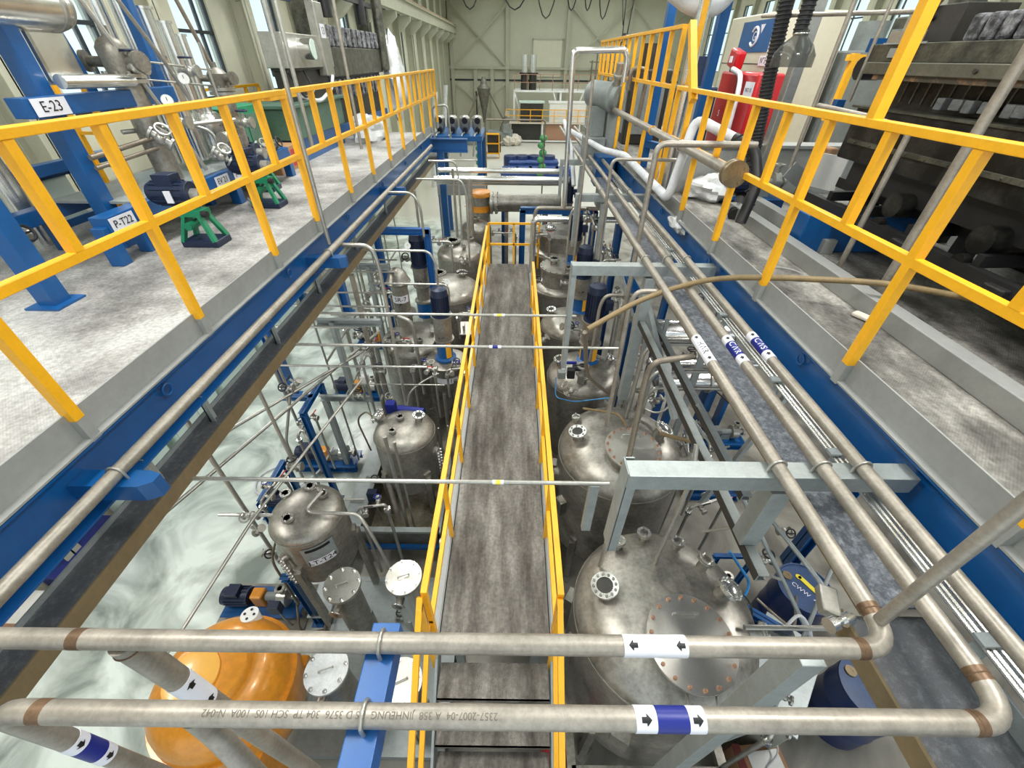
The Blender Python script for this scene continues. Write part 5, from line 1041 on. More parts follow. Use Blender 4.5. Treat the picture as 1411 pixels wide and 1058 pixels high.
# side channels parallel to the bay
def sidechan(label, x, z, y0, y1):
    c = thing('side_channel', label, 'channel', (x, y0, z))
    MB().chan((x, y0, z), (x, y1, z), .06, .05, .006).obj('channel', 'galv', c, smooth=False); MB().bx(x-.01, x-.004, y0, y1, z-.02, z+.035).obj('groove', 'dark', c, smooth=False); return c
sidechan('galvanised channel ending in mid-air right of the nearest tank', 1.31, 3.35, 1.08, 3.85)
sidechan('second galvanised channel nearer the thick pipes', 1.55, 3.2, 1.7, 4.6)
for i, (a, b, w, t) in enumerate((((1.33, 3.95, 3.35), (1.36, 3.9, 2.12), .045, 'left square post landing on the dome of the second tank'), ((1.52, 4.0, 3.3), (1.5, 3.95, 2.0), .045, 'middle square post behind the second tank'), ((1.66, 3.9, 3.3), (1.62, 3.85, 1.95), .04, 'right square post behind the second tank'), ((2.35, 4.2, 3.3), (2.35, 4.2, 0), .05, 'slim post under the right deck by the blue pump'), ((2.15, 3.9, 3.2), (2.15, 3.9, 0), .04, 'slim post between the sheet and the blue pump'), ((2.75, 3.1, 3.3), (2.2, 2.9, 1.4), .05, 'leaning post behind the near cross beam'), ((1.10, .58, 3.8), (1.10, .58, 0), .09, 'wide grey post under the upper crossing pipe at the right'), ((1.10, .58, 2.2), (2.0, .9, 1.2), .03, 'thin stay from the wide grey post'))):
    tag(MB().bar(a, b, w).obj('square_post', 'galv', bevel=.003, smooth=False), t, 'post')
# triangular bracing near second beam
tag(MB().bar((1.36, 3.9, 3.6), (1.62, 3.0, 2.7), .05).obj('diagonal_brace', 'galv', smooth=False), 'upper diagonal brace under the inner thick pipe', 'brace')
tag(MB().bar((1.30, 4.9, 3.5), (1.55, 4.3, 2.8), .04).obj('diagonal_brace', 'galv', smooth=False), 'lower diagonal brace behind the long beam leg', 'brace')
sh = tag(MB().box((1.57, 3.4, 3.06), (.11, .008, .22), 0, R=Matrix.Rotation(-.6, 3, 'X') @ Matrix.Rotation(.25, 3, 'Z')).obj('notice_sheet', 'white', smooth=False), 'white notice sheet hanging between the pipes right of the second tank', 'sheet')
# horizontal clad exchangers under the right deck
for i, (y, z, r, x0, x1, t) in enumerate(((6.2, 1.8, .20, 2.15, 4.3, 'upper bright horizontal exchanger under the right deck'), (5.75, 1.45, .1, 2.3, 4.3, 'thin bright horizontal pipe between the two exchangers'), (5.2, 1.5, .17, 2.25, 3.6, 'lower bright horizontal exchanger with a domed end'))):
    h = thing('heat_exchanger', t, 'exchanger', (x0, y, 0))
    MB().cyl((x0+.1, y, z), (x1, y, z), r, n=28).lathe((x0+.1, y, z), [(r, 0), (r*.9, .06), (r*.5, .1), (0, .12)], 28, (-1, 0, 0)).obj('shell', 'chrome', h)
    MB().ring((x0+.12, y, z), (x0+.15, y, z), r+.03, r-.01, 28).obj('band', 'tube', h); MB().ring((x1-.5, y, z), (x1-.47, y, z), r+.03, r-.01, 28).obj('band', 'tube', h)
    for x in (x0+.4, x1-.4): MB().bx(x-.04, x+.04, y-.08, y+.08, 0, z-r*.8).obj('saddle', 'blue', h, smooth=False)
for x, y, z0, s, t in ((3.7, 5.3, 0, 1.2, 'navy pump cluster on the floor right of the notice sheet'), (2.5, 2.55, 0, .9, 'pump set between the nearest and second tanks by the blue stands'), (3.2, 4.2, 0, 1., 'pump set in the shade under the right deck')): pump(t, x, y, z0, s, 1, 'blue', 'grey')
bframe('blue frame leaning behind the near cross beam among the pumps', [((2.25, 2.35, 0), (2.25, 2.35, 1.3)), ((2.65, 2.35, 0), (2.65, 2.35, 1.3)), ((2.2, 2.35, 1.3), (2.7, 2.35, 1.3))], .045)
bframe('blue bracket stand beside the clear jar of the nearest tank', [((2.15, 1.75, 0), (2.15, 1.75, 1.5)), ((2.15, 1.75, 1.5), (2.5, 1.5, 1.5))], .07)
bframe('blue post behind the first navy agitator on the right', [((1.75, 5.4, 0), (1.75, 5.4, 2.9)), ((1.75, 5.4, 2.9), (1.75, 6.2, 2.9))], .1)
bframe('dark blue post behind the second navy agitator on the right', [((1.8, 7.2, 0), (1.8, 7.2, 3.3))], .12)
bframe('yellow post seen between far pipes on the right', [((1.65, 8.0, 0), (1.65, 8.0, 3.3))], .1, 'yellow')
bframe('blue beam frame at the far end behind the stepped vessels', [((.2, 10.1, 0), (.2, 10.1, 2.7)), ((1.9, 10.1, 0), (1.9, 10.1, 2.7)), ((.15, 10.1, 2.7), (1.95, 10.1, 2.7))], .14)
bframe('blue beam frame behind the walkway end rail', [((-.3, 12.2, 0), (-.3, 12.2, 2.2)), ((.9, 12.2, 0), (.9, 12.2, 2.2)), ((-.4, 12.2, 2.2), (1.0, 12.2, 2.2))], .12)
RV = [((2.74, 1.31, 2.14), 'black clamp valve at the end of the yellow banded pipe'), ((2.75, 1.1, 2.0), 'valve at the tray side above the pale cabinet'), ((1.75, 1.0, 1.6), 'valve low on the right side of the nearest tank'), ((1.95, 1.2, 1.2), 'bright clamp fitting low on the right of the nearest tank'), ((3.35, 2.85, 1.0), 'oily black valve standing clear on the grey floor'), ((1.9, 4.1, 2.0), 'small valve behind the second tank'), ((1.65, 4.2, 2.1), 'small cluster valve behind the second tank dome'), ((2.6, 2.2, 1.5), 'valve over the blue bracket'), ((2.35, 3.5, 1.5), 'valve right of the second tank'), ((2.1, 3.6, 1.3), 'dark valve right of the second tank'), ((.84, 5.6, 2.2), 'valve cluster on the front of the fourth tank'), ((.95, 7.0, 2.3), 'valve cluster in front of the fifth vessel'), ((.45, 7.3, 2.2), 'bright tee valve where the clad pipe ends by the right rail'), ((.5, 5.7, 1.9), 'small valve poking through the right walkway rail'), ((1.6, 6.6, 2.9), 'valve behind the second agitator'), ((1.5, 7.6, 3.1), 'valve behind the third agitator'), ((1.45, 4.3, 3.1), 'white topped valve below the inner thick pipe'), ((.75, 4.05, 2.2), 'small brass-like valve on the dome between second and third tanks'), ((3.0, 6.2, 2.4), 'valve above the upper bright exchanger'), ((2.6, 5.0, 2.1), 'yellow tagged valve above the lower bright exchanger')]
for i, (c_, t) in enumerate(RV): valve(t, c_, ((0, 0, 1), (0, -.7, .7), (-.7, 0, .7), (.5, -.5, .7))[(i+1) % 4], .035 if c_[1] < 5 else .04, ('black', 'tube', 'navy', 'black')[i % 4])
jar = thing('sight_jar', 'clear jar with a looped hose on the right shoulder of the nearest tank', 'jar', (2.0, 1.33, 1.8))
MB().cyl((1.98, 1.3, 2.02), (2.16, 1.28, 2.06), .07, n=20).obj('jar', 'clear', jar); MB().tube([(2.0, 1.28, 1.9), (2.2, 1.15, 1.85), (2.4, 1.3, 1.95), (2.3, 1.45, 2.1), (2.15, 1.35, 2.05)], .012, 8, .12).obj('hose', 'offwhite', jar)
fan = MB(); fan.torus((2.02, 1.62, 1.75), .12, .008, (.3, -.4, 1), 24, 6)
u_, w_, d_f = frame((.3, -.4, 1))
for i in range(18): a = 2*math.pi*i/18; fan.bar(V((2.02, 1.62, 1.75)), V((2.02, 1.62, 1.75))+u_*math.cos(a)*.12+w_*math.sin(a)*.12, .004)
tag(fan.obj('spoked_guard', 'dark'), 'round spoked black guard behind the bright sight glass of the nearest tank', 'guard')
for i, (P, t) in enumerate((([(1.62, 1.95, 2.4), (1.75, 1.7, 2.9), (1.9, 1.7, 2.3), (2.2, 1.65, 2.2)], 'looped tube behind the bright sight glass of the nearest tank'), ([(2.6, 1.75, 1.7), (2.5, 1.5, 1.6), (2.35, 1.55, 1.7), (2.2, 1.7, 1.75)], 'curved hose below the channel end'), ([(1.7, 3.9, 2.6), (1.5, 3.8, 2.2), (1.75, 3.6, 2.2), (1.95, 3.7, 2.4)], 'thin hose loop behind the second tank'), ([(2.9, 4.6, 1.8), (3.4, 4.2, 1.5), (3.7, 4.5, 1.2), (3.9, 4.9, .9)], 'black cable drooping by the navy pump cluster'))):
    tag(MB().tube(P, .012, 8, .12).obj('hose', ('tube', 'pipedark', 'tube', 'black')[i]), t, 'hose')
# ================================================================ plant on the left mezzanine
def sign(par, c, w, h, d, text, size, x=None):
    c = V(c); d = V(d).normalized(); x = V(x) if x else Z.cross(d).normalized(); y = d.cross(x)
    o = MB().add([c-x*w/2-y*h/2, c+x*w/2-y*h/2, c+x*w/2+y*h/2, c-x*w/2+y*h/2, c-x*w/2-y*h/2-d*.004, c+x*w/2-y*h/2-d*.004, c+x*w/2+y*h/2-d*.004, c-x*w/2+y*h/2-d*.004], [(0, 1, 2, 3), (7, 6, 5, 4), (0, 4, 5, 1), (1, 5, 6, 2), (2, 6, 7, 3), (3, 7, 4, 0)]).obj('sign', 'label', par, smooth=False)
    txt(text, size, 'ink', o, mtx(c+d*.002, x, y)); return o
def box_col(f, a, b, w=.12, m='blue', name='column'): return MB().bar(a, b, w).obj(name, m, f, bevel=.006, smooth=False)
ef = thing('equipment_frame', 'blue steel frame carrying the E-23 sign on the left mezzanine', 'frame', (-3.5, 3.7, DK))
box_col(ef, (-3.36, 2.72, DK), (-3.36, 2.72, 6.6), .13); MB().box((-3.36, 2.72, DK+.008), (.24, .24, .015)).obj('base_plate', 'blue', ef, smooth=False)
box_col(ef, (-3.72, 3.9, DK), (-3.72, 3.9, 6.8), .13); box_col(ef, (-4.6, 2.72, DK), (-4.6, 2.72, 6.8), .1); box_col(ef, (-3.72, 5.3, DK), (-3.72, 5.3, 6.8), .09); box_col(ef, (-4.9, 5.3, DK), (-4.9, 5.3, 6.8), .09)
box_col(ef, (-3.66, 3.6, 5.17), (-3.66, 5.3, 5.17), .13, name='beam'); box_col(ef, (-4.6, 2.72, 4.6), (-4.6, 5.3, 4.6), .1, name='beam')
sign(ef, (-3.585, 3.80, 5.17), .30, .115, (1, 0, 0), 'E-23', .10)
MB().tube([(-3.55, 3.95, 5.32), (-3.55, 4.7, 5.3)], .05, 14).obj('tube_lamp', 'chrome', ef)
sk = thing('pump_skid', 'blue skid beam with the P-T22 and EV 21 signs', 'skid', (-3.4, 4.5, DK))
box_col(sk, (-3.42, 3.45, 4.37), (-3.42, 6.9, 4.37), .14, name='beam'); box_col(sk, (-4.2, 3.45, 4.37), (-4.2, 6.9, 4.37), .12, name='beam')
for y in (3.45, 3.80, 5.4, 6.9): box_col(sk, (-3.42, y, DK), (-3.42, y, 4.37), .11, name='foot'); box_col(sk, (-4.2, y, DK), (-4.2, y, 4.37), .1, name='foot')
MB().bx(-4.2, -3.42, 3.9, 6.8, 4.43, 4.45).obj('floor_plate', 'galv', sk, smooth=False)
sign(sk, (-3.342, 3.60, 4.37), .26, .11, (1, 0, 0), 'P-T22', .085); sign(sk, (-3.342, 5.12, 4.37), .26, .10, (1, 0, 0), 'EV 21', .085); sign(sk, (-3.342, 5.48, 4.37), .24, .10, (1, 0, 0), 'P-T2', .085)
mc = thing('condenser', 'large bright clad cylinder lying high at the top left corner', 'vessel', (-3.65, 3.9, 5.5))
MB().cyl((-3.72, 2.6, 5.80), (-3.72, 4.42, 5.80), .165, n=36).obj('shell', 'chrome', mc); MB().lathe((-3.72, 4.42, 5.8), [(.165, 0), (.15, .05), (.06, .07), (0, .07)], 36, (0, 1, 0)).ring((-3.72, 4.34, 5.8), (-3.72, 4.37, 5.8), .178, .16, 32).obj('end_cap', 'tube', mc)
MB().bar((-3.72, 3.9, 6.6), (-3.72, 3.9, 5.9), .06).obj('hanger', 'blue', mc, smooth=False)
pt = thing('clad_duct', 'bright flat sided cladding box hanging under the big cylinder', 'duct', (-3.75, 4.2, 5.2))
MB().box((-3.78, 4.25, 5.47), (.12, .36, .36)).obj('body', 'chrome', pt, bevel=.03, smooth=False)
def column(label, x, y, r, z0, z1, zt):
    c = thing('filter_column', label, 'column', (x, y, z0))
    MB().cyl((x, y, z0), (x, y, z1), r, n=28).obj('shell', 'tank', c)
    MB().cyl((x, y, z1), (x, y, z1+.03), r*1.5, n=28).cyl((x, y, z1+.04), (x, y, z1+.07), r*1.5, n=28).bolts((x, y, z1+.07), (0, 0, 1), r*1.3, 10, .012, .02).obj('flange', 'tube', c)
    MB().lathe((x, y, z1+.07), [(r, 0), (r*1.1, .08), (r*1.1, (zt-z1)*.55), (r*.8, (zt-z1)*.7), (r*.3, (zt-z1)*.8), (r*.3, zt-z1), (0, zt-z1)], 28).obj('head', 'tankdark', c)
    for s in (-1, 1): MB().cyl((x, y, z1+.15), (x+s*r*2.0, y-.05, z1+.16), r*.35, n=12).cyl((x+s*r*2.0, y-.05, z1+.16), (x+s*r*2.3, y-.06, z1+.16), r*.7, n=16).obj('side_nozzle', 'tankdark', c)
    MB().cyl((x, y, z0-.02), (x, y, z0+.02), r*1.4, n=24).lathe((x, y, z0), [(r, 0), (r*.6, -.15), (r*.3, -.25), (0, -.25)], 24).obj('bottom', 'tube', c)
    for a in (.7, 2.8, 4.9): MB().bar((x+r*1.2*math.cos(a), y+r*1.2*math.sin(a), DK), (x+r*1.2*math.cos(a), y+r*1.2*math.sin(a), z0), .03).obj('leg', 'tube', c, smooth=False)
    return c
column('tall grey filter column with a studded head left of the bright pipe bundle', -3.66, 4.78, .115, 4.42, 5.28, 5.62)
column('second grey filter column with a dark head before the window', -3.50, 6.0, .095, 4.45, 5.12, 5.36)
cl = [(-3.95, 5.2, .07, 6.0, 'leftmost'), (-3.86, 5.38, .075, 5.95, 'second'), (-3.78, 5.56, .08, 5.85, 'middle'), (-3.73, 5.75, .06, 5.75, 'fourth'), (-3.70, 5.9, .05, 5.65, 'rightmost')]
for x, y, r, z, t in cl: tag(MB().cyl((x, y, DK+.45), (x, y, z), r, n=20).cyl((x, y, z), (x, y, z+.02), r*1.3, n=20).obj('clad_riser', 'chrome'), 'bright clad vertical riser, %s of the bundle behind the tall filter column' % t, 'pipe', 'bright risers behind the filter column')
tag(MB().lathe((-3.72, 5.85, 4.62), [(0, -.2), (.1, -.18), (.17, -.05), (.17, .22), (.2, .22), (.2, .26), (.17, .27), (.13, .33), (0, .36)], 28).obj('evaporator_pot', 'chrome'), 'bright round evaporator pot behind the railing', 'vessel')
LPm = [('slanting steel pipe with a yellow band crossing the E-23 frame', [(-3.62, 4.6, 5.9), (-3.5, 4.9, 5.0), (-3.4, 5.0, 4.5)], .02, 'tube'), ('thick slanting blue pipe left of the first filter column', [(-3.9, 4.45, 6.4), (-3.85, 4.6, 5.0)], .04, 'blue'), ('bent pipe with a yellow sticker beside the filter column head', [(-3.45, 4.8, 5.9), (-3.5, 5.2, 5.4), (-3.5, 5.4, 5.0)], .018, 'tube'), ('horizontal pipe low behind the railing by the big blue column', [(-3.6, 3.9, 4.8), (-3.6, 4.9, 4.85)], .022, 'pipedark'), ('second horizontal pipe low behind the railing', [(-3.6, 3.9, 4.72), (-3.6, 4.9, 4.76)], .018, 'pipedark'), ('crossing pipe over the pump skid', [(-3.8, 4.6, 4.9), (-3.3, 5.7, 4.9)], .02, 'tube'), ('thin gauge line between the two filter columns', [(-3.7, 5.0, 5.45), (-3.5, 6.0, 5.35)], .009, 'tube'), ('thin gauge line below the upper one', [(-3.7, 5.0, 5.3), (-3.5, 6.0, 5.2)], .009, 'tube'), ('tall steel pipe before the second window with a yellow band', [(-3.6, 6.2, 5.2), (-3.75, 5.9, 6.6)], .022, 'pipedark'), ('tall bright conduit rising left of the steel hood machine', [(-3.2, 7.4, 4.3), (-3.25, 7.5, 6.8)], .03, 'tube'), ('curved line behind the P-T22 pump', [(-3.7, 5.4, 4.9), (-3.5, 5.5, 4.8), (-3.45, 5.5, 4.5)], .018, 'tube'), ('long drain tube on the deck behind the green stand', [(-2.8, 4.7, 4.08), (-3.3, 5.4, 4.1)], .012, 'tube'), ('slim pipe before the second filter column', [(-3.4, 5.7, 5.6), (-3.4, 5.7, 4.5)], .014, 'tube')]
for t, P, r, m_ in LPm: pipe('process_pipe', t, 'pipe', P, r, m_, bend=.06, n=12)
MLV = [((-3.4, 4.9, 4.95), 'valve cluster behind the railing left of the pot'), ((-3.45, 4.6, 4.85), 'valve with bright bolts behind the railing by the blue column'), ((-3.35, 5.5, 4.75), 'valve behind the P-T22 sign'), ((-3.3, 5.9, 4.85), 'blue handled valve above the EV 21 sign'), ((-3.42, 6.3, 4.5), 'valve before the green cabinet'), ((-3.42, 6.6, 4.5), 'bright valve below the second filter column'), ((-3.55, 5.6, 5.35), 'gauge valve between the filter columns'), ((-3.6, 2.95, 5.0), 'flanged valve at the left picture edge'), ((-3.9, 3.2, 4.35), 'flanged fitting low at the left edge'), ((-3.5, 4.75, 5.4), 'valve at the head of the tall filter column'), ((-3.3, 5.2, 4.6), 'small valve on the pump discharge')]
for i, (c_, t) in enumerate(MLV): valve(t, c_, ((0, 0, 1), (.7, -.3, .7), (.7, 0, .3))[i % 3], .04, ('navy', 'tube', 'black')[i % 3])
def gpump(label, x, y):
    p = thing('stand_pump', label, 'pump', (x, y, DK))
    MB().bx(x-.17, x+.17, y-.12, y+.12, DK, DK+.06).obj('base', 'navy', p, bevel=.01, smooth=False)
    b = MB()
    for s in (-1, 1):
        for k in (-1, 1): b.bar((x+s*.06, y+k*.05, DK+.30), (x+s*.15, y+k*.10, DK+.05), .03, .05)
    b.bx(x-.10, x+.10, y-.08, y+.08, DK+.27, DK+.32).cyl((x, y, DK+.3), (x, y, DK+.36), .07, n=18).obj('stand', 'green', p, smooth=False)
    MB().cyl((x-.02, y-.14, DK+.2), (x-.02, y+.05, DK+.2), .035, n=12).obj('shaft_boss', 'green', p)
    MB().cyl((x+.12, y-.08, DK+.3), (x+.17, y-.08, DK+.3), .028, n=12).obj('knob', 'black', p)
    m_ = MB().cyl((x-.28, y, DK+.46), (x+.06, y, DK+.46), .10, n=20).cyl((x-.31, y, DK+.46), (x-.28, y, DK+.46), .085, n=20).bx(x-.2, x-.04, y-.07, y+.07, DK+.53, DK+.62)
    for i in range(14): a = 2*math.pi*i/14; d = V((0, math.cos(a), math.sin(a))); m_.bar(V((x-.26, y, DK+.46))+d*.103, V((x+.02, y, DK+.46))+d*.103, .006, .016, up=d)
    m_.obj('motor', 'navy', p, bevel=.004)
    MB().bx(x-.12, x-.06, y-.115, y-.105, DK+.40, DK+.50).obj('rating_plate', 'label', p, smooth=False)
    MB().cyl((x+.06, y, DK+.44), (x+.14, y, DK+.44), .06, n=16).obj('gear_end', 'tube', p); return p
gpump('navy motor on a green splayed stand nearest behind the left railing', -2.98, 3.98); gpump('navy motor on a green splayed stand, second along the left railing', -2.98, 5.28)
gpump('navy motor on a green splayed stand between the carton and the skid', -3.4, 6.05)
gc = thing('green_cabinet', 'green painted machine cabinet behind the second filter column', 'cabinet', (-3.9, 6.7, DK))
MB().bx(-4.5, -3.75, 6.2, 7.2, DK, 4.95).obj('body', 'green', gc, bevel=.01, smooth=False); MB().bx(-3.75, -3.74, 6.3, 6.7, 4.3, 4.85).bx(-3.75, -3.74, 6.75, 7.15, 4.3, 4.85).obj('door', 'pgreen', gc, smooth=False)
ct = thing('carton', 'brown carton with a red print on the left deck behind the railing', 'box', (-3.6, 7.2, DK))
MB().bx(-3.95, -3.55, 6.9, 7.7, DK, 4.38).obj('body', 'card', ct, bevel=.006, smooth=False); MB().bx(-3.55, -3.548, 7.35, 7.62, 4.1, 4.33).obj('red_print', 'red', ct, smooth=False)
# dusty steel machine
hm = thing('hood_machine', 'steel hooded machine with a round can on its face on the left deck', 'machine', (-3.9, 9, DK))
MB().bx(-3.95, -3.6, 8.2, 10.3, 5.33, 5.78).obj('hood', 'tube', hm, bevel=.01, smooth=False)
MB().cyl((-3.6, 8.85, 5.58), (-3.38, 8.82, 5.58), .14, n=28).obj('can', 'chrome', hm); MB().cyl((-3.38, 8.82, 5.58), (-3.37, 8.82, 5.58), .135, n=28).obj('can_face', 'panel', hm)
MB().bx(-3.92, -3.65, 8.25, 10.2, 5.3, 5.33).bx(-3.9, -3.72, 8.3, 10.1, 4.87, 5.33).obj('throat', 'dark', hm, smooth=False)
MB().bx(-4.3, -3.55, 7.7, 10.1, DK+.35, 4.85).bx(-4.35, -3.5, 7.65, 10.2, 4.83, 4.88).obj('tub', 'pgreen', hm, bevel=.01, smooth=False)
MB().bx(-4.2, -3.6, 7.9, 10.0, DK, DK+.35).obj('base', 'blue', hm, smooth=False)
MB().bar((-4.3, 7.9, 6.25), (-3.9, 9.6, 6.25), .06).cyl((-3.9, 7.8, 6.5), (-3.9, 8.5, 6.5), .18, n=20).obj('drive', 'navy', hm)
MB().bx(-3.7, -3.55, 9.7, 10.1, 5.2, 6.25).obj('switch_column', 'tube', hm, bevel=.01, smooth=False); sign(hm, (-3.545, 9.9, 5.85), .22, .2, (1, 0, 0), '13', .15)
MB().tube([(-3.7, 8.9, 5.4), (-3.55, 8.9, 5.0), (-3.5, 8.3, 4.95), (-3.5, 7.9, 5.3)], .02, 8, .1).obj('cable', 'black', hm); MB().tube([(-3.55, 8.1, 5.0), (-3.5, 8.9, 4.85), (-3.5, 9.6, 5.0), (-3.5, 9.8, 5.2)], .03, 8, .2).obj('hose', 'offwhite', hm)
dm = thing('dusty_machine', 'long oily machine coated with grey dust behind the left railing', 'machine', (-3.9, 12, DK))
MB().bx(-4.9, -3.75, 10.3, 14.6, 5.15, 5.65).obj('head', 'grimelight', dm, bevel=.02, smooth=False); MB().bx(-4.9, -3.85, 10.4, 14.5, 4.3, 5.15).obj('body', 'grime', dm, smooth=False); MB().bx(-4.6, -3.8, 10.3, 14.6, DK, 4.3).obj('base', 'blue', dm, smooth=False)
for i in range(10): MB().bx(-3.95, -3.72, 10.7+.38*i, 10.95+.38*i, 5.65, 5.98).obj('dusty_block', 'dust', dm, bevel=.02, smooth=False)
for i in range(12): MB().bx(-3.84, -3.78, 10.6+.31*i, 10.75+.31*i, 4.75, 5.1).obj('toothed_block', 'dust', dm, smooth=False)
for y in (10.4, 14.4): MB().bx(-4.2, -3.9, y-.1, y+.1, 5.6, 7.6).obj('mast', 'grimelight', dm, smooth=False)
MB().bar((-3.8, 10.4, 6.5), (-3.8, 14.4, 6.5), .08).cyl((-3.8, 11.0, 6.1), (-3.8, 11.0, 6.6), .12, n=14).cyl((-3.8, 13.4, 6.1), (-3.8, 13.4, 6.6), .12, n=14).obj('crossbar', 'black', dm)
MB().tube([(-3.7, 14.6, 5.2), (-3.7, 14.7, 7.8)], .14, 14).obj('grey_duct', 'grimelight', dm)
for i, (x, y, z, s_, t) in enumerate(((-3.2, 10.6, DK+.15, .3, 'crumpled clear plastic heap on the left deck behind the railing'), (-3.6, 15.2, 5.0, .7, 'tall sheet of crumpled plastic film hanging beyond the dusty machine'))):
    tag(MB().crumple((x, y, z), .36 if i == 0 else .5, (1, 1.5, .8) if i == 0 else (.5, 1.2, 1.9), 3+i).obj('plastic_film', 'film'), t, 'plastic')
tag(MB().bx(-5.3, -4.6, 14.4, 16.5, DK, 5.4).obj('covered_stack', 'film', bevel=.05, smooth=False), 'wrapped pale stack at the far end of the left deck', 'stack')
gb = guard('distant yellow railing beside the window on the left deck', -5.2, [7.2, 8.2, 9.2, 10.2], 5.05, 4.6, DK, -1)
bl2 = thing('window_bench', 'blue framed glass case low at the left picture edge', 'case', (-4.9, 4.2, DK))
MB().bx(-5.3, -4.7, 3.6, 4.7, 4.1, 4.5).obj('body', 'panel', bl2, bevel=.01, smooth=False); MB().bx(-5.32, -4.68, 3.55, 4.75, 4.5, 4.58).bx(-5.32, -4.68, 3.55, 4.75, 4.05, 4.12).obj('frame', 'blue', bl2, smooth=False)
tag(MB().cyl((-4.5, 3.9, DK), (-4.5, 3.9, 4.9), .09, n=20).obj('bright_post', 'chrome'), 'bright round post on the left deck behind the railing', 'post')
tag(MB().cyl((-4.3, 3.45, DK), (-4.3, 3.45, 4.5), .05, n=16).obj('bright_post', 'chrome'), 'short bright round post at the left edge', 'post')
yl = thing('yellow_ladder', 'yellow ladder frame behind the E-23 sign', 'ladder', (-4.4, 4.6, DK))
for x in (-4.5, -4.2): MB().bar((x, 4.9, DK), (x, 4.9, 6.5), .05).obj('stile', 'yellow', yl, smooth=False)
for i in range(8): MB().bar((-4.5, 4.9, DK+.3*i+.2), (-4.2, 4.9, DK+.3*i+.2), .03).obj('rung', 'yellow', yl, smooth=False)
# ================================================================ plant on the right mezzanine
pr = thing('black_press', 'huge oily black machine with dust coated blocks at the upper right', 'machine', (3.4, 3.2, DK))
X0 = 3.05
MB().bx(X0+.02, X0+.7, 1.2, 4.6, 5.50, 5.62).obj('upper_plate', 'grimelight', pr, bevel=.006, smooth=False)
MB().bx(X0-.04, X0+.2, 1.2, 4.5, 5.42, 5.50).obj('long_beam', mat('worn_khaki_beam', (98, 96, 84), .45, .3, .2, 7), pr, bevel=.006, smooth=False)
for i in range(4): MB().cyl((X0-.055, 1.9+.75*i, 5.46), (X0-.04, 1.9+.75*i, 5.46), .015, n=8).obj('bolt', 'dark', pr)
MB().bx(X0-.01, X0+.1, 1.2, 4.4, 5.385, 5.42).obj('wear_strip', mat('rust_streaked_strip', (76, 72, 62), .6, .2, 0, 9, col2=(158, 118, 82), thr=(.5, .68)), pr, smooth=False)
MB().bx(X0+.18, X0+.6, 1.2, 4.45, 5.15, 5.39).obj('recess', 'grime', pr, smooth=False)
tabm = mat('dusted_grey_tab', (112, 114, 116), .6, 0, .35, 20)
for i in range(17):
    y = 1.55+.13*i+.02*(i % 3); MB().bx(X0+.07, X0+.13, y, y+.07+.02*(i % 2), 5.225+.008*(i % 2), 5.30).obj('hanging_block', tabm, pr, bevel=.006, smooth=False)
for i in range(24): MB().bar((X0+.12, 1.6+.115*i, 5.385), (X0+.14, 1.63+.115*i, 5.24), .014).obj('finger', 'grimelight', pr, smooth=False)
MB().bx(X0-.02, X0+.5, 1.2, 4.4, 4.80, 5.19).obj('lower_panel', 'grime', pr, bevel=.01, smooth=False)
MB().bx(X0-.04, X0+.2, 1.2, 4.45, 5.185, 5.2).obj('ledge', 'grimelight', pr, smooth=False)
MB().bx(X0-.05, X0-.02, 1.2, 4.3, 4.93, 4.96).obj('strip', 'grimelight', pr, smooth=False)
for i in range(14): MB().cyl((X0-.06, 1.6+.2*i, 4.945), (X0-.05, 1.6+.2*i, 4.945), .01, n=6).obj('rivet', 'grimelight', pr)
for i in range(12):
    y = 2.35+.125*i; MB().bx(X0+.10, X0+.2, y, y+.1, 5.62, 5.77).obj('dusty_block', 'dust', pr, bevel=.02, smooth=False)
for i in range(11):
    y = 2.3+.13*i; MB().bx(X0+.42, X0+.54, y, y+.1, 5.62, 5.98).obj('dusty_block', 'dust', pr, bevel=.02, smooth=False)
MB().bx(X0+.7, X0+1.0, 1.2, 4.3, 5.6, 6.6).obj('khaki_wall', mat('khaki_machine_wall', (132, 134, 112), .5, .1, .1, 3), pr, smooth=False)
MB().bx(X0+.12, X0+.5, 3.95, 4.35, 5.62, 5.84).obj('dark_panel', 'dark', pr, bevel=.006, smooth=False); MB().cyl((X0+.1, 4.2, 5.77), (X0+.12, 4.2, 5.77), .02, n=16).obj('hole', 'ink', pr)
MB().bar((X0+.1, 4.45, 5.6), (X0+.1, 4.1, 5.95), .025).bar((X0+.1, 4.4, 5.6), (X0+.1, 4.4, 5.8), .04).bx(X0+.05, X0+.3, 4.2, 4.5, 5.62, 5.7).obj('stay', 'tube', pr, smooth=False)
MB().bar((X0, 4.0, 5.62), (X0, 4.45, 5.62), .012).bx(X0-.0, X0+.015, 4.1, 4.35, 5.53, 5.59).obj('rating_plate', 'toe', pr, smooth=False)
for y in (1.3, 2.3, 3.1, 4.2): MB().bx(X0+.3, X0+.42, y-.05, y+.05, 4.3, 4.8).obj('leg', 'black', pr, smooth=False)
for x, z in ((X0-.05, 4.42), (X0+.35, 4.52), (X0+.7, 4.42)): MB().bar((x, 1.2, z), (x, 4.7, z), .07, .09).obj('black_rail', 'black', pr, smooth=False)
for y in (1.5, 2.0, 2.6, 3.2, 3.7, 4.2): MB().bar((X0-.05, y, 4.5), (X0+1.2, y+.1, 4.5), .05, .08).obj('black_crossbar', 'black', pr, smooth=False)
MB().bx(X0+.1, X0+1.4, 1.6, 4.3, 4.6, 4.8).obj('underside', 'black', pr, smooth=False)
for y in (1.9, 2.7, 3.5): MB().cyl((X0-.02, y, 4.60), (X0+.12, y, 4.60), .09, n=18).cyl((X0-.08, y, 4.46), (X0-.02, y, 4.46), .05, n=12).obj('roller', 'grime', pr)
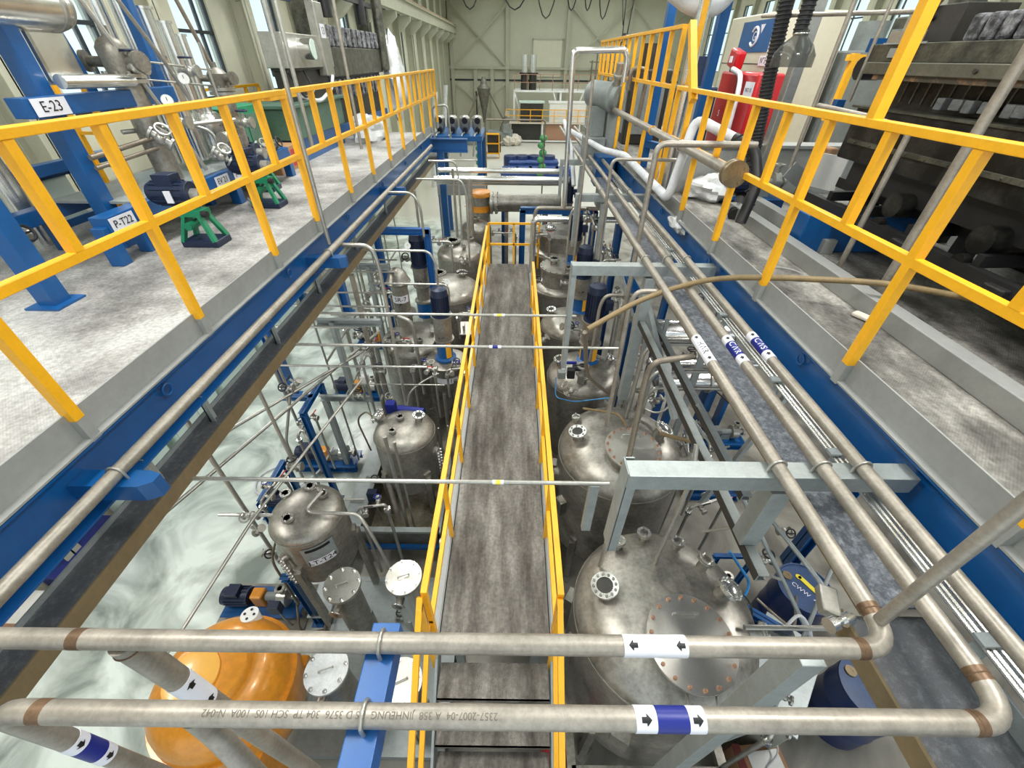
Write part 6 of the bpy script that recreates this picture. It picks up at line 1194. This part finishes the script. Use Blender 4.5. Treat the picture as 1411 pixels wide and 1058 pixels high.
for y in (2.35, 3.15): MB().bx(X0-.13, X0-.05, y-.07, y+.07, 4.33, 4.44).obj('bracket', 'black', pr, bevel=.01, smooth=False)
for x, y in ((3.2, 1.4), (3.2, 4.3), (4.4, 1.4), (4.4, 4.3)): MB().bx(x-.05, x+.05, y-.05, y+.05, DK, 4.4).obj('foot', 'grime', pr, smooth=False)
tag(MB().bx(3.25, 3.33, 1.9, 2.2, DK+.02, 4.28).obj('maroon_plate', mat('maroon_paint', (72, 34, 38), .5, 0, .3, 6), smooth=False), 'maroon plate low under the black machine at the right', 'plate')
for i, (x, y0, y1, w, t) in enumerate(((2.62, -.6, 5.2, .12, 'long grey steel beam lying on the right deck nearest the railing'), (3.0, 3.9, 7.0, .12, 'grey steel beam on the right deck behind the black hose'), (3.35, -1.0, 1.9, .3, 'broad grey beam at the right picture edge'))):
    tag(MB().bx(x-w/2, x+w/2, y0, y1, DK, DK+.13).obj('deck_beam', 'toe', bevel=.005, smooth=False), t, 'beam')
tag(MB().bx(2.72, 3.9, 3.95, 4.15, DK, DK+.34).obj('base_beam', 'blue', bevel=.01, smooth=False), 'blue base beam across the foot of the black machine', 'beam')
tag(MB().box((2.52, 2.62, DK+.02), (.07, .16, .03), .5).obj('rag', 'cloth', bevel=.01), 'pale rag on the right deck beside the grey beam', 'rag')
mn = thing('deck_manhole', 'round floor hatch ring in the right deck behind the railing', 'hatch', (2.4, 3.4, DK))
MB().torus((2.36, 3.4, DK+.002), .15, .008, (0, 0, 1), 28, 6).obj('rim', 'toe', mn); MB().cyl((2.36, 3.4, DK), (2.36, 3.4, DK+.004), .14, n=28).obj('lid', 'deckR', mn)
Rm = [('slim vertical conduit left of the two on the black machine', [(2.80, 3.42, DK), (2.80, 3.42, 5.12), (2.80, 3.9, 5.16), (2.80, 4.6, 5.18)], .022, 'pipe'), ('tall grey conduit with a yellow band in front of the black machine', [(2.78, 2.9, DK), (2.78, 2.9, 7.2)], .032, 'pipe'), ('tall oily conduit at the top behind the yellow post', [(3.0, 5.0, 4.6), (3.0, 5.0, 7.5)], .02, 'pipe'), ('second tall oily conduit at the top behind the yellow post', [(3.2, 4.8, 5.2), (3.2, 4.8, 7.5)], .015, 'pipe'), ('thin bar across the top behind the yellow post', [(2.8, 6.3, 5.9), (3.6, 4.8, 5.85)], .02, 'pipe')]
for t, P, r, m_ in Rm: pipe('conduit', t, 'conduit', P, r, m_, bend=.05, n=14)
def corr(label, P, r):
    h = MB().tube(P, r*.93, 16, .3, 8)
    Q = [V(p) for p in P]
    for a, b in zip(Q, Q[1:]):
        n = int((b-a).length/.035)
        for i in range(n): p = a.lerp(b, i/n); h.torus(p, r*.95, r*.12, b-a, 14, 6)
    return tag(h.obj('corrugated_hose', 'black'), label, 'hose')
corr('black corrugated hose hanging from above down to the deck behind the railing', [(2.85, 6.0, 7.2), (2.88, 6.0, 6.0), (2.95, 5.98, 5.3), (3.06, 5.9, 4.3), (2.85, 5.55, 4.12), (2.55, 4.95, 4.1)], .075)
corr('second black corrugated hose ending in the clear hood', [(2.86, 5.5, 7.2), (2.87, 5.5, 5.72)], .065)
ch = thing('clear_hood', 'smoky clear conical suction hood on the second black hose', 'hood', (2.9, 5.5, 5.4))
MB().lathe((2.89, 5.5, 5.45), [(.20, 0), (.20, .1), (.15, .18), (.07, .25), (.07, .3)], 28).obj('cone', 'clear', ch); MB().torus((2.89, 5.5, 5.72), .07, .01).obj('clamp', 'chrome', ch)
tag(MB().bar((3.28, 6.1, DK), (3.28, 6.1, 7.6), .13).obj('steel_mast', 'tube', bevel=.01, smooth=False), 'square bright steel mast behind the clear hood', 'mast')
rb = thing('support_frame', 'blue steel frame rising behind the raised yellow railing', 'frame', (2.6, 7, DK))
for x, y in ((2.62, 7.0), (2.2, 7.9)): MB().bar((x, y, DK), (x, y, 7.6), .12).obj('column', 'blue', rb, bevel=.006, smooth=False)
MB().bar((2.62, 7, 4.4), (2.2, 7.9, 4.4), .1).obj('beam', 'blue', rb, smooth=False)
rb2 = thing('support_frame', 'navy blue bracket frame left of the black machine', 'frame', (3.2, 4.9, DK))
MB().bar((3.25, 4.9, 5.62), (3.95, 4.9, 5.62), .1).bar((3.85, 4.9, 4.1), (3.85, 4.9, 5.66), .12).bar((3.3, 5.1, 4.05), (3.3, 5.1, 5.2), .08).obj('frame', 'blue', rb2, smooth=False)
MB().cyl((3.3, 5.0, 5.45), (3.5, 5.0, 5.45), .09, n=18).obj('roller', 'black', rb2)
bp_ = thing('clad_riser', 'tall bright clad pipe with a yellow stripe at the end of the near right railing', 'pipe', (2.2, 6.5, 3.8))
MB().cyl((2.18, 6.5, 3.7), (2.18, 6.5, 7.4), .075, n=24).obj('cladding', 'chrome', bp_); MB().bx(2.14, 2.2, 6.40, 6.43, 5.25, 7.4).obj('yellow_stripe', 'yellow', bp_, smooth=False)
el = tag(MB().tube([(1.75, 6.6, 6.2), (2.1, 6.6, 6.02), (2.4, 6.7, 6.02), (2.6, 6.8, 6.3)], .13, 20, .15).obj('duct_elbow', 'offwhite'), 'fat pale duct elbow at the top right of the raised railing', 'duct')
ck = thing('control_cabinet', 'cream control cabinet with a blue emblem panel behind the red box', 'cabinet', (4.5, 9.7, DK))
MB().bx(4.32, 5.4, 8.9, 11.0, DK, 6.15).obj('body', mat('cream_cabinet', (206, 200, 178), .45, 0, .05, 2), ck, bevel=.02, smooth=False)
for z in (4.9, 5.45): MB().bx(4.313, 4.32, 8.92, 10.98, z, z+.012).obj('seam', 'dark', ck, smooth=False)
em = MB().bx(4.305, 4.32, 9.15, 10.35, 5.62, 6.06).obj('emblem_panel', 'blue', ck, smooth=False)
MB().torus((4.30, 9.75, 5.84), .13, .022, (1, 0, 0), 24, 6, a0=.6, a1=5.6).obj('emblem_ring', 'label', em)
txt('G', .20, 'label', em, mtx((4.30, 9.75, 5.84), (0, -1, 0), (0, 0, 1))); MB().prism([(-.28, .16), (-.12, .16), (-.2, .04)], (-1, 0, 0), 0, .006, o=(4.304, 9.72, 5.84), u=(0, 1, 0), w=(0, 0, 1)).obj('emblem_tick', 'label', em, smooth=False)
sign(ck, (4.30, 9.15, 5.5), .3, .14, (-1, 0, 0), 'N°3', .12, x=(0, -1, 0))
rc = thing('fire_box', 'tall red enamel box with small white lettering behind the right railing', 'cabinet', (4.1, 8.8, DK))
MB().bx(3.82, 4.25, 8.1, 9.6, DK, 5.35).obj('body', 'red', rc, bevel=.04); txt('S', .14, 'label', rc, mtx((3.815, 9.25, 4.72), (0, -1, 0), (0, 0, 1)))
sign(rc, (3.81, 8.3, 5.12), .32, .22, (-1, 0, 0), 'NO 15', .08, x=(0, -1, 0)); MB().bx(3.812, 3.82, 8.83, 8.85, DK+.1, 5.3).obj('seam', 'dark', rc, smooth=False)
rg = thing('red_gun_box', 'small red tilted plastic holder above the red box', 'holder', (3.85, 9.1, 5.4))
MB().box((3.9, 9.3, 5.52), (.16, .36, .26), .2, R=Matrix.Rotation(.2, 3, 'X')).obj('body', 'red', rg, bevel=.03); MB().cyl((3.9, 9.3, 5.34), (3.9, 9.3, 5.42), .07, n=14).obj('foot', 'black', rg); MB().bx(3.80, 3.815, 9.26, 9.36, 5.47, 5.56).obj('tag', 'label', rg, smooth=False)
tag(MB().tube([(3.8, 9.1, 5.38), (3.75, 8.6, 5.32), (3.72, 8.45, 5.1), (3.72, 8.4, 4.2)], .04, 10, .2).obj('white_hose', 'offwhite'), 'white hose hanging over the front of the red box', 'hose')
tag(MB().bx(2.2, 6.5, 6.2, 6.4, DK, 4.6).bx(2.15, 6.5, 6.15, 6.45, 4.6, 4.64).obj('parapet', 'toe', bevel=.006, smooth=False), 'grey parapet block with a pale top behind the right railing', 'parapet')
rm = pump('blue motor pump on the right deck behind the railing mid rail', 3.0, 5.55, DK, .8)
fo = thing('tilted_sheet', 'grey white folded sheets leaning by the blue upright', 'sheet', (3.6, 5.2, DK))
MB().box((3.62, 5.25, 4.5), (.02, .3, .35), .4).obj('sheet', 'white', fo, smooth=False); MB().box((3.4, 5.45, 4.42), (.3, .02, .18), .3, R=Matrix.Rotation(.5, 3, 'Y')).obj('sheet', 'toe', fo, smooth=False); MB().box((3.63, 5.45, 4.62), (.1, .2, .22), .2).obj('pad', 'card', fo, bevel=.02)
tag(MB().crumple((2.65, 5.9, DK+.12), .26, (1.3, 1.2, .6), 1).obj('plastic_film', 'film'), 'crumpled clear plastic on the right deck beside the black hose', 'plastic')
tag(MB().crumple((1.93, 5.0, 3.98), .10, (.6, 2.8, .7), 2).obj('plastic_film', 'film'), 'bunched plastic film on the right blue beam', 'plastic')
yf = thing('yellow_barrier', 'distant yellow barrier frames in front of the right windows', 'railing', (5.5, 7.6, DK))
for x in (5.0, 5.8, 6.6, 7.4): MB().bar((x, 7.8, DK), (x, 7.8, 5.6), .08).obj('post', 'yellow', yf, smooth=False)
for z in (4.8, 5.55): MB().bar((4.9, 7.8, z), (7.5, 7.8, z), .074).obj('rail', 'yellow', yf, smooth=False)
for i, (x, y, w, h, m_, t) in enumerate(((7.5, 5.5, 1.8, 1.4, 'grimelight', 'oily grey machine block behind the black machine'), (6.2, 9.5, 1.2, 1.6, 'grey', 'grey machine cabinet behind the yellow barrier'), (8.8, 11, 1.5, 2.2, 'grimelight', 'tall dusty machine far on the right deck'), (3.1, 8.8, .6, 1.1, 'navy', 'navy machine behind the raised railing'), (2.7, 10.6, .8, 1.3, 'dark', 'dark bundle behind the far raised railing'), (5.2, 3.0, 1.4, 1.3, 'grime', 'black machine body behind the dusted blocks'))):
    b_ = thing('machine', t, 'machine', (x, y, DK)); MB().bx(x-w/2, x+w/2, y-w/2, y+w/2, DK, DK+h).obj('body', m_, b_, bevel=.03, smooth=False); MB().bx(x-w/2+.1, x+w/2-.1, y-w/2-.02, y-w/2, DK+.2, DK+h-.2).bx(x-w/2-.02, x-w/2, y-w/2+.1, y+w/2-.1, DK+.2, DK+h-.2).obj('panel', 'grey', b_, smooth=False); MB().cyl((x, y, DK+h), (x, y, DK+h+.4), w*.2, n=18).obj('stack', m_, b_)
# ================================================================ the far floor
def at(px, py, y): return pY(px, py, y)
sf = thing('scaffold', 'long white two tier scaffold platform against the far wall', 'scaffold', (3, 41, 0))
A = at(709, 124, 40); B_ = at(838, 124, 40); zt = 3.5; x0 = -.1; x1 = 8.0
for z in (zt,): MB().bx(x0, x1, 39.9, 42.5, z-.12, z).obj('deck', 'white', sf, smooth=False)
for x in (x0, 3.6, x1):
    for y in (40, 42.4): MB().bar((x, y, 0), (x, y, zt), .14).obj('post', 'white', sf, smooth=False)
for a, b in ((x0, 1.0), (3.0, 4.2), (5.4, 4.2), (6.9, 8.0)): MB().bar((a, 40, zt-.1 if a in (3.0, 5.4) or 1 else 1), ((a+b)/2, 40, 1.9), .1).obj('knee_brace', 'white', sf, smooth=False)
MB().bx(x0-.6, x1, 38.9, 39.9, 1.35, 1.45).obj('lower_deck', 'cloth', sf, smooth=False)
for x in (x0-.5, 2.2, 5.2, x1-.1):
    MB().bar((x, 39, 0), (x, 39, 1.4), .1).obj('post', 'white', sf, smooth=False)
MB().bar((x0-.5, 39, .15), (x1, 39, .15), .1).obj('sill', 'white', sf, smooth=False)
g_ = thing('mesh_rail', 'rusty orange mesh railings on the far scaffold', 'railing', (3, 40, zt))
for z in (zt+.5, zt+1.0): MB().bar((x0, 39.95, z), (x1, 39.95, z), .04).obj('rail', 'rust', g_, smooth=False)
for i in range(9): MB().bar((x0+i*1.0, 39.95, zt), (x0+i*1.0, 39.95, zt+1.0), .05).obj('post', 'rust', g_, smooth=False)
g_ = thing('mesh_rail', 'yellowish railing along the lower tier of the far scaffold', 'railing', (3, 39, 1.45))
for z in (1.9, 2.3): MB().bar((x0-.6, 38.9, z), (x1, 38.9, z), .05).obj('rail', 'yellow', g_, smooth=False)
for i in range(10): MB().bar((x0-.6+i*.95, 38.9, 1.4), (x0-.6+i*.95, 38.9, 2.3), .06).obj('post', 'yellow', g_, smooth=False)
for i, (a, b, m_, t) in enumerate(((.4, 2.2, 'dark', 'row of dark machines with a white top on the far scaffold'), (2.7, 5.6, 'white', 'white panel box on the lower tier of the far scaffold'), (5.9, 7.6, 'rust', 'brown pipe crates on the far scaffold right end'))):
    w_ = thing('machine', t, 'machine', ((a+b)/2, 39.4, 1.45)); MB().bx(a, b, 39.1, 39.8, 1.45, 2.7).obj('body', m_, w_, bevel=.03, smooth=False); MB().bx(a-.1, b+.1, 39.05, 39.85, 2.7, 2.85).obj('top', 'panel' if i == 0 else m_, w_, bevel=.03, smooth=False)
for i, (a, b, m_, t) in enumerate(((-.3, 2.1, 'dark', 'dark cages under the lower tier of the far scaffold'), (2.4, 5.0, 'rust', 'orange brown slats under the lower tier of the far scaffold'))):
    tag(MB().bx(a, b, 39.2, 39.7, .2, 1.3).obj('crate', m_, smooth=False), t, 'crate')
for i, (x, h, t) in enumerate(((.7, 2.9, 'left'), (1.35, 2.9, 'right'))):
    c_ = thing('vent_stack', 'bright vertical stack on the far scaffold, %s of two' % t, 'stack', (x, 40.6, zt)); MB().cyl((x, 40.6, zt+1.1), (x, 40.6, zt+h-.7), .26, n=18).obj('pipe', 'chrome', c_); MB().cyl((x, 40.6, zt), (x, 40.6, zt+1.1), .3, n=16).cyl((x, 40.6, zt+1.0), (x, 40.6, zt+1.1), .42, n=16).obj('foot', 'dark', c_)
cg = thing('coil_stack', 'tangle of brown pipes standing behind the scrubber', 'pipework', (6.6, 40.5, zt))
for i in range(6): MB().tube([(5.9+.35*i, 40.4, zt), (5.9+.35*i, 40.4, zt+1.9+.4*(i % 3))], .06, 8).obj('riser', 'pipedark', cg)
for z in (zt+.6, zt+1.3, zt+1.8): MB().bar((5.7, 40.4, z), (7.9, 40.4, z), .08).obj('cross', 'pipedark', cg)
# cyclone hopper with legs near the far wall
cy = thing('cyclone_hopper', 'conical steel cyclone on splayed legs before the far left wall', 'hopper', (-2.6, 40, 0))
c0 = at(667, 140, 40); MB().lathe((c0.x, 40, 0), [(.1, 1.3), (.16, 1.9), (.5, 3.5), (.55, 3.6), (.3, 3.8), (.15, 4.3), (0, 4.35)], 24).obj('cone', 'tankdark', cy)
for dx in (-2.2, 2.4): MB().bar((c0.x, 40, 4.0), (c0.x+dx, 39.6, .2), .1).obj('leg', 'pipedark', cy, smooth=False)
MB().bar((c0.x-.6, 40, 0), (c0.x-.6, 40, 3.4), .12).obj('leg', 'dark', cy, smooth=False)
mk = thing('milling_machine', 'grey machine heads and tables on the far left floor', 'machine', (-.9, 38, 0))
MB().box((-1.2, 38, .5), (2.0, 1.2, 1.0)).box((-.7, 37.6, 1.2), (.5, .6, .7)).obj('body', 'grey', mk, bevel=.05, smooth=False); MB().cyl((-1.0, 37.6, 1.0), (-.6, 37.5, 1.9), .25, n=14).obj('head', 'tankdark', mk)
# frame with four round tanks standing on it
fr4 = thing('blue_stage', 'blue steel stage at the far end of the left mezzanine', 'stage', (-1.7, 15, 0))
p_ = at(600, 190, 15); q_2 = at(660, 186, 15)
for x in (p_.x, q_2.x):
    for y in (15, 17): MB().bar((x, y, 0), (x, y, 3.5), .14).obj('column', 'blue', fr4, smooth=False)
MB().bx(p_.x-.1, q_2.x+.1, 14.9, 17.1, 3.42, 3.56).obj('deck', 'blue', fr4, smooth=False)
MB().tube([(p_.x, 14.9, 2.9), (q_2.x-.1, 14.9, 2.9)], .03, 8).obj('pipe', 'tube', fr4)
for i, px in enumerate((607, 624, 641, 658)):
    b = at(px, 178, 15.6); z0 = 3.56
    v_ = thing('dosing_vessel', 'small steel vessel with black lids on the blue stage, %s from the left' % ('first second third fourth'.split()[i]), 'vessel', (b.x, 15.6, z0), 'vessels on the blue stage')
    MB().lathe((b.x, 15.6, z0), [(0, .0), (.1, .02), (.17, .15), (.17, .42), (.12, .48), (0, .5)], 20).obj('shell', 'tube', v_); MB().cyl((b.x+.02, 15.42, z0+.38), (b.x+.02, 15.34, z0+.36), .09, n=14).cyl((b.x+.02, 15.42, z0+.12), (b.x+.02, 15.34, z0+.1), .08, n=14).obj('port', 'black', v_)
    tag(MB().tube([(b.x, 15.3, z0+.05), (b.x-.05, 14.95, 3.6), (b.x-.12, 14.9, 3.0)], .025, 8, .1).obj('drain_pipe', 'tube'), 'drain pipe under the %s vessel of the blue stage' % ('first second third fourth'.split()[i]), 'pipe', 'drain pipes under the blue stage')
tag(MB().tube([(p_.x+.05, 14.6, 0), (p_.x+.05, 14.6, 4.35), (p_.x+.5, 14.6, 4.4), (p_.x+.55, 14.6, 3.2)], .03, 8, .12).obj('looped_pipe', 'tube'), 'tall looped pipe in front of the blue stage', 'pipe')
cv = thing('cross_duct', 'pale grey duct crossing below the blue stage', 'duct', (-1.7, 14, 2.3)); MB().bx(-2.4, -.9, 13.8, 14.1, 2.1, 2.4).obj('duct', 'toe', cv, smooth=False); MB().bar((-2.3, 13.95, 0), (-2.3, 13.95, 2.1), .12).obj('leg', 'toe', cv, smooth=False); MB().bar((-1.0, 13.95, 0), (-1.0, 13.95, 2.1), .12).obj('leg', 'toe', cv, smooth=False)
bn = thing('blue_beam_end', 'blue cross beam closing the end of the left mezzanine', 'beam', (-2, 12, 3.5)); MB().ibeam((-2.6, 11.9, 3.75), (-1.2, 11.9, 3.75), .2, .3, .02).obj('beam', 'blue', bn, smooth=False); MB().bar((-1.9, 11.9, 0), (-1.9, 11.9, 3.6), .16).obj('column', 'blue', bn, smooth=False)
# wrapped blue goods
for i, (px, py) in enumerate(((703, 236), (722, 236), (740, 236), (758, 236), (776, 236), (712, 228), (735, 228), (757, 228))):
    c_ = pz(px, py, .3); h = .5 if i < 5 else .62
    b_ = MB().box((c_.x, c_.y, h/2), (1.0, .9, h), .1*(i % 3-1))
    for k in range(3): b_.box((c_.x, c_.y, h*(k+.5)/3), (1.06, .96, h/3-.08), .1*(i % 3-1))
    tag(b_.obj('wrapped_bundle', 'bigbag', bevel=.05, smooth=False), 'blue wrapped bundle in the %s row on the far floor, %s from the left' % ('front' if i < 5 else 'middle', 'first second third fourth fifth first second third'.split()[i]), 'bundle', 'blue wrapped bundles on the far floor')
for i, (px, py) in enumerate(((704, 219), (719, 219), (737, 219), (755, 219))):
    c_ = pz(px, py, .6); tag(MB().lathe((c_.x, c_.y, 0), [(0, 0), (.42, 0), (.45, .1), (.45, .7), (.42, .8), (0, .82)], 20).obj('blue_drum', 'bluedrum'), 'dark blue drum behind the wrapped bundles, %s from the left' % ('first second third fourth'.split()[i]), 'drum', 'dark blue drums behind the bundles')
c_ = pz(743, 236, .2); gv = MB()
for i in range(6): gv.ball((c_.x+.1*(i % 2), c_.y-1.0, .3+.35*i), .22, 10, (1, 1, .8))
tag(gv.obj('green_valve_stack', 'plant'), 'green valve stack standing in front of the blue bundles', 'valve')
gv = MB(); c2 = pz(663, 238, .2)
for i in range(5): gv.ball((c2.x, c2.y-1.0, .2+.35*i), .2, 10, (1, 1, .8))
tag(gv.obj('green_valve_stack', 'plant'), 'green valve stack right of the blue stage', 'valve')
c3 = pz(698, 196, .2); bg = thing('sack_heap', 'heap of pale sacks on the far floor before the scaffold', 'sack', c3)
for dx, dy, s in ((-.5, 0, .5), (.1, .2, .6), (.7, -.1, .5), (.2, -.3, .45)): MB().crumple((c3.x+dx, c3.y+dy, .35), s, (1, .8, .8), dx).obj('sack', 'cloth', bg)
yr = thing('yellow_rack', 'small yellow shelf rack on the far floor left of the bundles', 'rack', pz(678, 218, 0))
c4 = pz(678, 218, 0)
for dx in (-.5, .5): MB().bar((c4.x+dx, c4.y, 0), (c4.x+dx, c4.y, 1.5), .07).obj('upright', 'yellow', yr, smooth=False)
for z in (.3, .9, 1.45): MB().box((c4.x, c4.y+.1, z), (1.0, .5, .06)).obj('shelf', 'yellow', yr, smooth=False)
MB().box((c4.x+.15, c4.y+.3, .6), (.9, .4, .5)).box((c4.x+.15, c4.y+.3, 1.15), (.9, .4, .4)).obj('goods', 'dark', yr, smooth=False)
tag(MB().bx(-4.2, -3.0, 37.5, 38.5, 0, 1.6).obj('grey_bin', 'grey', bevel=.04, smooth=False), 'grey machine cabinet far left on the floor', 'cabinet')
wb = tag(MB().bx(-.95, -.55, YF-.45, YF-.32, 1.1, 1.6).obj('junction_box', 'white', bevel=.01, smooth=False), 'white junction box on the far wall column', 'box')
for i, px in enumerate((612, 596)):
    y = (30, 24)[i]; b = pY(px, 180, y); tag(MB().tube([(b.x-.2, y, 0), (b.x+.3, y, 4.2)], .12, 10).obj('plastic_roll', 'film'), ('far', 'near')[i]+' upright roll of plastic film by the left wall', 'roll')
# ================================================================ small fittings, manifolds and fixings
def manifold(label, c, d=(1, 0, 0), n=3, L_=.5, r=.018, drop=.5):
    """short header pipe with branch valves and a drop leg"""
    c = V(c); d = V(d).normalized(); m = thing('valve_manifold', label, 'manifold', c)
    a, b = c-d*L_/2, c+d*L_/2; s = d.cross(Z).normalized()
    MB().tube([a-Z*drop, a, b, b-Z*drop], r, 10, .06).obj('header', 'tube', m)
    for i in range(n):
        p = a.lerp(b, (i+.7)/(n+.4)); k = (-1)**i
        v = MB().cyl(p, p+s*k*.10, r*.9, n=10).ball(p+s*k*.06, r*1.6, 10).cyl(p+s*k*.10, p+s*k*.115, r*2, n=14).cyl(p+s*k*.06, p+s*k*.06+Z*.07, r*.5, n=8).obj('branch_valve', 'tube', m)
        (MB().torus(p+s*k*.06+Z*.08, .032, .006, (0, 0, 1), 14, 6) if i % 2 else MB().bar(p+s*k*.06+Z*.075-d*.01, p+s*k*.06+Z*.075+d*.09, .014, .008)).obj('handle', ('black', 'labelblue', 'red')[i % 3], v)
    for q in (a, b): MB().cyl(q-Z*.12, q-Z*.10, r*2.1, n=16).cyl(q-Z*.095, q-Z*.075, r*2.1, n=16).obj('flange', 'chrome', m)
    return m
for c_, d_, n_, L2_, dr, t in (((-.82, 4.72, 2.02), (1, .2, 0), 2, .22, .5, 'manifold between the vessel marked 31 and the left walkway rail'),
    ((-.80, 6.2, 2.1), (1, 0, 0), 2, .25, .5, 'manifold beside the left walkway rail beyond the blender motor'),
    ((-1.25, 4.65, 2.1), (1, -.3, 0), 3, .35, .9, 'manifold hanging before the big tall tank on the left'),
    ((-1.75, 5.3, 2.12), (1, 0, 0), 3, .4, .5, 'manifold crossing the dome of the big tall tank below SR-7'),
    ((-1.98, 4.7, 2.35), (.2, 1, 0), 3, .4, 1.2, 'manifold left of the big tall tank above the pale floor'),
    ((-2.35, 6.6, 2.3), (1, .1, 0), 3, .4, 1.0, 'manifold at the left leg of the tall blue frame'),
    ((-2.6, 7.6, 2.2), (.3, 1, 0), 4, .7, 1.8, 'manifold beyond the tall blue frame on the left'),
    ((-1.6, 8.5, 2.5), (1, 0, 0), 4, .6, 1.0, 'manifold behind the black handled tank'),
    ((-1.55, 2.75, 1.55), (1, .2, 0), 2, .3, 1.4, 'manifold standing behind the name plate tank'),
    ((-2.75, 2.95, 1.6), (.2, 1, 0), 3, .4, 1.2, 'manifold over the near left pump'),
    ((-2.85, 4.1, 1.5), (.1, 1, 0), 3, .45, 1.2, 'manifold over the greenish pump by the goalpost'),
    ((-2.9, 6.6, 1.6), (1, .1, 0), 3, .4, 1.3, 'manifold over the half-way pump on the left'),
    ((1.55, 4.3, 2.5), (.3, 1, 0), 3, .5, 1.5, 'manifold behind the third tank on the right'),
    ((1.6, 5.6, 2.7), (.2, 1, 0), 4, .6, 1.5, 'manifold right of the first navy agitator'),
    ((1.6, 7.0, 2.9), (.1, 1, 0), 4, .7, 1.6, 'manifold right of the second navy agitator'),
    ((1.55, 8.6, 3.0), (0, 1, 0), 4, .8, 1.6, 'manifold right of the third navy agitator'),
    ((2.1, 3.4, 1.9), (.3, 1, 0), 3, .5, 1.6, 'manifold right of the second tank low under the pipes'),
    ((2.3, 2.9, 1.5), (1, .3, 0), 3, .5, 1.3, 'manifold between channel and drum on the right'),
    ((2.6, 3.9, 1.6), (.2, 1, 0), 4, .6, 1.4, 'manifold under the right deck before the exchangers'),
    ((.95, 5.55, 2.2), (1, 0, 0), 2, .25, .25, 'manifold on the front of the fourth tank'),
    ((.62, 9.0, 2.5), (1, .2, 0), 3, .35, .6, 'manifold in front of the sixth vessel'),
    ((-.3, 10.6, 2.0), (1, 0, 0), 4, .7, 1.8, 'manifold below the big far horizontal vessel'),
    ((2.05, .95, 1.6), (.6, 1, 0), 3, .4, 1.4, 'manifold low between the nearest tank and pale cabinet')):
    manifold(t, c_, d_, n_, L2_, .018 if c_[1] < 5 else .022, dr)
ft = thing('pipe_fitting', 'polished bolted fitting hanging inside the upper right elbow', 'fitting', (1.3, .72, 3.75))
MB().box((1.34, .80, 3.72), (.07, .12, .05), -.4).obj('body', 'tube', ft, bevel=.008, smooth=False); MB().cyl((1.28, .70, 3.73), (1.31, .71, 3.73), .03, n=16).cyl((1.35, .72, 3.73), (1.38, .73, 3.73), .026, n=16).cyl((1.31, .71, 3.73), (1.40, .735, 3.73), .015, n=12).obj('nipple', 'chrome', ft)
tag(MB().box((-.80, 6.35, 1.72), (.28, .45, .02), .05).box((-.86, 6.3, 1.78), (.03, .12, .1)).obj('bolted_plate', 'tube', bevel=.003, smooth=False), 'bright bolted plate between the blender motor and the walkway rail', 'plate')
for i, (c_, t) in enumerate((((-1.72, 6.6, 3.1), 'round dial gauge beside the tall blue frame'), ((-1.2, 7.0, 2.3), 'round dial gauge on the black handled tank'), ((.72, 4.5, 2.2), 'round dial gauge on the third tank'), ((1.4, 6.9, 2.6), 'round dial gauge behind the second agitator'), ((-3.42, 5.25, 5.3), 'round dial gauge on the bright risers'), ((-3.3, 4.7, 5.15), 'round dial gauge low on the tall filter column'))):
    g_ = thing('dial_gauge', t, 'gauge', c_); c_ = V(c_); d_ = (V((0, 0, CZ))-c_).normalized()
    MB().cyl(c_-d_*.03, c_, .05, n=20).cyl(c_-Z*.11, c_-Z*.04, .008, n=8).obj('case', 'chrome', g_); MB().cyl(c_, c_+d_*.002, .043, n=20).obj('face', 'white', g_); MB().bar(c_+d_*.004, c_+d_*.004+Z*.03, .004).obj('needle', 'ink', g_)
for i, (c_, m_, t) in enumerate((((-1.5, 4.0, 1.05), 'labelblue', 'blue strap bracket on the tank over the sump'), ((-1.8, 3.3, 1.0), 'navy', 'navy junction box at the left corner of the sump'), ((2.4, 1.9, 1.0), 'blue', 'blue switch box by the navy drum'), ((-2.7, 2.1, .5), 'navy', 'navy terminal box beside the near left pump'), ((1.95, 4.5, 1.6), 'white', 'white junction box behind the third tank'), ((-2.5, 5.5, 1.2), 'white', 'white junction box under the left tray'))):
    b_ = thing('junction_box', t, 'box', c_); MB().box(c_, (.13, .09, .16)).obj('case', m_, b_, bevel=.006, smooth=False); MB().tube([V(c_)-Z*.08, V(c_)-Z*.3, (c_[0]+.05, c_[1], 0)], .01, 8, .05).obj('conduit', 'tube', b_)
hp = [([(-3.4, 7.3, .03), (-3.0, 7.6, .03), (-3.3, 8.1, .03), (-3.7, 7.8, .03), (-3.3, 7.4, .05), (-2.9, 7.2, .4)], 'offwhite', 'grey white hose coiled on the bright floor beyond the portal'), ([(-2.2, 2.0, .15), (-2.4, 1.9, .3), (-2.5, 2.2, .5), (-2.35, 2.3, .9)], 'pipedark', 'grey conduit bending beside the dark blue support post'), ([(-2.48, 2.45, 1.5), (-2.6, 2.3, 1.2), (-2.45, 2.15, .9), (-2.4, 2.1, .6)], 'pipedark', 'looped conduits on the left side of the name plate tank'), ([(2.0, 2.0, 2.0), (2.3, 1.9, 1.6), (2.1, 1.7, 1.4), (2.4, 1.6, 1.2)], 'skyblue', 'pale blue air line among the right fittings'), ([(1.9, 3.3, 2.2), (2.1, 3.2, 1.8), (2.3, 3.5, 1.6), (2.6, 3.4, 1.9)], 'tube', 'curled tube right of the second tank')]
for P, m_, t in hp: tag(MB().tube(P, .013, 8, .12).obj('hose', m_), t, 'hose')
